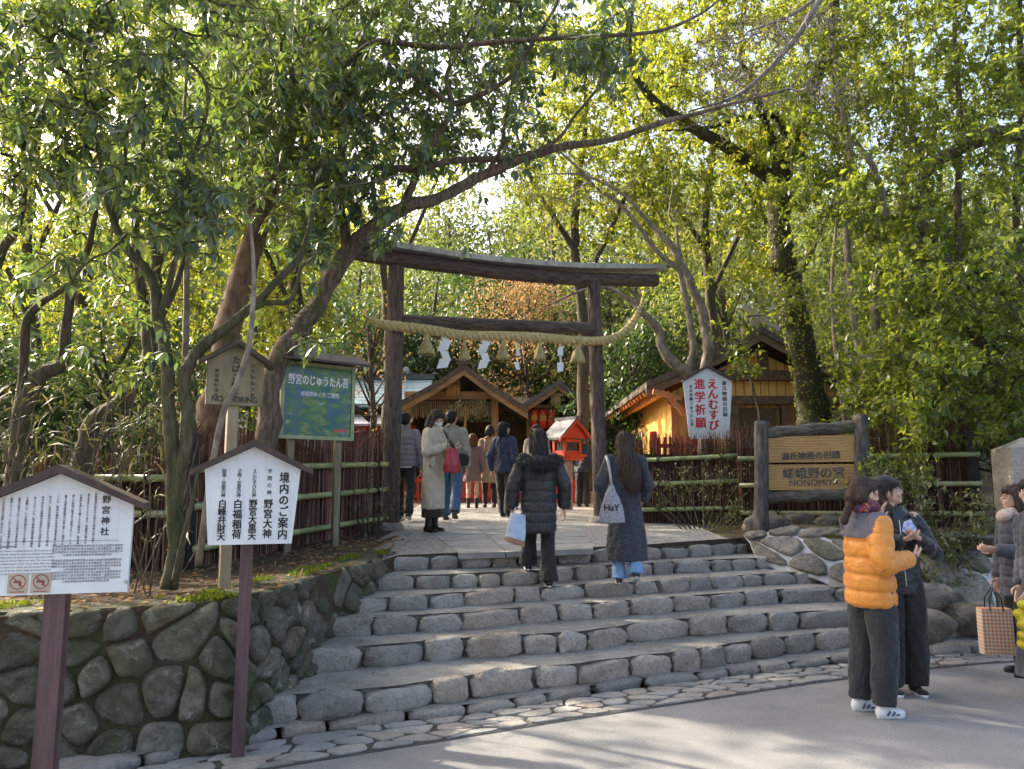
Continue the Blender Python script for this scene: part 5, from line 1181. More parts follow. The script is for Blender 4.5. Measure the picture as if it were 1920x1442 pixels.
def mass_tree(name, lab, x, y, h, rr, mat, n=3000, L=.16, cz=.55, flat=1.0, low=.0):
    """free-standing dense tree: trunk, limbs and a lumpy crown of leaf sprays"""
    g = T(x, y); root = empty(name, (x, y, g), 0, lab, 'tree'); mb = MB()
    mb.tube([(x, y, g-.2), (x+.1, y, g+h*.4), (x-.1, y, g+h*.85)], [.04*h*.5, .03*h*.5, .012*h*.5], 9)
    C = []
    for i in range(26):
        a = R.uniform(0, 6.28); t = R.uniform(low, 1); r_ = rr*(1-abs(t-.45)*1.1)*R.uniform(.35, 1); q = np.array([x+math.cos(a)*r_, y+math.sin(a)*r_*flat, g+h*(.12+t*.85)])
        C.append(q); mb.tube([(x, y, g+h*(.1+t*.6)), tuple(q)], [.03, .01], 5)
    C = np.array(C); i = rng.integers(0, len(C), n); a = unit(rng.normal(0, 1, (n, 3)))*rng.uniform(.3, 1, (n, 1))
    p = C[i]+a*np.array([rr*.38, rr*.38, h*.10+.2])
    V, F = leaf_arrays(p, unit(a*.5+rng.normal(0, .6, (n, 3))-np.array([0, 0, .35])), unit(a*.7+np.array([0, 0, .8])+rng.normal(0, .4, (n, 3))), rng.uniform(.6, 1.2, n)*L, rng.uniform(.35, .55, n)*L)
    child(mb.build('trunk', BK_DARK), root); child(mobj('crown', tris_mesh('crown', V, F), mat), root); return root
def at(px, Y): return W(px, 900, Y).x
for (px, Y, h, rr, lab) in ((40, 9.6, 2.3, 1.3, 'dark bushy evergreen low behind the rough edge trunk'), (190, 10.4, 2.9, 1.4, 'dark evergreen bush under the leaning trunk'), (360, 11.6, 3.0, 1.4, 'dark evergreen bush behind the no smoking board'), (-90, 8.6, 2.6, 1.2, 'dark evergreen bush cut by the picture edge')):
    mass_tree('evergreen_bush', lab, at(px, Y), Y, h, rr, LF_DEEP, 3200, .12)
for (px, Y, h, rr, lab) in ((1700, 13.2, 3.4, 1.4, 'dark bush added to darken the gaps behind the fence under the many-stemmed tree'), (1880, 12.4, 3.4, 1.5, 'dark bush added to darken the gaps behind the fence next to the stone marker')):
    mass_tree('evergreen_bush', lab, at(px, Y), Y, h, rr, LF_DEEP, 3000, .13)  # bushes added to darken the gaps between leaves behind the right fence
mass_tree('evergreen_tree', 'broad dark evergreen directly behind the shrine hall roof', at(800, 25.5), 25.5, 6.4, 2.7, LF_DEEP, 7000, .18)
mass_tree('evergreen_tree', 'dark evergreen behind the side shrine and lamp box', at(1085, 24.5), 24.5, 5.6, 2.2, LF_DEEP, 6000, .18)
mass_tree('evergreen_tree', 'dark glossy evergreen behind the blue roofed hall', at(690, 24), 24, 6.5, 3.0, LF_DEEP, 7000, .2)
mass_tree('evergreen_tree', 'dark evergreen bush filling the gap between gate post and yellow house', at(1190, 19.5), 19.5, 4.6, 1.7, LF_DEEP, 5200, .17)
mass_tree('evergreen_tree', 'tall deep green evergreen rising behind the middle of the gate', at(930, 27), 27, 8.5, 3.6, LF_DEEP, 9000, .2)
mass_tree('maple_tree', 'rusty pink dry-leaved tree framed between the two gate beams', at(985, 22.8), 22.8, 6.6, 3.0, LF_RUST, 6500, .11, flat=.6)
mass_tree('maple_tree', 'rusty dry-leaved small tree by the gate post near the poster board', at(690, 17), 17, 4.8, 1.2, LF_RUST, 900, .10)
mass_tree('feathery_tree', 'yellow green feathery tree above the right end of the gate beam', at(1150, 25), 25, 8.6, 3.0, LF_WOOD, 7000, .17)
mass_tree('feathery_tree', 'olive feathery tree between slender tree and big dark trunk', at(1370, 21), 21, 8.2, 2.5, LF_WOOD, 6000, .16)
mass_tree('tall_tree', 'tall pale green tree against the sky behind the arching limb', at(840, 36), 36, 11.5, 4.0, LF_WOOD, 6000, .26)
# ------------------------------------------------------------------ shrine buildings
M_CEDAR = m_wood('warm cedar', (.20, .115, .055), (.34, .21, .10), 'z', 6, .65)
M_CEDARX = m_wood('warm cedar beam', (.22, .125, .055), (.40, .25, .115), 'x', 6, .6)
M_DARKWOOD = m_wood('dark aged wood', (.035, .024, .017), (.085, .06, .042), 'z', 6, .7)
M_THATCH = m_plain('cypress bark roofing', (.16, .125, .10), .9, (.075, .058, .047), 14, .9, 60, (1, .25, 1))
M_GOLD = m_plain('gilt fitting', (.55, .36, .09), .4, (.35, .22, .05), 8, metal=.6)
M_VERM = m_plain('vermilion paint', (.62, .055, .02), .45, (.50, .04, .016), 5)
M_SLATE = m_plain('grey copper shingles', (.13, .135, .155), .6, (.085, .088, .10), 9, .2, 30)
k = NT('blue grey sheet roof'); v = k.coord(); w_ = k.n('ShaderNodeTexWave', wave_type='BANDS', bands_direction='Z'); w_.inputs['Scale'].default_value = 2.6; k.l(v, w_.inputs[0])
k.col(k.mix(k.ramp(w_.outputs[1], [(.0, (0, 0, 0)), (.12, (1, 1, 1))]), (.12, .17, .20), k.ramp(k.noise(v, 3, 4), [(.3, (.25, .36, .42)), (.7, (.36, .47, .53))]))); k.rough(.45); k.bump(w_.outputs[1], .6, .03); M_BLUEROOF = k.mat
k = NT('cypress planks'); v = k.coord(); w_ = k.n('ShaderNodeTexWave', wave_type='BANDS', bands_direction='X'); w_.inputs['Scale'].default_value = 1.9; k.l(v, w_.inputs[0])
c = k.ramp(k.noise(k.coord((1, 1, .12)), 9, 5, .6), [(.3, (.70, .37, .08)), (.7, (.86, .53, .15))]); c = k.mix(k.ramp(w_.outputs[1], [(0, (1, 1, 1)), (.05, (0, 0, 0))]), c, (.14, .06, .02)); k.col(c); k.rough(.5); M_PLANK = k.mat
M_RAFTER = m_plain('orange new timber', (.62, .26, .09), .6, (.48, .18, .06), 8)
M_DOOR = m_plain('brown shutter', (.12, .075, .035), .6, (.08, .05, .025), 6)
def gable_roof(root, ap, le, re, y0, y1, th, mat, barge, drop=.0, eave_th=None):
    """roof of two slopes whose gable faces the street; ap/le/re = (x,z)"""
    mb = MB()
    for e in (le, re):
        s = 1 if e[0] > ap[0] else -1
        n = 8; top = []
        for i in range(n+1):
            t = i/n; x = ap[0]+(e[0]-ap[0])*t; z = ap[1]+(e[1]-ap[1])*t-drop*math.sin(math.pi*t); top.append((x, z))
        V = [(x, y, z+o) for y in (y0, y1) for o in (0, -th) for x, z in top]; m = n+1; F = []
        for i in range(n):
            F += [(i, i+1, 2*m+i+1, 2*m+i), (m+i, m+i+1, 3*m+i+1, 3*m+i), (i, i+1, m+i+1, m+i), (2*m+i, 2*m+i+1, 3*m+i+1, 3*m+i)]
        F.append((n, m+n, 3*m+n, 2*m+n)); mb.add(V, F)
    child(mb.build('roof', mat, smooth=False), root)
    for e in (le, re):
        mb = MB(); n = 8; P = []
        for i in range(n+1):
            t = i/n*1.0; P.append((ap[0]+(e[0]-ap[0])*t, ap[1]+(e[1]-ap[1])*t-drop*math.sin(math.pi*t)-th-.004))
        hh = .15
        for i in range(n): mb.prism([(P[i][0], y0+.04, P[i][1]), (P[i+1][0], y0+.04, P[i+1][1]), (P[i+1][0], y0+.04, P[i+1][1]-hh), (P[i][0], y0+.04, P[i][1]-hh)], (0, .06, 0))
        child(mb.build('bargeboard', barge, smooth=False), root)
def xz(px, py, Y): p = W(px, py, Y); return (p.x, p.z)
# main hall
Y0 = 18.6
H1 = empty('shrine_hall', (W(868, 930, 20).x, 20, T(0, 20)), 0, 'small open shrine hall with golden brown gable and hanging bamboo fringe', 'shrine')
ap, le, re_ = xz(870, 681, Y0), xz(752, 750, Y0), xz(990, 764, Y0)
gable_roof(H1, ap, le, re_, Y0, 23.2, .13, M_THATCH, M_CEDARX, .05)
mb = MB(); mb.box((ap[0], 20.8, ap[1]+.05), (.34, 4.5, .14)); child(mb.build('ridge', M_THATCH, smooth=False), H1)
Yp = 19.2; g = T(-1, Yp)
for px in (764, 928):
    x = W(px, 800, Yp).x; mb = MB(); zt = W(px, 748, Yp).z; mb.box((x, Yp, (zt+g)/2-.0), (.17, .17, zt-g)); child(mb.build('pillar', M_CEDAR, smooth=False), H1)
    mb = MB(); mb.box((x, 22.3, (zt+g)/2), (.17, .17, zt-g)); child(mb.build('pillar', M_DARKWOOD, smooth=False), H1)
xa, xb = W(752, 745, Yp).x, W(985, 745, Yp).x; zb = W(870, 742, Yp).z
mb = MB(); mb.box(((xa+xb)/2-.15, Yp-.02, zb), (xb-xa-.5, .20, .19)); child(mb.build('beam', M_CEDARX, smooth=False), H1)
for px1, py1 in ((800, 738), (926, 738)):
    a = W(866, 697, Yp); b = W(px1, py1, Yp); mb = MB(); mb.beam(a, b, .12, .12); child(mb.build('gable_strut', M_CEDAR, smooth=False), H1)
mb = MB(); mb.box((W(850, 0+728, Yp-.2).x, Yp-.22, W(850, 728, Yp).z), (.34, .06, .46)); pl = child(mb.build('plaque', M_CEDARX, smooth=False), H1)
mb = MB()
for i in range(9): mb.tube([(W(839+i*2.8, 712, Yp).x, Yp-.262, W(850, 712, Yp).z), (W(839+i*2.8, 712, Yp).x+R.uniform(-.02, .02), Yp-.262, W(850, 744, Yp).z)], .014, 5)
c_ = mb.build('carving', M_GOLD); c_.parent = pl
mb = MB(); xl, xr = W(768, 760, Yp).x, W(924, 760, Yp).x; n = 46
for i in range(n):
    x = xl+(xr-xl)*i/(n-1); z1 = W(870, 752, Yp).z; mb.tube([(x, Yp-.03, z1), (x+R.uniform(-.01, .01), Yp-.03+R.uniform(-.03, .03), W(870, 782+R.uniform(-4, 6), Yp).z)], .013, 5)
child(mb.build('bamboo_fringe', m_plain('pale split bamboo', (.42, .34, .20), .6, (.26, .19, .10), 20)), H1)
mb = MB(); mb.box(((xl+xr)/2, 21.9, g+1.05), (xr-xl+.5, .08, 2.3)); child(mb.build('back_wall', M_DARKWOOD, smooth=False), H1)
mb = MB(); mb.box(((xl+xr)/2, 21.0, g+.25), (xr-xl+.3, 1.6, .5)); child(mb.build('floor_platform', M_DARKWOOD, smooth=False), H1)
mb = MB(); mb.box(((xl+xr)/2, 20.2, g+.45), (1.0, .55, .55))
for i in range(7): mb.box(((xl+xr)/2-.42+i*.14, 20.2, g+.74), (.05, .5, .04))
child(mb.build('offering_box', M_CEDAR, smooth=False), H1)
mb = MB(); bx = W(872, 800, 19.6).x; mb.tube([(bx, 19.6, zb), (bx, 19.6, g+.9)], .035, 8); child(mb.build('bell_rope', M_STRAW), H1)
mb = MB(); mb.ell((bx, 19.6, zb-.28), (.13, .13, .14)); mb.ell((bx, 19.6, zb-.36), (.14, .14, .03)); child(mb.build('bell', M_GOLD), H1)
# smaller shrine at its side
Y2 = 20.2
H2 = empty('side_shrine', (W(1048, 930, 21).x, 21, T(1, 21)), 0, 'smaller bark roofed shrine with red paper lanterns under its gable', 'shrine')
ap, le, re_ = xz(1047, 712, Y2), xz(978, 757, Y2), xz(1112, 756, Y2)
gable_roof(H2, ap, le, re_, Y2, 24, .12, M_SLATE, M_CEDARX, .03)
g = T(1, 20.8)
for px in (992, 1100):
    x = W(px, 800, 20.7).x; zt = W(px, 756, 20.7).z; mb = MB(); mb.box((x, 20.7, (zt+g)/2), (.14, .14, zt-g)); child(mb.build('pillar', M_CEDAR, smooth=False), H2)
x0, x1 = W(992, 800, 20.7).x, W(1100, 800, 20.7).x
mb = MB(); mb.box(((x0+x1)/2, 20.66, W(0, 764, 20.7).z), (x1-x0+.3, .14, .13)); child(mb.build('beam', M_CEDARX, smooth=False), H2)
mb = MB(); mb.box(((x0+x1)/2, 22.2, g+1.2), (x1-x0, .08, 2.4))
child(mb.build('back_wall', M_DARKWOOD, smooth=False), H2)
mb = MB(); mb.box((W(1043, 745, Y2-.0).x, 20.35, W(1043, 747, Y2).z), (.27, .05, .34)); child(mb.build('plaque', M_CEDARX, smooth=False), H2)
mb = MB()
for i in range(7): mb.tube([(x0+(x1-x0)*(i+.5)/7, 20.62, W(0, 766, 20.7).z), (x0+(x1-x0)*(i+.5)/7, 20.62, W(0, 800, 20.7).z)], .014, 5)
child(mb.build('hanging_rod', M_CEDAR), H2)
for i, (px, t_) in enumerate(((1002, '奉'), (1018, '納'), (1034, '大'))):
    p = W(px, 786, 20.5); root = empty('red_lantern', (p.x, 20.5, p.z), 0, ('red lantern with gilt character nearest the hall', 'middle red lantern of the hanging three', 'red lantern beside the red shrine-shaped lamp box')[i], 'lantern', 'red lanterns under the side shrine')
    mb = MB(); mb.tube([(0, 0, -.27), (0, 0, -.22), (0, 0, 0), (0, 0, .22), (0, 0, .27)], [.07, .105, .115, .105, .07], 16); mb.build('body', M_VERM, root)
    
    for zz_ in (.285, -.285): mb = MB(); mb.tube([(0, 0, zz_-.015), (0, 0, zz_+.015)], .075, 12); mb.build('rim', M_INK, root)
    mb = MB(); write(mb, t_, 0, .12, .20, -.125, True, .02); mb.build('lettering', M_GOLD, root, False)
# dark connecting pavilion between them
H3 = empty('slatted_pavilion', (W(960, 930, 21.5).x, 21.5, T(0, 21.5)), 0, 'dark slatted pavilion filling the gap between the two shrines', 'building')
x0, x1 = W(925, 800, 21.5).x, W(1000, 800, 21.5).x; zt = W(960, 772, 21.5).z; g = T(0, 21.5)
mb = MB(); mb.box(((x0+x1)/2, 21.9, (g+zt)/2), (x1-x0, .1, zt-g)); child(mb.build('wall', M_DARKWOOD, smooth=False), H3)
mb = MB()
for i in range(20): mb.box((x0+(x1-x0)*(i+.5)/20, 21.55, (g+zt)/2+.1), (.035, .04, zt-g-.3))
child(mb.build('slats', m_plain('weathered slats', (.15, .125, .09), .8), smooth=False), H3)
mb = MB(); mb.prism([(x0-.2, 20.9, zt-.05), (x1+.2, 20.9, zt-.05), (x1+.2, 23, zt+.5), (x0-.2, 23, zt+.5)], (0, 0, .10)); child(mb.build('roof', M_THATCH, smooth=False), H3)
# blue roofed hall at the left
H4 = empty('blue_roof_hall', (W(680, 930, 22).x, 22, T(-4, 22)), 0, 'long hall with blue grey metal roof and red lattice behind the gate post', 'building')
xl, xr = W(520, 760, 21).x, W(800, 760, 21).x; ze = W(680, 764, 20.6).z; zr = W(680, 716, 22.6).z; g = T(-4, 22)
mb = MB(); mb.prism([(xl, 20.6, ze), (xr, 20.6, ze), (xr, 22.6, zr), (xl, 22.6, zr)], (0, 0, .10)); mb.prism([(xl, 22.602, zr), (xr, 22.602, zr), (xr, 24.4, ze), (xl, 24.4, ze)], (0, 0, .10)); child(mb.build('roof', M_BLUEROOF, smooth=False), H4)
mb = MB(); mb.box(((xl+xr)/2, 22.6, zr+.14), (xr-xl+.1, .3, .16)); child(mb.build('ridge', M_SLATE, smooth=False), H4)
for px in (560, 600, 655, 692, 728, 765):
    x = W(px, 710, 22.6).x; mb = MB(); mb.tube([(x, 22.1, zr+.29), (x, 22.15, zr+.30), (x, 23.1, zr+.30)], [.06, .085, .085], 12); child(mb.build('ridge_billet', M_BLUEROOF), H4)
mb = MB(); mb.box(((xl+xr)/2, 21.3, (g+ze)/2), (xr-xl-.5, .1, ze-g)); child(mb.build('wall', M_DARKWOOD, smooth=False), H4)
mb = MB()
for i in range(36): mb.box((xl+.4+(xr-xl-.8)*i/35, 21.15, g+1.15), (.06, .05, 1.5))
mb.box(((xl+xr)/2, 21.12, g+1.92), (xr-xl-.6, .08, .12)); mb.box(((xl+xr)/2, 21.12, g+.42), (xr-xl-.6, .08, .12)); child(mb.build('red_lattice', M_VERM, smooth=False), H4)
mb = MB(); mb.prism([(xl+1, 20.0, ze-.55), (xr-.3, 20.0, ze-.55), (xr-.3, 20.9, ze-.22), (xl+1, 20.9, ze-.22)], (0, 0, .06)); child(mb.build('lower_eave', m_plain('pale metal eave', (.50, .50, .54), .5), smooth=False), H4)
# low vermilion fence before the hall
def red_fence(a, b, h, lab, n):
    a = Vector(a); b = Vector(b); root = empty('vermilion_fence', (a.x, a.y, a.z), 0, lab, 'fence'); mb = MB()
    for i in range(n): q = a.lerp(b, i/(n-1)); mb.box((q.x, q.y, q.z+h/2), (.045, .045, h), math.atan2(b.y-a.y, b.x-a.x))
    child(mb.build('pickets', M_VERM, smooth=False), root)
    for z in (.25, .85): mb = MB(); mb.beam(a+Vector((0, -.04, h*z)), b+Vector((0, -.04, h*z)), .05, .08); child(mb.build('rail', M_VERM, smooth=False), root)
    for q in (a, b): mb = MB(); mb.box((q.x, q.y-.02, q.z+h*.55), (.11, .12, h*1.1)); child(mb.build('post', M_VERM, smooth=False), root)
red_fence((W(742, 900, 18.9).x, 18.4, T(-2, 18.4)), (W(1075, 900, 18.4).x, 18.3, T(1, 18.4)), .62, 'low vermilion picket fence before the shrine hall', 44)
red_fence((W(1225, 840, 13.9).x, 13.9, T(3, 13.9)+.35), (W(1300, 840, 13.9).x, 13.9, T(3, 13.9)+.35), 1.05, 'bright vermilion railing showing over the brushwood fence', 8)
mb = MB(); q0 = W(742, 940, 18.2); mb.box((0, 18.95, T(0, 18.9)+.10), (W(1080, 940, 18.6).x-q0.x, .9, .30)); tag(mb.build('stone_platform', M_STONE_P, smooth=False), 'low grey stone platform carrying the vermilion picket fence', 'platform')
# yellow timber house
H5 = empty('timber_house', (W(1433, 900, 16).x, 16, T(5, 16)), 0, 'yellow plank timber house with broad gable and open rafters', 'house')
Yh = 14.6; ap, le, re_ = xz(1428, 612, Yh), xz(1212, 716, Yh), xz(1640, 712, Yh)
gable_roof(H5, ap, le, re_, Yh, 21.5, .12, M_THATCH, m_plain('brown bargeboard', (.21, .135, .085), .6, (.15, .095, .06), 10), .06)
Yw = 15.0; g = T(5, Yw); wx0, wx1 = W(1262, 760, Yw).x, W(1590, 760, Yw).x
zt = lambda x: (ap[1]-.42-(ap[1]-le[1])*abs(x-ap[0])/(ap[0]-le[0]))
zc = W(1400, 705, Yw).z; zd = W(1400, 751, Yw).z
mb = MB(); mb.prism([(wx0, Yw, zd), (wx1, Yw, zd), (wx1, Yw, zt(wx1)), (ap[0], Yw, zt(ap[0])), (wx0, Yw, zt(wx0))], (0, .08, 0)); child(mb.build('gable_wall', M_PLANK, smooth=False), H5)
mb = MB(); mb.prism([(wx0, Yw+.01, g), (wx1, Yw+.01, g), (wx1, Yw+.01, zd), (wx0, Yw+.01, zd)], (0, .08, 0)); child(mb.build('front_wall', M_PLANK, smooth=False), H5)
mb = MB(); mb.box((wx0+.05, (Yw+21)/2+.1, (g+zt(wx0))/2), (.08, 21-Yw-.2, zt(wx0)-g)); child(mb.build('side_wall', M_PLANK, smooth=False), H5)
M_FRAMEW = m_plain('brown frame timber', (.18, .11, .06), .6, (.085, .05, .03), 8)
xk = W(1428, 650, Yw).x
for (c_, s_) in (((xk, Yw-.05, (zc+zt(ap[0]))/2), (.19, .1, zt(ap[0])-zc)), (((wx0+wx1)/2, Yw-.06, zc), (wx1-wx0, .12, .20)), (((wx0+wx1)/2, Yw-.07, zd), (wx1-wx0+.2, .12, .16))):
    mb = MB(); mb.box(c_, s_); child(mb.build('beam', M_FRAMEW, smooth=False), H5)
for px in (1264, 1375, 1470, 1588):
    x = W(px, 800, Yw).x; mb = MB(); mb.box((x, Yw-.055, (g+zd)/2-.04), (.15, .12, zd-g-.09)); child(mb.build('post', M_FRAMEW if px > 1300 else M_RAFTER, smooth=False), H5)
for px in (1420, 1530):
    x = W(px, 800, Yw).x; mb = MB(); mb.box((x, Yw-.02, (g+zd)/2+.1), (.80, .05, zd-g-.5)); w_ = child(mb.build('window', M_DOOR, smooth=False), H5)
    mb = MB()
    for dx in (-.40, 0, .40): mb.box((x+dx, Yw-.05, (g+zd)/2+.1), (.05, .04, zd-g-.5))
    f_ = mb.build('frame', M_CEDAR, smooth=False); f_.parent = w_; f_.matrix_parent_inverse = w_.matrix_parent_inverse.copy(); f_.matrix_parent_inverse = Matrix.Identity(4)
sl = (ap[1]-le[1])/(ap[0]-le[0])
for i in range(17):
    y = Yh+.25+i*.40; mb = MB(); a = (ap[0]-.9, y, ap[1]-sl*.9-.25); b = (le[0]+.05, y, le[1]-.17); mb.beam(a, b, .07, .09); child(mb.build('rafter', M_RAFTER, smooth=False), H5)
for t in (.62, .86):
    x = ap[0]+(le[0]-ap[0])*t; mb = MB(); mb.box((x, 18, ap[1]-sl*(ap[0]-x)-.34), (.12, 6.6, .12)); child(mb.build('purlin', M_RAFTER, smooth=False), H5)
mb = MB(); mb.beam((wx0+.1, Yw-.5, W(0, 780, Yw).z), (le[0]+.35, Yw-.5, le[1]-.22), .10, .10); mb.beam((wx0+.05, Yw-.5, zd-.02), (le[0]+.1, Yw-.52, zd+.12), .09, .1); child(mb.build('brace', M_RAFTER, smooth=False), H5)
for s in (-1, 1):
    mb = MB(); mb.beam((ap[0]-s*.35, Yh+.06+.05*s, ap[1]-.06), (ap[0]+s*.35, Yh+.06+.05*s, ap[1]+.42), .07, .10); child(mb.build('forked_finial', m_plain('silver grey timber', (.52, .47, .42), .6, (.36, .32, .28), 12), smooth=False), H5)
# red lamp box on a stone pillar
pl_ = W(1064, 935, 15.4); g = T(pl_.x, 15.4)
H6 = empty('lamp_shrine', (pl_.x, 15.4, g), math.radians(36), 'red shrine-shaped lamp box with grey roof on a stone pillar', 'lamp')
zc = W(1064, 851, 15.4).z-g
mb = MB(); mb.box((0, 0, zc/2-.1), (.17, .17, zc+.2)); mb.build('pillar', M_STONE_P, H6, False)
zt_ = W(1064, 808, 15.4).z-g; zr_ = W(1066, 778, 15.4).z-g
mb = MB(); mb.box((0, 0, zc+.04), (.58, .50, .08)); mb.box((0, 0, zc+.10), (.70, .60, .05)); mb.build('base', M_VERM, H6, False)
mb = MB(); mb.box((0, 0, (zc+.12+zt_)/2), (.44, .38, zt_-zc-.12)); mb.build('box', m_plain('dark lamp paper', (.11, .12, .13), .4), H6, False)
mb = MB()
for sx_ in (-1, 1):
    for sy_ in (-1, 1): mb.box((sx_*.22, sy_*.19, (zc+.12+zt_)/2), (.07, .07, zt_-zc-.12))
for sy_ in (-1, 1):
    mb.box((0, sy_*.19, zt_-.03), (.38, .06, .06)); mb.box((0, sy_*.19, zc+.17), (.38, .06, .08))
for sx_ in (-1, 1):
    mb.box((sx_*.22, 0, zt_-.03), (.06, .32, .06)); mb.box((sx_*.22, 0, zc+.17), (.06, .32, .08))
mb.build('frame', M_VERM, H6, False)
mb = MB()
for i in range(5):
    for sy_ in (-1, 1): mb.box((-.15+.075*i, sy_*.194, (zc+.2+zt_)/2), (.010, .012, zt_-zc-.2))
    for sx_ in (-1, 1): mb.box((sx_*.224, -.12+.06*i, (zc+.2+zt_)/2), (.012, .010, zt_-zc-.2))
for j in range(4):
    z = zc+.24+j*(zt_-zc-.3)/3.6
    for sy_ in (-1, 1): mb.box((0, sy_*.195, z), (.36, .012, .010))
mb.build('lattice', M_INK, H6, False)
mb = MB()
for s in (-1, 1): mb.prism([(0, -.36, zr_+.10), (s*.50, -.36, zt_-.02), (s*.50, -.36, zt_+.03), (0, -.36, zr_+.16)], (0, .72, 0))
mb.build('roof', M_SLATE, H6, False)
mb = MB(); mb.prism([(-.40, -.30, zt_+.03), (.40, -.30, zt_+.03), (0, -.30, zr_+.09)], (0, .05, 0)); mb.prism([(-.40, .25, zt_+.03), (.40, .25, zt_+.03), (0, .25, zr_+.09)], (0, .05, 0))
for s in (-1, 1): mb.prism([(0, -.375, zr_+.12), (s*.52, -.375, zt_-.0), (s*.52, -.375, zt_-.07), (0, -.375, zr_+.04)], (0, .03, 0))
mb.build('gable', M_VERM, H6, False)
mb = MB(); mb.box((0, 0, zr_+.16), (.09, .78, .07)); mb.build('ridge', M_SLATE, H6, False); H6.scale = (.86, .86, .885)
# ------------------------------------------------------------------ people
M_SKIN = m_plain('skin', (.62, .40, .30), .5, (.56, .34, .25), 6); M_SKIN.node_tree.nodes['Principled BSDF'].inputs['Subsurface Weight'].default_value = .05
M_LIP = m_plain('lips', (.50, .25, .22), .45); M_EYE = m_plain('dark eyes', (.02, .016, .015), .3)
def m_hair(name, c):
    k = NT(name); v = k.coord((1, 1, .10)); n = k.noise(v, 90, 4, .6); k.col(k.ramp(n, [(.3, tuple(a*.5 for a in c)), (.7, c)])); k.rough(.5); k.p.inputs['Specular IOR Level'].default_value = .3; k.bump(n, .5, .006); return k.mat
HR_BLACK = m_hair('black hair', (.022, .017, .015)); HR_BROWN = m_hair('dark brown hair', (.06, .034, .024)); HR_AUB = m_hair('auburn hair', (.14, .06, .03))
def voxel(mb, size, smooth=3, fold=0.0, fscale=9.0, seed=0, name='m'):
    """fuse overlapping closed shapes into one continuous surface"""
    m = mb.mesh('tmp'); o = bpy.data.objects.new('tmp', m); COL.objects.link(o)
    r = o.modifiers.new('r', 'REMESH'); r.mode = 'VOXEL'; r.voxel_size = size
    s = o.modifiers.new('s', 'SMOOTH'); s.factor = .5; s.iterations = smooth
    bpy.context.view_layer.update(); dg = bpy.context.evaluated_depsgraph_get()
    q = bpy.data.meshes.new_from_object(o.evaluated_get(dg)); q.name = name
    bpy.data.objects.remove(o); bpy.data.meshes.remove(m); q.materials.clear()
    if fold:
        n = len(q.vertices); V = np.empty(n*3); q.vertices.foreach_get('co', V); V = V.reshape(-1, 3); N = np.empty(n*3); q.vertices.foreach_get('normal', N); N = N.reshape(-1, 3)
        f = smooth_noise(V*np.array([fscale*1.4, fscale*1.4, fscale*.45]), seed)+.6*smooth_noise(V*np.array([3.2, 3.2, 1.2])*fscale, seed+3)+.35*(1-2*np.abs(smooth_noise(V*np.array([3, 3, 5])*fscale*.8, seed+7)))
        V = V+N*(f*fold)[:, None]; q.vertices.foreach_set('co', V.ravel()); q.update()
    return q
def cap(mb, a, b, ra, rb, seg=14, n=7, ry=None):
    a = np.array(a, float); b = np.array(b, float); d = b-a; L = np.linalg.norm(d); d = d/(L+1e-9); P, Rr = [], []
    for t in np.linspace(-1, 0, n): th = t*math.pi/2; P.append(a+d*ra*math.sin(th)); Rr.append(max(ra*math.cos(th), ra*.05))
    for t in np.linspace(0, 1, n)[1:]: th = t*math.pi/2; P.append(b+d*rb*math.sin(th)); Rr.append(max(rb*math.cos(th), rb*.05))
    mb.tube(P, Rr, seg)
def Rx(a): return Matrix.Rotation(math.radians(a), 3, 'X')
def Ry(a): return Matrix.Rotation(math.radians(a), 3, 'Y')
def Rz(a): return Matrix.Rotation(math.radians(a), 3, 'Z')
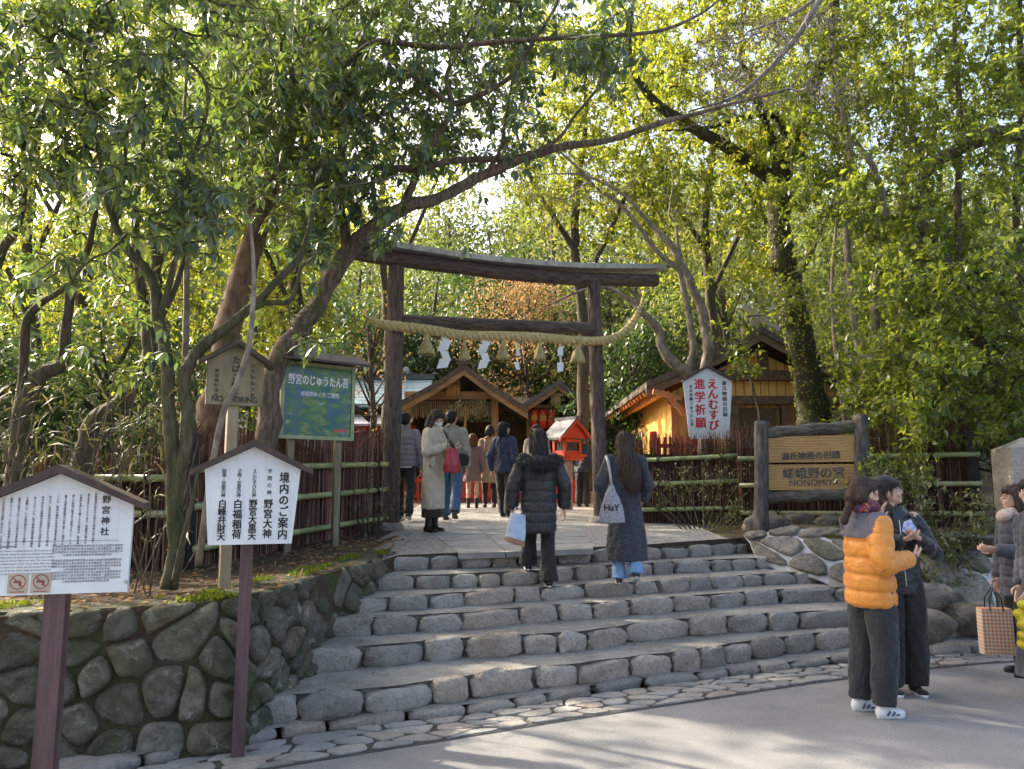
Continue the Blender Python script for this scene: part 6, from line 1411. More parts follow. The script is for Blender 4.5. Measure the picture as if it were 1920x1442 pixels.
def person(lab, x, y, z, H, rz, arms=None, legs=None, head=(0, 0), top=None, bottom=None, shoes=None, hair=None, vox=.008, lean=0.0, skinlegs=False, hands=None, group=None, mouth=0):
    """figure facing local +Y; joints are fractions of the height H; the body is one fused surface, clothes and hair are its children"""
    root = empty('person', (x, y, z), math.radians(rz), lab, 'person', group)
    ln = lambda p: (p[0], p[1]+lean*max(0, p[2]-.5), p[2])
    J = {}
    for s, c in ((1, 'R'), (-1, 'L')):
        J['sh'+c] = ln((.096*s, -.005, .808)); d = (arms or {}).get(c, ((.135*s, -.02, .635), (.140*s, .02, .485)))
        J['el'+c], J['wr'+c] = ln(d[0]), ln(d[1])
        J['hp'+c] = (.052*s, 0, .515); d = (legs or {}).get(c, ((.056*s, .008, .28), (.056*s, -.012, .045))); J['kn'+c], J['an'+c] = d
    P = lambda p: np.array(p)*H
    NB = np.array(ln((0, -.008, .845))); hm = Rz(head[1]) @ Rx(head[0])
    def hd(p): return (NB+np.array(hm @ Vector((p[0], p[1], p[2]-.845))))*H
    def hell(mb, c, r, rot=None): mb.ell(hd(c), np.array(r)*H, hm if rot is None else hm @ rot, 18, 12)
    ls = .62 if (bottom is not None and shoes is not None and top is not None) else 1.0
    mb = MB()
    hell(mb, (0, -.004, .944), (.0455, .056, .053)); hell(mb, (0, .014, .908), (.037, .040, .042)); hell(mb, (0, .036, .880), (.017, .016, .013)); hell(mb, (0, .030, .93), (.038, .026, .03))
    hell(mb, (0, .058, .919), (.0068, .0095, .013), Rx(-18)); hell(mb, (0, .049, .932), (.006, .008, .016))
    hell(mb, (0, .049, .8965), (.014, .007, .0045)); hell(mb, (0, .048, .891), (.012, .007, .0045))
    for s in (-1, 1): hell(mb, (.0455*s, -.004, .919), (.005, .012, .018), Rz(-18*s)); hell(mb, (.019*s, .040, .909), (.016, .013, .014))
    cap(mb, P(ln((0, -.010, .80))), hd((0, -.002, .90)), .031*H, .030*H)
    mb.tube([P(ln(q)) for q in ((0, 0, .50), (0, 0, .56), (0, .002, .64), (0, .002, .74), (0, -.004, .80), (0, -.008, .825))], np.array([.085, .088, .075, .092, .085, .04])*H, 20, ry=np.array([.058, .06, .052, .058, .05, .032])*H, up=(1, 0, 0))
    hdir = {}
    for s, c in ((1, 'R'), (-1, 'L')):
        cap(mb, P(J['sh'+c]), P(J['el'+c]), .029*H, .023*H); cap(mb, P(J['el'+c]), P(J['wr'+c]), .023*H, .016*H)
        cap(mb, P(J['hp'+c]), P(J['kn'+c]), .050*H*ls, .034*H*ls); cap(mb, P(J['kn'+c]), P(J['an'+c]), .033*H*ls, .021*H*max(ls, .8))
        k2 = np.array(J['kn'+c])*.68+np.array(J['an'+c])*.32; mb.ell(P(k2+np.array([0, -.008, 0])), np.array([.031, .034, .06])*H*ls, None, 12, 9)
        a = P(J['an'+c]); cap(mb, a+np.array([0, -.01, -.020])*H, a+np.array([0, .075, -.030])*H, .019*H, .014*H)
        # hand: palm, four unequal fingers and a thumb leaving the side of the palm
        hs = (hands or {}).get(c, {}); w = P(J['wr'+c]); d = unit(np.array(hs.get('dir', P(J['wr'+c])-P(J['el'+c])), float)); nrm = np.array(hs.get('palm', (-s, 0, 0)), float); nrm = unit(nrm-d*nrm.dot(d)); sd = np.cross(d, nrm)
        if hs.get('flip'): sd = -sd
        pc = w+d*.028*H; M = Matrix((tuple(sd), tuple(d), tuple(nrm))).transposed(); mb.ell(pc, np.array([.0215, .030, .0105])*H, M, 14, 10, .8)
        cu = hs.get('curl', .45)
        for i, (o_, l_) in enumerate(((.0165, .040), (.0055, .045), (-.0055, .042), (-.0160, .033))):
            p0 = w+d*.050*H+sd*o_*H; a_ = cu*(.6+.12*i); p = p0; dd = d
            sp = sd*(o_*hs.get('spread', 3.0))
            for j in range(3):
                ang = a_*(j+.6); dd = unit(d*math.cos(ang)+nrm*math.sin(ang)+sp); q = p+dd*l_*H*(.42, .32, .26)[j]; cap(mb, p, q, (.0056-.0005*j)*H, (.0051-.0005*j)*H, 8, 4); p = q
        t0 = w+d*.014*H+sd*.019*H; t1 = t0+unit(sd*.8+d*.75+nrm*.35)*.026*H; t2 = t1+unit(d*.9+nrm*(.3+cu*.5)+sd*.1)*.022*H
        cap(mb, t0, t1, .0075*H, .006*H, 8, 4); cap(mb, t1, t2, .006*H, .005*H, 8, 4)
    q = voxel(mb, min(vox, .0062), 2, name='body')
    n = len(q.polygons); C = np.empty(n*3); q.polygons.foreach_get('center', C); C = C.reshape(-1, 3)/H; Cl = (C-NB) @ np.array(hm)
    Cl = Cl+np.array([0, 0, .845]); mi = np.zeros(n, int)
    mi[(np.abs(Cl[:, 0]) < .0135) & (Cl[:, 1] > .045) & (np.abs(Cl[:, 2]-.894) < .0058)] = 1
    for s in (-1, 1): mi[(((Cl[:, 0]-.0195*s)/.0092)**2+((Cl[:, 2]-.9265)/.0040)**2 < 1) & (Cl[:, 1] > .02)] = 2; mi[(np.abs(Cl[:, 0]-.020*s) < .0125) & (np.abs(Cl[:, 2]-.9385) < .0022) & (Cl[:, 1] > .02)] = 2
    o = mobj('body', q, [M_SKIN, M_LIP, M_EYE], root); q.polygons.foreach_set('material_index', mi)
    ctx = dict(H=H, J=J, P=P, ln=ln, root=root, vox=vox, hd=hd, hm=hm, hell=hell, unit=unit)
    for fn in (bottom, shoes, top, hair):
        for f in (fn if isinstance(fn, (list, tuple)) else [fn]):
            if f: f(ctx)
    return root
def torso(mb, c, rings, scale=1.0):
    P, ln, H = c['P'], c['ln'], c['H']
    mb.tube([P(ln((0, r[3] if len(r) > 3 else 0, r[0]))) for r in rings], [r[1]*H for r in rings], 28, ry=[r[2]*H for r in rings], up=(1, 0, 0))
def sleeves(mb, c, r0=.042, r1=.037, r2=.030, ext=0.0):
    P, J, H = c['P'], c['J'], c['H']
    for s in 'RL':
        w = np.array(J['wr'+s]); e = np.array(J['el'+s]); w2 = w+(w-e)*ext
        cap(mb, P(J['sh'+s])-np.array([0, 0, .012*H]), P(e), r0*H*.88, r1*H*.88); cap(mb, P(e), P(w2)-unit(P(w)-P(e))*r2*H*.6, r1*H*.88, r2*H*.9)
def coat(mat, hem=.25, name='coat', flare=1.0, arm=(.046, .041, .034), collar=True, body=1.0, fold=.013, hemy=0.0):
    def f(c):
        mb = MB(); b = body
        rings = [(hem, .112*flare*b, .090*flare*b, hemy), (hem+.05, .111*flare*b, .088*flare*b, hemy)]
        for z, rx, ry in ((.46, .108, .082), (.55, .104, .076), (.64, .098, .070), (.73, .110, .070), (.79, .108, .062), (.82, .088, .052), (.842, .050, .044), (.862, .044, .043)):
            if z > hem+.06: rings.append((z, rx*b, ry*b, -.004 if z > .78 else 0))
        torso(mb, c, rings); sleeves(mb, c, *arm)
        mobj(name, voxel(mb, c['vox'], 4, fold, 7, R.uniform(0, 50), name), mat, c['root'])
        if collar:
            mb = MB(); H = c['H']
            for s in (-1, 1):
                a = np.array(c['P'](c['ln']((.020*s, -.048, .862)))); b_ = np.array(c['P'](c['ln']((.062*s, -.022, .842)))); d_ = np.array(c['P'](c['ln']((.052*s, .052, .815)))); cap(mb, a, b_, .013*H, .012*H, 8, 4); cap(mb, b_, d_, .012*H, .010*H, 8, 4)
            mobj('collar', voxel(mb, .006, 2, name='collar'), mat, c['root'])
    return f
def puffer(mat, hem=.44, n=8, name='jacket', bulge=1.0, arm=(.052, .048, .040), collar=.03, vox=None, seam=.55, na=(4, 4), yoke=None, yz=.74):
    def f(c):
        mb = MB(); H, P, J, ln = c['H'], c['P'], c['J'], c['ln']; m = n*9+1; rings = []
        quilt = lambda u: 1-seam*.16*np.exp(-((u-np.round(u))/.13)**2)
        for i in range(m):
            t = i/(m-1); z = hem+(.795-hem)*t; base = np.interp(t, [0, .04, .25, .6, .85, 1], [.94, 1.0, 1.02, .97, .98, .86])
            q_ = quilt(t*n); rings.append((z, .106*bulge*base*q_, .083*bulge*(base-.06*t)*q_, -.004*t))
        rings += [(.825, .078, .052, -.006), (.85, .052, .046, -.008), (.85+collar, .048, .047, -.006)]
        torso(mb, c, rings)
        mb.ell(P(ln((0, -.006, .862))), np.array([.053, .053, .022])*H, None, 18, 10)
        for s in 'RL':
            a, e_, w_ = (np.array(P(J[k_+s])) for k_ in ('sh', 'el', 'wr')); a = a-np.array([0, 0, .010*H])
            Q = resample(catmull([(*a, 0), (*(a*.5+e_*.5), 0), (*(e_*.94+(a+w_)*.03), 0), (*(e_*.5+w_*.5), 0), (*w_, 0)], 8)[:, :3], 60); t = np.linspace(0, 1, 60)
            rr = np.interp(t, [0, .45, .95, 1], [arm[0]*.90, arm[1]*.92, arm[2]*.95, arm[2]*.8])*H*quilt(t*(na[0]+na[1])); rr[0] *= .6
            mb.tube(Q, rr, 20); mb.ell(a, np.array([arm[0]*.9]*3)*H, None, 16, 10)
        q = voxel(mb, vox or c['vox'], 3, .004, 10, R.uniform(0, 50), name); mats = [mat]
        if yoke is not None:
            k = len(q.polygons); C = np.empty(k*3); q.polygons.foreach_get('center', C); C = C.reshape(-1, 3)/H
            o = mobj(name, q, [mat, yoke], c['root']); q.polygons.foreach_set('material_index', ((C[:, 2]-.55*np.maximum(0, np.abs(C[:, 0])-.075)-.0*C[:, 1] > yz) & (np.abs(C[:, 0]) < .125) | (C[:, 2] > .835)).astype(int))
        else: mobj(name, q, mat, c['root'])
    return f
def trousers(mat, wide=1.0, hemr=.034, name='trousers', length=.03, top=.53):
    def f(c):
        mb = MB(); H, P, J = c['H'], c['P'], c['J']
        w0 = min(1, wide); torso(mb, c, [(.46, .088*w0, .066*w0), (.52, .094*w0, .07*w0), (top+.03, .086*w0, .062*w0)])
        for s in 'RL':
            a = np.array(J['an'+s]); k = np.array(J['kn'+s]); h = np.array(J['hp'+s]); pts = [h+np.array([0, 0, .02]), h*.6+k*.4, k, k*.5+a*.5, a+np.array([0, 0, length-.03])]
            rr = [.056*min(1, wide), .053*wide, .045*wide, .042*wide+.3*(hemr-.034), hemr*1.05]
            mb.tube([P(q) for q in catmull([(*q, 0) for q in pts], 5)[:, :3]], np.interp(np.linspace(0, 4, 21), range(5), rr)*H, 18)
        mobj(name, voxel(mb, c['vox'], 3, .008, 8, R.uniform(0, 50), name), mat, c['root'])
    return f
def shoes(mat, sole=None, h=.035, boot=0.0, heel=0.0, stripe=None):
    def f(c):
        H, P, J = c['H'], c['P'], c['J']
        for s in 'RL':
            a = np.array(J['an'+s]); up = a[2]-.045; kn = np.array(J['kn'+s]); pit = min(60, max(0, up*420)) if a[1] < -.02 else 0
            mb = MB(); M = Rx(-pit); off = lambda v: (a+np.array(M @ Vector(v)))
            cap(mb, P(off((0, -.018, -.022))), P(off((0, .072, -.030))), .0235*H, .0165*H, 14, 6); cap(mb, P(off((0, -.016, -.015))), P(off((0, .01, .006))), .023*H, .024*H, 12, 5)
            mb.ell(P(off((0, .058, -.027))), np.array([.0255, .034, .016])*H, M, 14, 9)
            if boot: cap(mb, P(a), P(a+(kn-a)*boot), .026*H, .030*H)
            o = mobj('boot' if boot else 'shoe', voxel(mb, .006, 2, name='shoe'), mat, c['root'])
            mb = MB(); V = []
            for t in np.linspace(0, 2*math.pi, 22, endpoint=False):
                xx = .0265*math.cos(t)*(1.0 if math.sin(t) > 0 else .86); yy = .028+.066*math.sin(t); V.append((xx, yy))
            zz = (-.045, -.045+.014)
            top_ = [P(off((x_, y_, zz[1]))) for x_, y_ in V]; bot = [P(off((x_*.97, y_*.98, zz[0]))) for x_, y_ in V]; nn = len(V)
            mb.add(bot+top_, [tuple(range(nn))[::-1], tuple(range(nn, 2*nn))]+[(i, (i+1) % nn, nn+(i+1) % nn, nn+i) for i in range(nn)])
            k = mb.build('sole', sole or mat, o)
            if stripe:
                mb = MB()
                for y0_, dz in ((.004, -.004), (.026, -.010), (.048, -.017)):
                    mb.tube([P(off((.0262, y0_-.010, -.030))), P(off((.0225, y0_+.004, -.012+dz))), P(off((0, y0_+.008, -.002+dz))), P(off((-.0225, y0_+.004, -.012+dz))), P(off((-.0262, y0_-.010, -.030)))], .0042*H, 5)
                mb.build('trim', stripe, o)
    return f
def strands(c, o, n=420, L=.075):
    """fine loose strands lying on the hair so that its outline is not smooth"""
    q = o.data; k_ = len(q.polygons); C = np.empty(k_*3); q.polygons.foreach_get('center', C); C = C.reshape(-1, 3); N = np.empty(k_*3); q.polygons.foreach_get('normal', N); N = N.reshape(-1, 3)
    i = rng.integers(0, k_, n); N = N[i]; dn = np.array([0, 0, -1.0])+rng.normal(0, .22, (n, 3)); d = unit(dn-N*(dn*N).sum(1)[:, None]*.9)
    V, F = leaf_arrays(C[i]-d*L*.3+N*.002, d, N+rng.normal(0, .3, (n, 3)), rng.uniform(.6, 1.5, n)*L, rng.uniform(.003, .007, n), 0, .02)
    mobj('strands', tris_mesh('strands', V, F), o.data.materials[0], o)
def hair_cap(mat, length=.90, vol=1.0, fringe=True, back=0.0, name='hair', part=0.0, sides=True):
    """short to shoulder hair; length = height (fraction of H) where it ends"""
    def f(c):
        mb = MB(); H, hd = c['H'], c['hd']; he = c['hell']
        he(mb, (0, -.014, .954), (.052*vol, .060*vol, .052*vol)); he(mb, (0, -.034, .93), (.048*vol, .040*vol, .052))
        if fringe: he(mb, (0, .034, .968), (.040*vol, .024, .026), Rx(-25))
        if length < .925:
            if sides:
                for s in (-1, 1): cap(mb, hd((.044*s*vol, -.006, .945)), hd((.050*s*vol, -.002, length+.008)), .016*H, .014*H)
            cap(mb, hd((0, -.040, .935)), hd((0, -.048-back, length)), .040*H*vol, .034*H*vol)
            for s in (-1, 1): cap(mb, hd((.03*s, -.036, .935)), hd((.036*s*vol, -.034-back, length)), .028*H, .024*H)
        q = voxel(mb, .007, 3, .0025, 40, R.uniform(0, 9), name); strands(c, mobj(name, q, mat, c['root']), 500, .05 if length > .89 else .08)
    return f
def hair_long(mat, end=.62, width=.062, yb=-.085, name='hair', thick=.024, sway=0.0, sides=True):
    def f(c):
        mb = MB(); H, P, ln, hd = c['H'], c['P'], c['ln'], c['hd']; he = c['hell']
        he(mb, (0, -.012, .953), (.052, .061, .053)); he(mb, (0, .030, .966), (.040, .026, .027), Rx(-25)); he(mb, (0, -.034, .925), (.050, .036, .05))
        for s in (-1, 1):
            if sides: cap(mb, hd((.043*s, .0, .945)), hd((.050*s, -.012, .865)), .016*H, .015*H)
            else: cap(mb, hd((.036*s, -.034, .93)), hd((.050*s, -.030, .835)), .020*H, .022*H)
        pts = [hd((0, -.030, .955)), hd((0, -.050, .90)), P(ln((sway*.2, yb*.85, .84))), P(ln((sway*.5, yb, .76))), P(ln((sway*.8, yb*1.05, (end+.76)/2))), P(ln((sway, yb*1.02, end)))]
        Q = catmull([(*p, 0) for p in pts], 5)[:, :3]; n = len(Q)
        mb.tube(Q, np.interp(np.linspace(0, 5, n), range(6), [.046, .050, width*.9, width, width*.95, width*.55])*H, 20, ry=np.interp(np.linspace(0, 5, n), range(6), [.036, .034, thick*1.2, thick, thick, thick*.45])*H, up=(1, 0, 0))
        q = voxel(mb, .007, 2, 0, name=name); n = len(q.vertices); V = np.empty(n*3); q.vertices.foreach_get('co', V); V = V.reshape(-1, 3); N = np.empty(n*3); q.vertices.foreach_get('normal', N); N = N.reshape(-1, 3)
        V = V+N*(.0035*np.sin(V[:, 0]*190+V[:, 2]*9+2*np.sin(V[:, 2]*14)))[:, None]; q.vertices.foreach_set('co', V.ravel()); q.update(); strands(c, mobj(name, q, mat, c['root']), 700, .12)
    return f
def part(name, mat, fn, vox=.006, fold=0.0, fscale=12):
    def f(c):
        mb = MB(); fn(mb, c); mobj(name, voxel(mb, vox, 2, fold, fscale, R.uniform(0, 9), name), mat, c['root'])
    return f
def raw(name, mat, fn, smooth=True):
    def f(c):
        mb = MB(); fn(mb, c); mb.build(name, mat, c['root'], smooth)
    return f
def fpt(c, p): return c['P'](c['ln'](p))
F_ORANGE = m_fabric('orange nylon', (.72, .27, .035), .5, .5); F_SLATE = m_fabric('slate yoke', (.085, .085, .125), .6); F_BLACK = m_fabric('black cloth', (.012, .012, .014), .8); F_BLACKN = m_fabric('black nylon', (.012, .013, .018), .42, .5)
F_CHAR = m_fabric('charcoal trousers', (.026, .027, .031), .9); F_BEIGE = m_fabric('beige wool', (.54, .46, .36), .9); F_GREY = m_fabric('grey beige wool', (.34, .32, .27), .9); F_JEAN = m_fabric('blue denim', (.07, .13, .24), .85); F_DENIM = m_fabric('dark denim', (.022, .038, .085), .8)
F_MAUVE = m_fabric('mauve wool', (.21, .135, .13), .9); F_TAN = m_fabric('tan coat cloth', (.40, .28, .17), .85); F_NAVY = m_fabric('dark slate coat', (.040, .044, .058), .85); F_PURPLE = m_fabric('grey mauve nylon', (.20, .175, .20), .5); F_DARKP = m_fabric('dark plum nylon', (.055, .045, .055), .5)
F_SKIRT = m_fabric('navy grey skirt cloth', (.055, .060, .085), .85); F_BROWN = m_fabric('dark brown skirt', (.03, .018, .016), .85); F_LBLUE = m_fabric('light blue denim', (.20, .36, .62), .85); F_WHITE = m_fabric('white cloth', (.75, .75, .76), .8); F_LEATHER = m_plain('black leather', (.012, .011, .011), .3); F_RUBBER = m_plain('white rubber', (.72, .72, .74), .5); F_PINKGREY = m_fabric('pink beige fleece', (.44, .36, .33), .95)
F_BOOTBROWN = m_plain('brown suede', (.10, .085, .045), .8)
k = NT('patterned scarf'); v = k.coord(); c = k.ramp(k.noise(v, 16, 2, .5, 1.5), [(.34, (.025, .03, .10)), (.46, (.30, .05, .03)), (.54, (.03, .035, .10)), (.62, (.55, .25, .05)), (.72, (.03, .04, .12))], 'CONSTANT'); k.col(c); k.rough(.85); F_SCARF = k.mat


def X(px, Y): return W(px, 905, Y).x
def fur(c, centre, rad, n, L, mat, name='fur_trim'):
    H = c['H']; a = unit(rng.normal(0, 1, (n, 3))); p = np.array(centre)+a*np.array(rad); d = unit(a+rng.normal(0, .5, (n, 3))-np.array([0, 0, .3]))
    V, F = leaf_arrays(p, d, rng.normal(0, 1, (n, 3)), rng.uniform(.6, 1.2, n)*L, np.full(n, .006)); return mobj(name, tris_mesh(name, V, F), mat, c['root'])

# ---- street: two women talking
def beanie(mb, c):
    c['hell'](mb, (0, -.014, .964), (.058, .068, .053)); c['hell'](mb, (0, -.034, .938), (.058, .052, .040)); c['hell'](mb, (0, .022, .968), (.052, .044, .030), Rx(-16))
def scarf_ring(z, r, t, lump=1):
    def f(mb, c):
        H = c['H']
        for i in range(14):
            a = i/14*2*math.pi; mb.ell(fpt(c, (math.cos(a)*r, math.sin(a)*r*.92-.004, z+.006*math.sin(a*3+lump))), np.array([t*1.3, t*1.3, t*(1.25+.2*math.sin(i*2.4))])*H, None, 12, 8)
    return f
def glasses(mb, c):
    hd = c['hd']
    for s in (-1, 1):
        P = [hd((.021*s+.0155*math.cos(a), .060-.010*abs(math.cos(a))*(.5+.5*math.copysign(1, math.cos(a)*s)), .9245+.0125*math.sin(a))) for a in np.linspace(0, 2*math.pi, 20)]
        mb.tube(P, .0016, 5); mb.tube([hd((.036*s, .054, .927)), hd((.049*s, .02, .928)), hd((.049*s, -.008, .926))], .0018, 5)
    mb.tube([hd((-.006, .061, .926)), hd((.006, .061, .926))], .0016, 5)
def zipper(mb, c): mb.tube([fpt(c, (.078, .082, .555)), fpt(c, (.082, .080, .50)), fpt(c, (.082, .078, .475))], .006, 6)
k_y = 5.62
person('person in an orange puffer jacket with slate shoulders, dark jeans and white trainers', X(1620, k_y), k_y, 0, 1.665, -80,
       arms={'R': ((.150, -.035, .635), (.105, .125, .655)), 'L': ((-.150, .07, .660), (-.085, .125, .800))}, head=(-6, 4), legs={'R': ((.058, .012, .28), (.060, -.008, .045)), 'L': ((-.05, -.01, .28), (-.052, -.045, .045))},
       hands={'R': dict(dir=(-.35, 1, .25), palm=(-.8, 0, .6), curl=.5), 'L': dict(dir=(0.1, .25, 1), palm=(.7, .7, 0), curl=.22, spread=7)},
       top=[puffer(F_ORANGE, .445, 5, bulge=1.14, arm=(.058, .054, .040), collar=.028, vox=.008, yoke=F_SLATE, yz=.738, na=(3, 3)), part('scarf', F_SCARF, scarf_ring(.868, .042, .021), .007, .004),
            raw('cuff', F_CHAR, lambda mb, c: [cap(mb, c['P'](np.array(c['J']['wr'+s])*1.06-np.array(c['J']['el'+s])*.06), c['P'](np.array(c['J']['wr'+s])*.9+np.array(c['J']['el'+s])*.1), .023*c['H'], .028*c['H'], 14, 5) for s in 'RL']), raw('pocket_zip', F_BLACK, zipper)],
       bottom=trousers(F_CHAR, 1.22, .044, length=.038), shoes=shoes(F_WHITE, F_RUBBER, stripe=F_SLATE),
       hair=[hair_cap(HR_BROWN, .905, 1.03, True, .012, sides=False), part('bun', HR_BROWN, lambda mb, c: [mb.ell(c['hd']((0, -.062-.012*i, .905-.034*i)), np.array([.022-.003*i, .020, .026])*c['H'], None, 10, 8) for i in range(4)], .006), raw('glasses', F_BLACK, glasses)], vox=.007)
person('person in a black knitted beanie, black jacket and wide black trousers holding a phone', X(1672, 6.12), 6.12, 0, 1.665, -180,
       arms={'R': ((.150, .02, .645), (.045, .155, .715)), 'L': ((-.155, .05, .645), (-.022, .165, .722))}, head=(12, 68), hands={'R': dict(dir=(-.8, .6, .3), palm=(-.1, .2, 1), curl=.6), 'L': dict(dir=(.8, .6, .25), palm=(.1, .2, 1), curl=.7)},
       top=[coat(F_BLACKN, .46, 'jacket', .86, (.044, .040, .036)), raw('zip', F_RUBBER, lambda mb, c: mb.tube([fpt(c, (.012, .073, .80)), fpt(c, (.012, .082, .70)), fpt(c, (.010, .088, .60)), fpt(c, (.008, .094, .50))], .003, 5))],
       bottom=trousers(F_BLACK, 1.28, .054, length=.03), shoes=shoes(F_BLACK, F_RUBBER), hair=[hair_long(HR_BROWN, .79, .052, -.03, thick=.04, sides=False), part('beanie', F_BLACK, beanie, .006, .0)], vox=.007)
p = W(1690, 1003, 5.98)
mb = MB(); mb.box((0, 0, 0), (.155, .075, .010), 0.0); o = mb.build('phone', F_LEATHER, smooth=False); o.location = (p.x-.0, p.y-.09, p.z-.0); o.rotation_euler = (math.radians(20), math.radians(-14), 0); tag(o, 'black phone the beanie wearer holds between both hands', 'phone')
mb = MB(); mb.prism([(-.05, 0, 0), (.03, 0, -.05), (.06, 0, .02), (.02, 0, .09), (-.03, 0, .07)], (0, .004, 0)); o = mb.build('leaflet', m_plain('blue white leaflet', (.70, .76, .90), .6, (.16, .28, .65), 30), smooth=False); o.location = W(1704, 996, 5.84); tag(o, 'folded blue and white leaflet above the black phone', 'leaflet')

# ---- edge of the frame
def pouchscarf(mb, c): mb.ell(fpt(c, (0, .030, .832)), np.array([.058, .048, .040])*c['H']); scarf_ring(.852, .036, .02)(mb, c)
person('person in a slate padded coat with pale fluffy neck warmer', X(1893, 6.7), 6.7, 0, 1.60, 80, arms={'L': ((-.150, .02, .645), (-.105, .14, .66)), 'R': ((.15, .0, .64), (.13, .04, .49))}, head=(4, -6), hands={'L': dict(dir=(-.1, 1, .1), palm=(.8, 0, .5), curl=.8)},
       top=[puffer(F_SKIRT, .40, 7, bulge=.98), part('neck_warmer', F_PINKGREY, pouchscarf)], bottom=trousers(F_BLACK, .9, .034, 'leggings'), shoes=shoes(F_LEATHER, F_LEATHER, boot=.4), hair=hair_long(HR_BROWN, .80, .058, -.02, thick=.05))
def wideskirt(c):
    mb = MB(); torso(mb, c, [(.10, .150, .135), (.25, .135, .118), (.40, .115, .095), (.55, .088, .07), (.60, .08, .062)]); mobj('skirt', voxel(mb, .010, 4, .008, 7, 3, 'skirt'), F_SKIRT, c['root'])
person('person with glasses, slate jacket and long navy skirt, cut by the picture edge', X(1938, 5.95), 5.95, 0, 1.66, 78, arms={'L': ((-.155, .01, .64), (-.13, .10, .50)), 'R': ((.15, .0, .64), (.13, .04, .49))}, head=(-4, -4),
       top=[puffer(F_SKIRT, .52, 5, bulge=1.0)], bottom=wideskirt, shoes=shoes(F_LEATHER, F_RUBBER), hair=[hair_long(HR_BLACK, .78, .055, -.03, thick=.05), raw('glasses', F_RUBBER, glasses)])
k = NT('orange gingham paper'); v = k.coord(); w1 = k.n('ShaderNodeTexWave', bands_direction='X'); w1.inputs['Scale'].default_value = 11; w2 = k.n('ShaderNodeTexWave', bands_direction='Z'); w2.inputs['Scale'].default_value = 11; k.l(v, w1.inputs[0]); k.l(v, w2.inputs[0])
s1 = k.ramp(w1.outputs[1], [(.49, (0, 0, 0)), (.51, (1, 1, 1))]); s2 = k.ramp(w2.outputs[1], [(.49, (0, 0, 0)), (.51, (1, 1, 1))])
c = k.mix(k.math('MULTIPLY', k.math('ADD', s1, s2), .5), (.72, .62, .50), (.62, .20, .05)); k.col(c); k.rough(.6); M_GING = k.mat
p = W(1870, 1226, 6.35); root = empty('gingham_bag', p, math.radians(-8), 'orange and white gingham paper carrier bag with dark handles', 'bag')
mb = MB(); mb.prism([(-.115, -.05, 0), (.115, -.05, 0), (.115, -.05, .36), (-.115, -.05, .36)], (0, .10, 0)); mb.build('bag_body', M_GING, root, False)
for dy in (-.05, .05): mb = MB(); mb.tube([(-.05, dy, .34), (-.045, dy*.8, .44), (0, dy*.3, .52), (.045, dy*.8, .44), (.05, dy, .34)], .006, 6); mb.build('handle', F_BLACK, root)
mb = MB(); q0 = W(1921, 1172, 5.6)
for i in range(9): mb.ell((q0.x+R.uniform(-.02, .05), q0.y+R.uniform(-.05, .05), q0.z-.14+.035*i), (.055, .05, .035), Rz(R.uniform(0, 90)), 12, 8)
o = mobj('yellow_bag', voxel(mb, .006, 2, .004, 20, 1, 'yellow_bag'), m_plain('yellow cloth', (.62, .50, .02), .6)); tag(o, 'crumpled bright yellow bag beside the long navy skirt', 'bag')

# ---- on the steps
def hood(mb, c):
    for i in range(11):
        a = math.pi*(1.02+.96*i/10); mb.ell(fpt(c, (math.cos(a)*.085, math.sin(a)*.085-.012, .815-.018*abs(math.cos(a))**2-.02)), np.array([.040, .040, .036])*c['H'], None, 12, 8)
    mb.ell(fpt(c, (0, -.075, .77)), np.array([.080, .045, .05])*c['H'])
def hoodfur(c):
    for i in range(9):
        a = math.pi*(.98+1.04*i/8); fur(c, fpt(c, (math.cos(a)*.115, math.sin(a)*.10-.015, .795-.02*abs(math.sin(a)))), np.array([.034, .034, .034])*c['H'], 260, .05, F_BLACK)
Yb = 7.42
person('person in a black padded parka with furry hood and flared black trousers climbing the steps', X(1010, Yb), Yb, .64, 1.50, 4,
       arms={'L': ((-.168, -.015, .64), (-.172, .01, .485)), 'R': ((.168, -.015, .64), (.168, .01, .49))}, legs={'R': ((.058, .025, .285), (.060, -.02, .045)), 'L': ((-.052, .10, .36), (-.060, .115, .135))},
       top=[puffer(F_BLACKN, .335, 7, 'parka', 1.10, (.056, .052, .044), na=(3, 3), seam=.32), part('hood', F_BLACKN, hood), hoodfur], bottom=trousers(F_BLACK, .95, .056, length=.02), shoes=shoes(F_LEATHER, F_RUBBER, boot=.2), hair=hair_long(HR_BLACK, .715, .056, -.085), vox=.007)
p = W(968, 962, 7.33); root = empty('shopping_bag', p, math.radians(22), 'pale blue paper shopping bag with tan base hanging from the climber in the parka', 'bag')
mb = MB(); mb.prism([(-.10, -.04, -.22), (.07, -.04, -.27), (.10, -.04, -.02), (-.045, -.04, .0)], (0, .08, 0)); mb.build('bag_body', m_plain('pale blue paper', (.52, .60, .74), .6, (.36, .45, .62), 14), root, False)
mb = MB(); mb.prism([(-.103, -.043, -.265), (.067, -.043, -.315), (.072, -.043, -.265), (-.098, -.043, -.215)], (0, .086, 0)); mb.build('bag_base', m_plain('tan card', (.40, .21, .11), .6), root, False)
mb = MB(); mb.tube([(-.03, 0, 0), (-.01, 0, .05), (.04, 0, .06), (.07, 0, -.01)], .005, 6); mb.build('handle', m_plain('white cord', (.7, .7, .7), .7), root)
Yg = 7.62
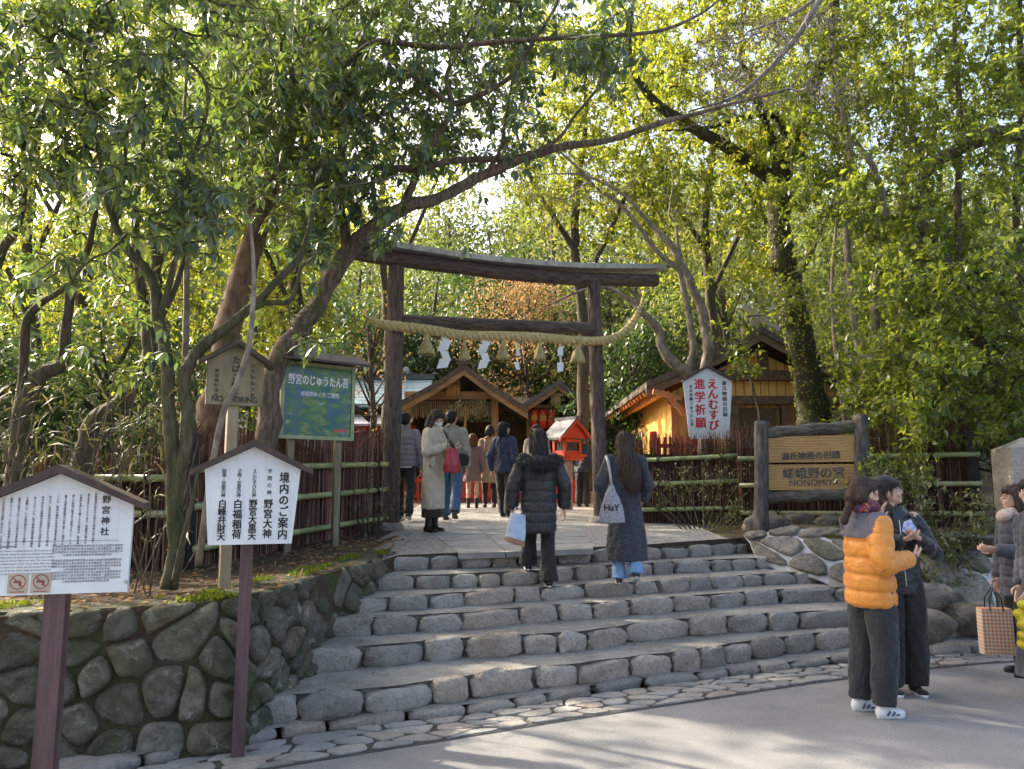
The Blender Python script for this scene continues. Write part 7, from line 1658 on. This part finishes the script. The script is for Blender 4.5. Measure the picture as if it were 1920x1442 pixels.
person('person in a long dark slate coat with waist-length brown hair, one heel lifted', X(1172, Yg), Yg, .64, 1.49, -8, arms={'L': ((-.165, -.03, .64), (-.13, .05, .54)), 'R': ((.150, .02, .64), (.12, .11, .55))},
       legs={'L': ((-.058, .03, .285), (-.050, -.01, .045)), 'R': ((.056, -.02, .29), (.060, -.085, .085))},
       top=[coat(F_NAVY, .155, 'coat', 1.22, (.054, .052, .044), body=1.0, fold=.013, hemy=-.015)], bottom=trousers(F_LBLUE, .80, .046, length=.02), shoes=shoes(F_NAVY, F_RUBBER), hair=hair_long(HR_BROWN, .60, .066, -.098, sway=.06), vox=.007)
k = NT('speckled grey tote'); v = k.coord(); k.col(k.ramp(k.noise(v, 120, 3, .7), [(.42, (.13, .13, .16)), (.55, (.40, .40, .45))])); k.rough(.9); M_TOTE = k.mat
p = W(1147, 948, 7.30); root = empty('tote_bag', p, math.radians(-6), 'speckled grey cloth tote bag on the shoulder of the long-haired walker', 'bag')
mb = MB()
mb.tube([(0, 0, -.165), (0, 0, -.16), (0.0, 0, -.10), (0, 0, .0), (.0, 0, .10), (0, 0, .20)], [.10, .125, .122, .10, .062, .016], 20, ry=[.03, .045, .05, .045, .035, .014], up=(1, 0, 0)); mobj('bag_body', voxel(mb, .007, 3, .005, 14, 2, 'bag_body'), M_TOTE, root)
mb = MB(); mb.tube([(0, 0, .19), (-.01, .0, .30), (-.03, .02, .42), (-.045, .06, .475), (-.05, .12, .46)], [.013, .013, .013, .013, .013], 8, ry=.005); mb.build('strap', m_plain('pale grey strap', (.42, .40, .40), .8), root)
mb = MB(); write(mb, 'HaY', .0, -.045, .085, 0, False, .02); 
for vv in mb.v: vv[:, 1] = -.056+.6*np.abs(vv[:, 0])**1.6
mb.build('lettering', M_INK, root, False)

# ---- forecourt
person('person in a long beige coat and white face mask looking down at a phone', X(812, 10.2), 10.2, T(-1, 10.2)+.01, 1.62, -112, arms={'R': ((.150, .015, .645), (.030, .165, .690)), 'L': ((-.15, .03, .645), (-.05, .17, .665))}, head=(-22, 6), hands={'R': dict(dir=(-.4, 1, .2), palm=(-.3, 0, 1), curl=.8), 'L': dict(dir=(.3, 1, .2), palm=(.5, 0, 1), curl=.8)},
       top=[coat(F_BEIGE, .185, 'coat', 1.02, (.052, .048, .044)), raw('pocket_flap', F_BEIGE, lambda mb, c: mb.box(fpt(c, (.105, .035, .53)), (.02, .11, .045), M=Rz(-12))), raw('belt_end', F_BEIGE, lambda mb, c: mb.box(fpt(c, (.108, .045, .565)), (.016, .06, .14), M=Rx(-12)))],
       bottom=[lambda c: (lambda mb: (torso(mb, c, [(.115, .105, .085), (.2, .10, .085), (.4, .09, .07)]), mobj('skirt', voxel(mb, .009, 3, .006, 9, 2, 'skirt'), F_BROWN, c['root'])))(MB())], shoes=shoes(F_LEATHER, F_LEATHER, boot=.45),
       hair=[hair_cap(HR_BROWN, .845, 1.06, True, .0), part('mask', F_WHITE, lambda mb, c: (c['hell'](mb, (0, .040, .898), (.033, .026, .026)), c['hell'](mb, (0, .020, .895), (.042, .034, .022))), .005)])
p = W(851, 838, 10.0); mb = MB(); mb.box((0, 0, 0), (.07, .012, .14)); o = mb.build('phone', F_LEATHER, smooth=False); o.location = p; o.rotation_euler = (math.radians(-35), 0, math.radians(60)); tag(o, 'small phone held up by the masked person in beige', 'phone')
p = W(847, 858, 9.98); root = empty('red_handbag', p, math.radians(15), 'red leather bucket handbag hanging from the beige coat sleeve', 'bag')
mb = MB(); mb.tube([(0, 0, -.20), (0, 0, -.19), (0, 0, -.10), (0, 0, .03), (0, 0, .12)], [.08, .115, .12, .09, .065], 20, ry=[.05, .075, .078, .06, .04], up=(1, 0, 0)); mobj('bag_body', voxel(mb, .008, 3, .006, 14, 4, 'bag_body'), m_plain('red leather', (.40, .03, .04), .4, (.30, .02, .03), 8), root)
mb = MB(); mb.tube([(-.06, 0, .10), (-.05, 0, .22), (-.02, 0, .27), (.02, 0, .22), (.05, 0, .10)], .009, 8); mb.build('handle', m_plain('tan leather', (.35, .25, .14), .5), root)
person('person in a grey purple quilted jacket and black trousers behind the left gate post', X(758, 12.3), 12.3, T(-2, 12.3), 1.74, 0, legs={'R': ((.056, -.02, .285), (.06, -.13, .075)), 'L': ((-.056, .08, .29), (-.056, .09, .045))}, arms={'R': ((.155, -.03, .635), (.15, .02, .485))},
       top=[puffer(F_PURPLE, .50, 6, bulge=1.12, yoke=None), raw('hem_band', F_WHITE, lambda mb, c: mb.tube([fpt(c, (0, 0, .485)), fpt(c, (0, 0, .515))], [.098*c['H'], .100*c['H']], 24, ry=[.076*c['H'], .078*c['H']], up=(1, 0, 0)))], bottom=trousers(F_BLACK, 1.0, .040), shoes=shoes(F_CHAR, F_RUBBER), hair=hair_cap(HR_BLACK, .93, .96, False))
person('person in a grey wool jacket and blue jeans with a strap across the back', X(846, 12.4), 12.4, T(-1, 12.4), 1.78, -4, legs={'R': ((.056, -.04, .285), (.055, -.14, .08)), 'L': ((-.056, .08, .29), (-.060, .07, .045))}, head=(0, -8),
       top=[coat(F_GREY, .50, 'jacket', 1.02, (.056, .052, .042), body=1.04), raw('strap', F_BLACK, lambda mb, c: mb.tube([fpt(c, q) for q in ((-.075, -.01, .835), (-.055, -.070, .80), (-.01, -.083, .72), (.05, -.082, .63), (.105, -.06, .55))], .012, 6, ry=.02))], bottom=trousers(F_JEAN, 1.05, .044), shoes=shoes(F_BOOTBROWN, F_BOOTBROWN, boot=.15), hair=hair_cap(HR_BLACK, .925, .98, False))
p = W(866, 862, 12.2); mb = MB(); mb.ell((0, 0, 0), (.12, .05, .10), None, 18, 12, .6); o = mb.build('shoulder_bag', F_BLACK); o.location = p; tag(o, 'black crossbody bag at the hip of the person in jeans', 'bag')
def dress(mat, hem, name='dress'): return coat(mat, hem, name, 1.12, (.048, .044, .036), False, 1.0)
person('person in a short mauve dress with auburn bob and dark ankle boots', X(886, 16.1), 16.1, T(-1, 16.1), 1.55, 2, top=dress(F_MAUVE, .36), shoes=shoes(F_CHAR, F_CHAR, boot=.30), hair=hair_cap(HR_AUB, .86, 1.08, True))
person('person in a knee-length tan coat and tall black boots seen from behind', X(918, 16.3), 16.3, T(-.5, 16.3), 1.74, 5, top=[coat(F_TAN, .30, 'coat', 1.0, (.048, .044, .036)), raw('strap', F_WHITE, lambda mb, c: [mb.tube([fpt(c, q) for q in ((.06*s, -.0, .838), (.062*s, -.062, .80), (.08*s, -.085, .68))], .010, 6) for s in (-1, 1)])], bottom=trousers(F_BLACK, .8, .030), shoes=shoes(F_LEATHER, F_LEATHER, boot=.5), hair=hair_cap(HR_BLACK, .90, .98, True))
person('person in a dark blue denim jacket and black trousers turning the head aside', X(946, 13.2), 13.2, T(0, 13.2), 1.63, -28, head=(0, -38), arms={'L': ((-.165, -.03, .64), (-.165, .02, .49))}, legs={'L': ((-.05, .03, .285), (-.04, .04, .045))},
       top=coat(F_DENIM, .475, 'jacket', .96, (.056, .052, .044), body=1.05), bottom=trousers(F_BLACK, 1.12, .046), shoes=shoes(F_CHAR, F_RUBBER), hair=hair_cap(HR_BLACK, .885, 1.04, True))
person('person in a pale jacket facing the street, half hidden behind the black parka', X(1006, 13.6), 13.6, T(.4, 13.6), 1.62, 165, head=(3, 8), top=coat(F_PINKGREY, .46, 'jacket', .98, (.05, .046, .038)), bottom=trousers(F_CHAR), shoes=shoes(F_LEATHER, F_RUBBER), hair=hair_long(HR_BROWN, .80, .050, -.06))
person('person in a dark jacket and black trousers beside the gate post at the lamp box', X(1093, 16.4), 16.4, T(1, 16.4), 1.56, -22, arms={'L': ((-.165, .0, .65), (-.12, .10, .60))}, top=[coat(F_NAVY, .48, 'jacket', 1.0, (.056, .052, .044), body=1.06), raw('strap', F_WHITE, lambda mb, c: mb.tube([fpt(c, q) for q in ((-.06, -.0, .838), (-.055, -.066, .80), (-.03, -.083, .70), (.02, -.085, .60))], .010, 6))], bottom=trousers(F_BLACK, 1.1, .048), shoes=shoes(F_BLACK, F_RUBBER), hair=hair_cap(HR_BLACK, .92, .98, True))
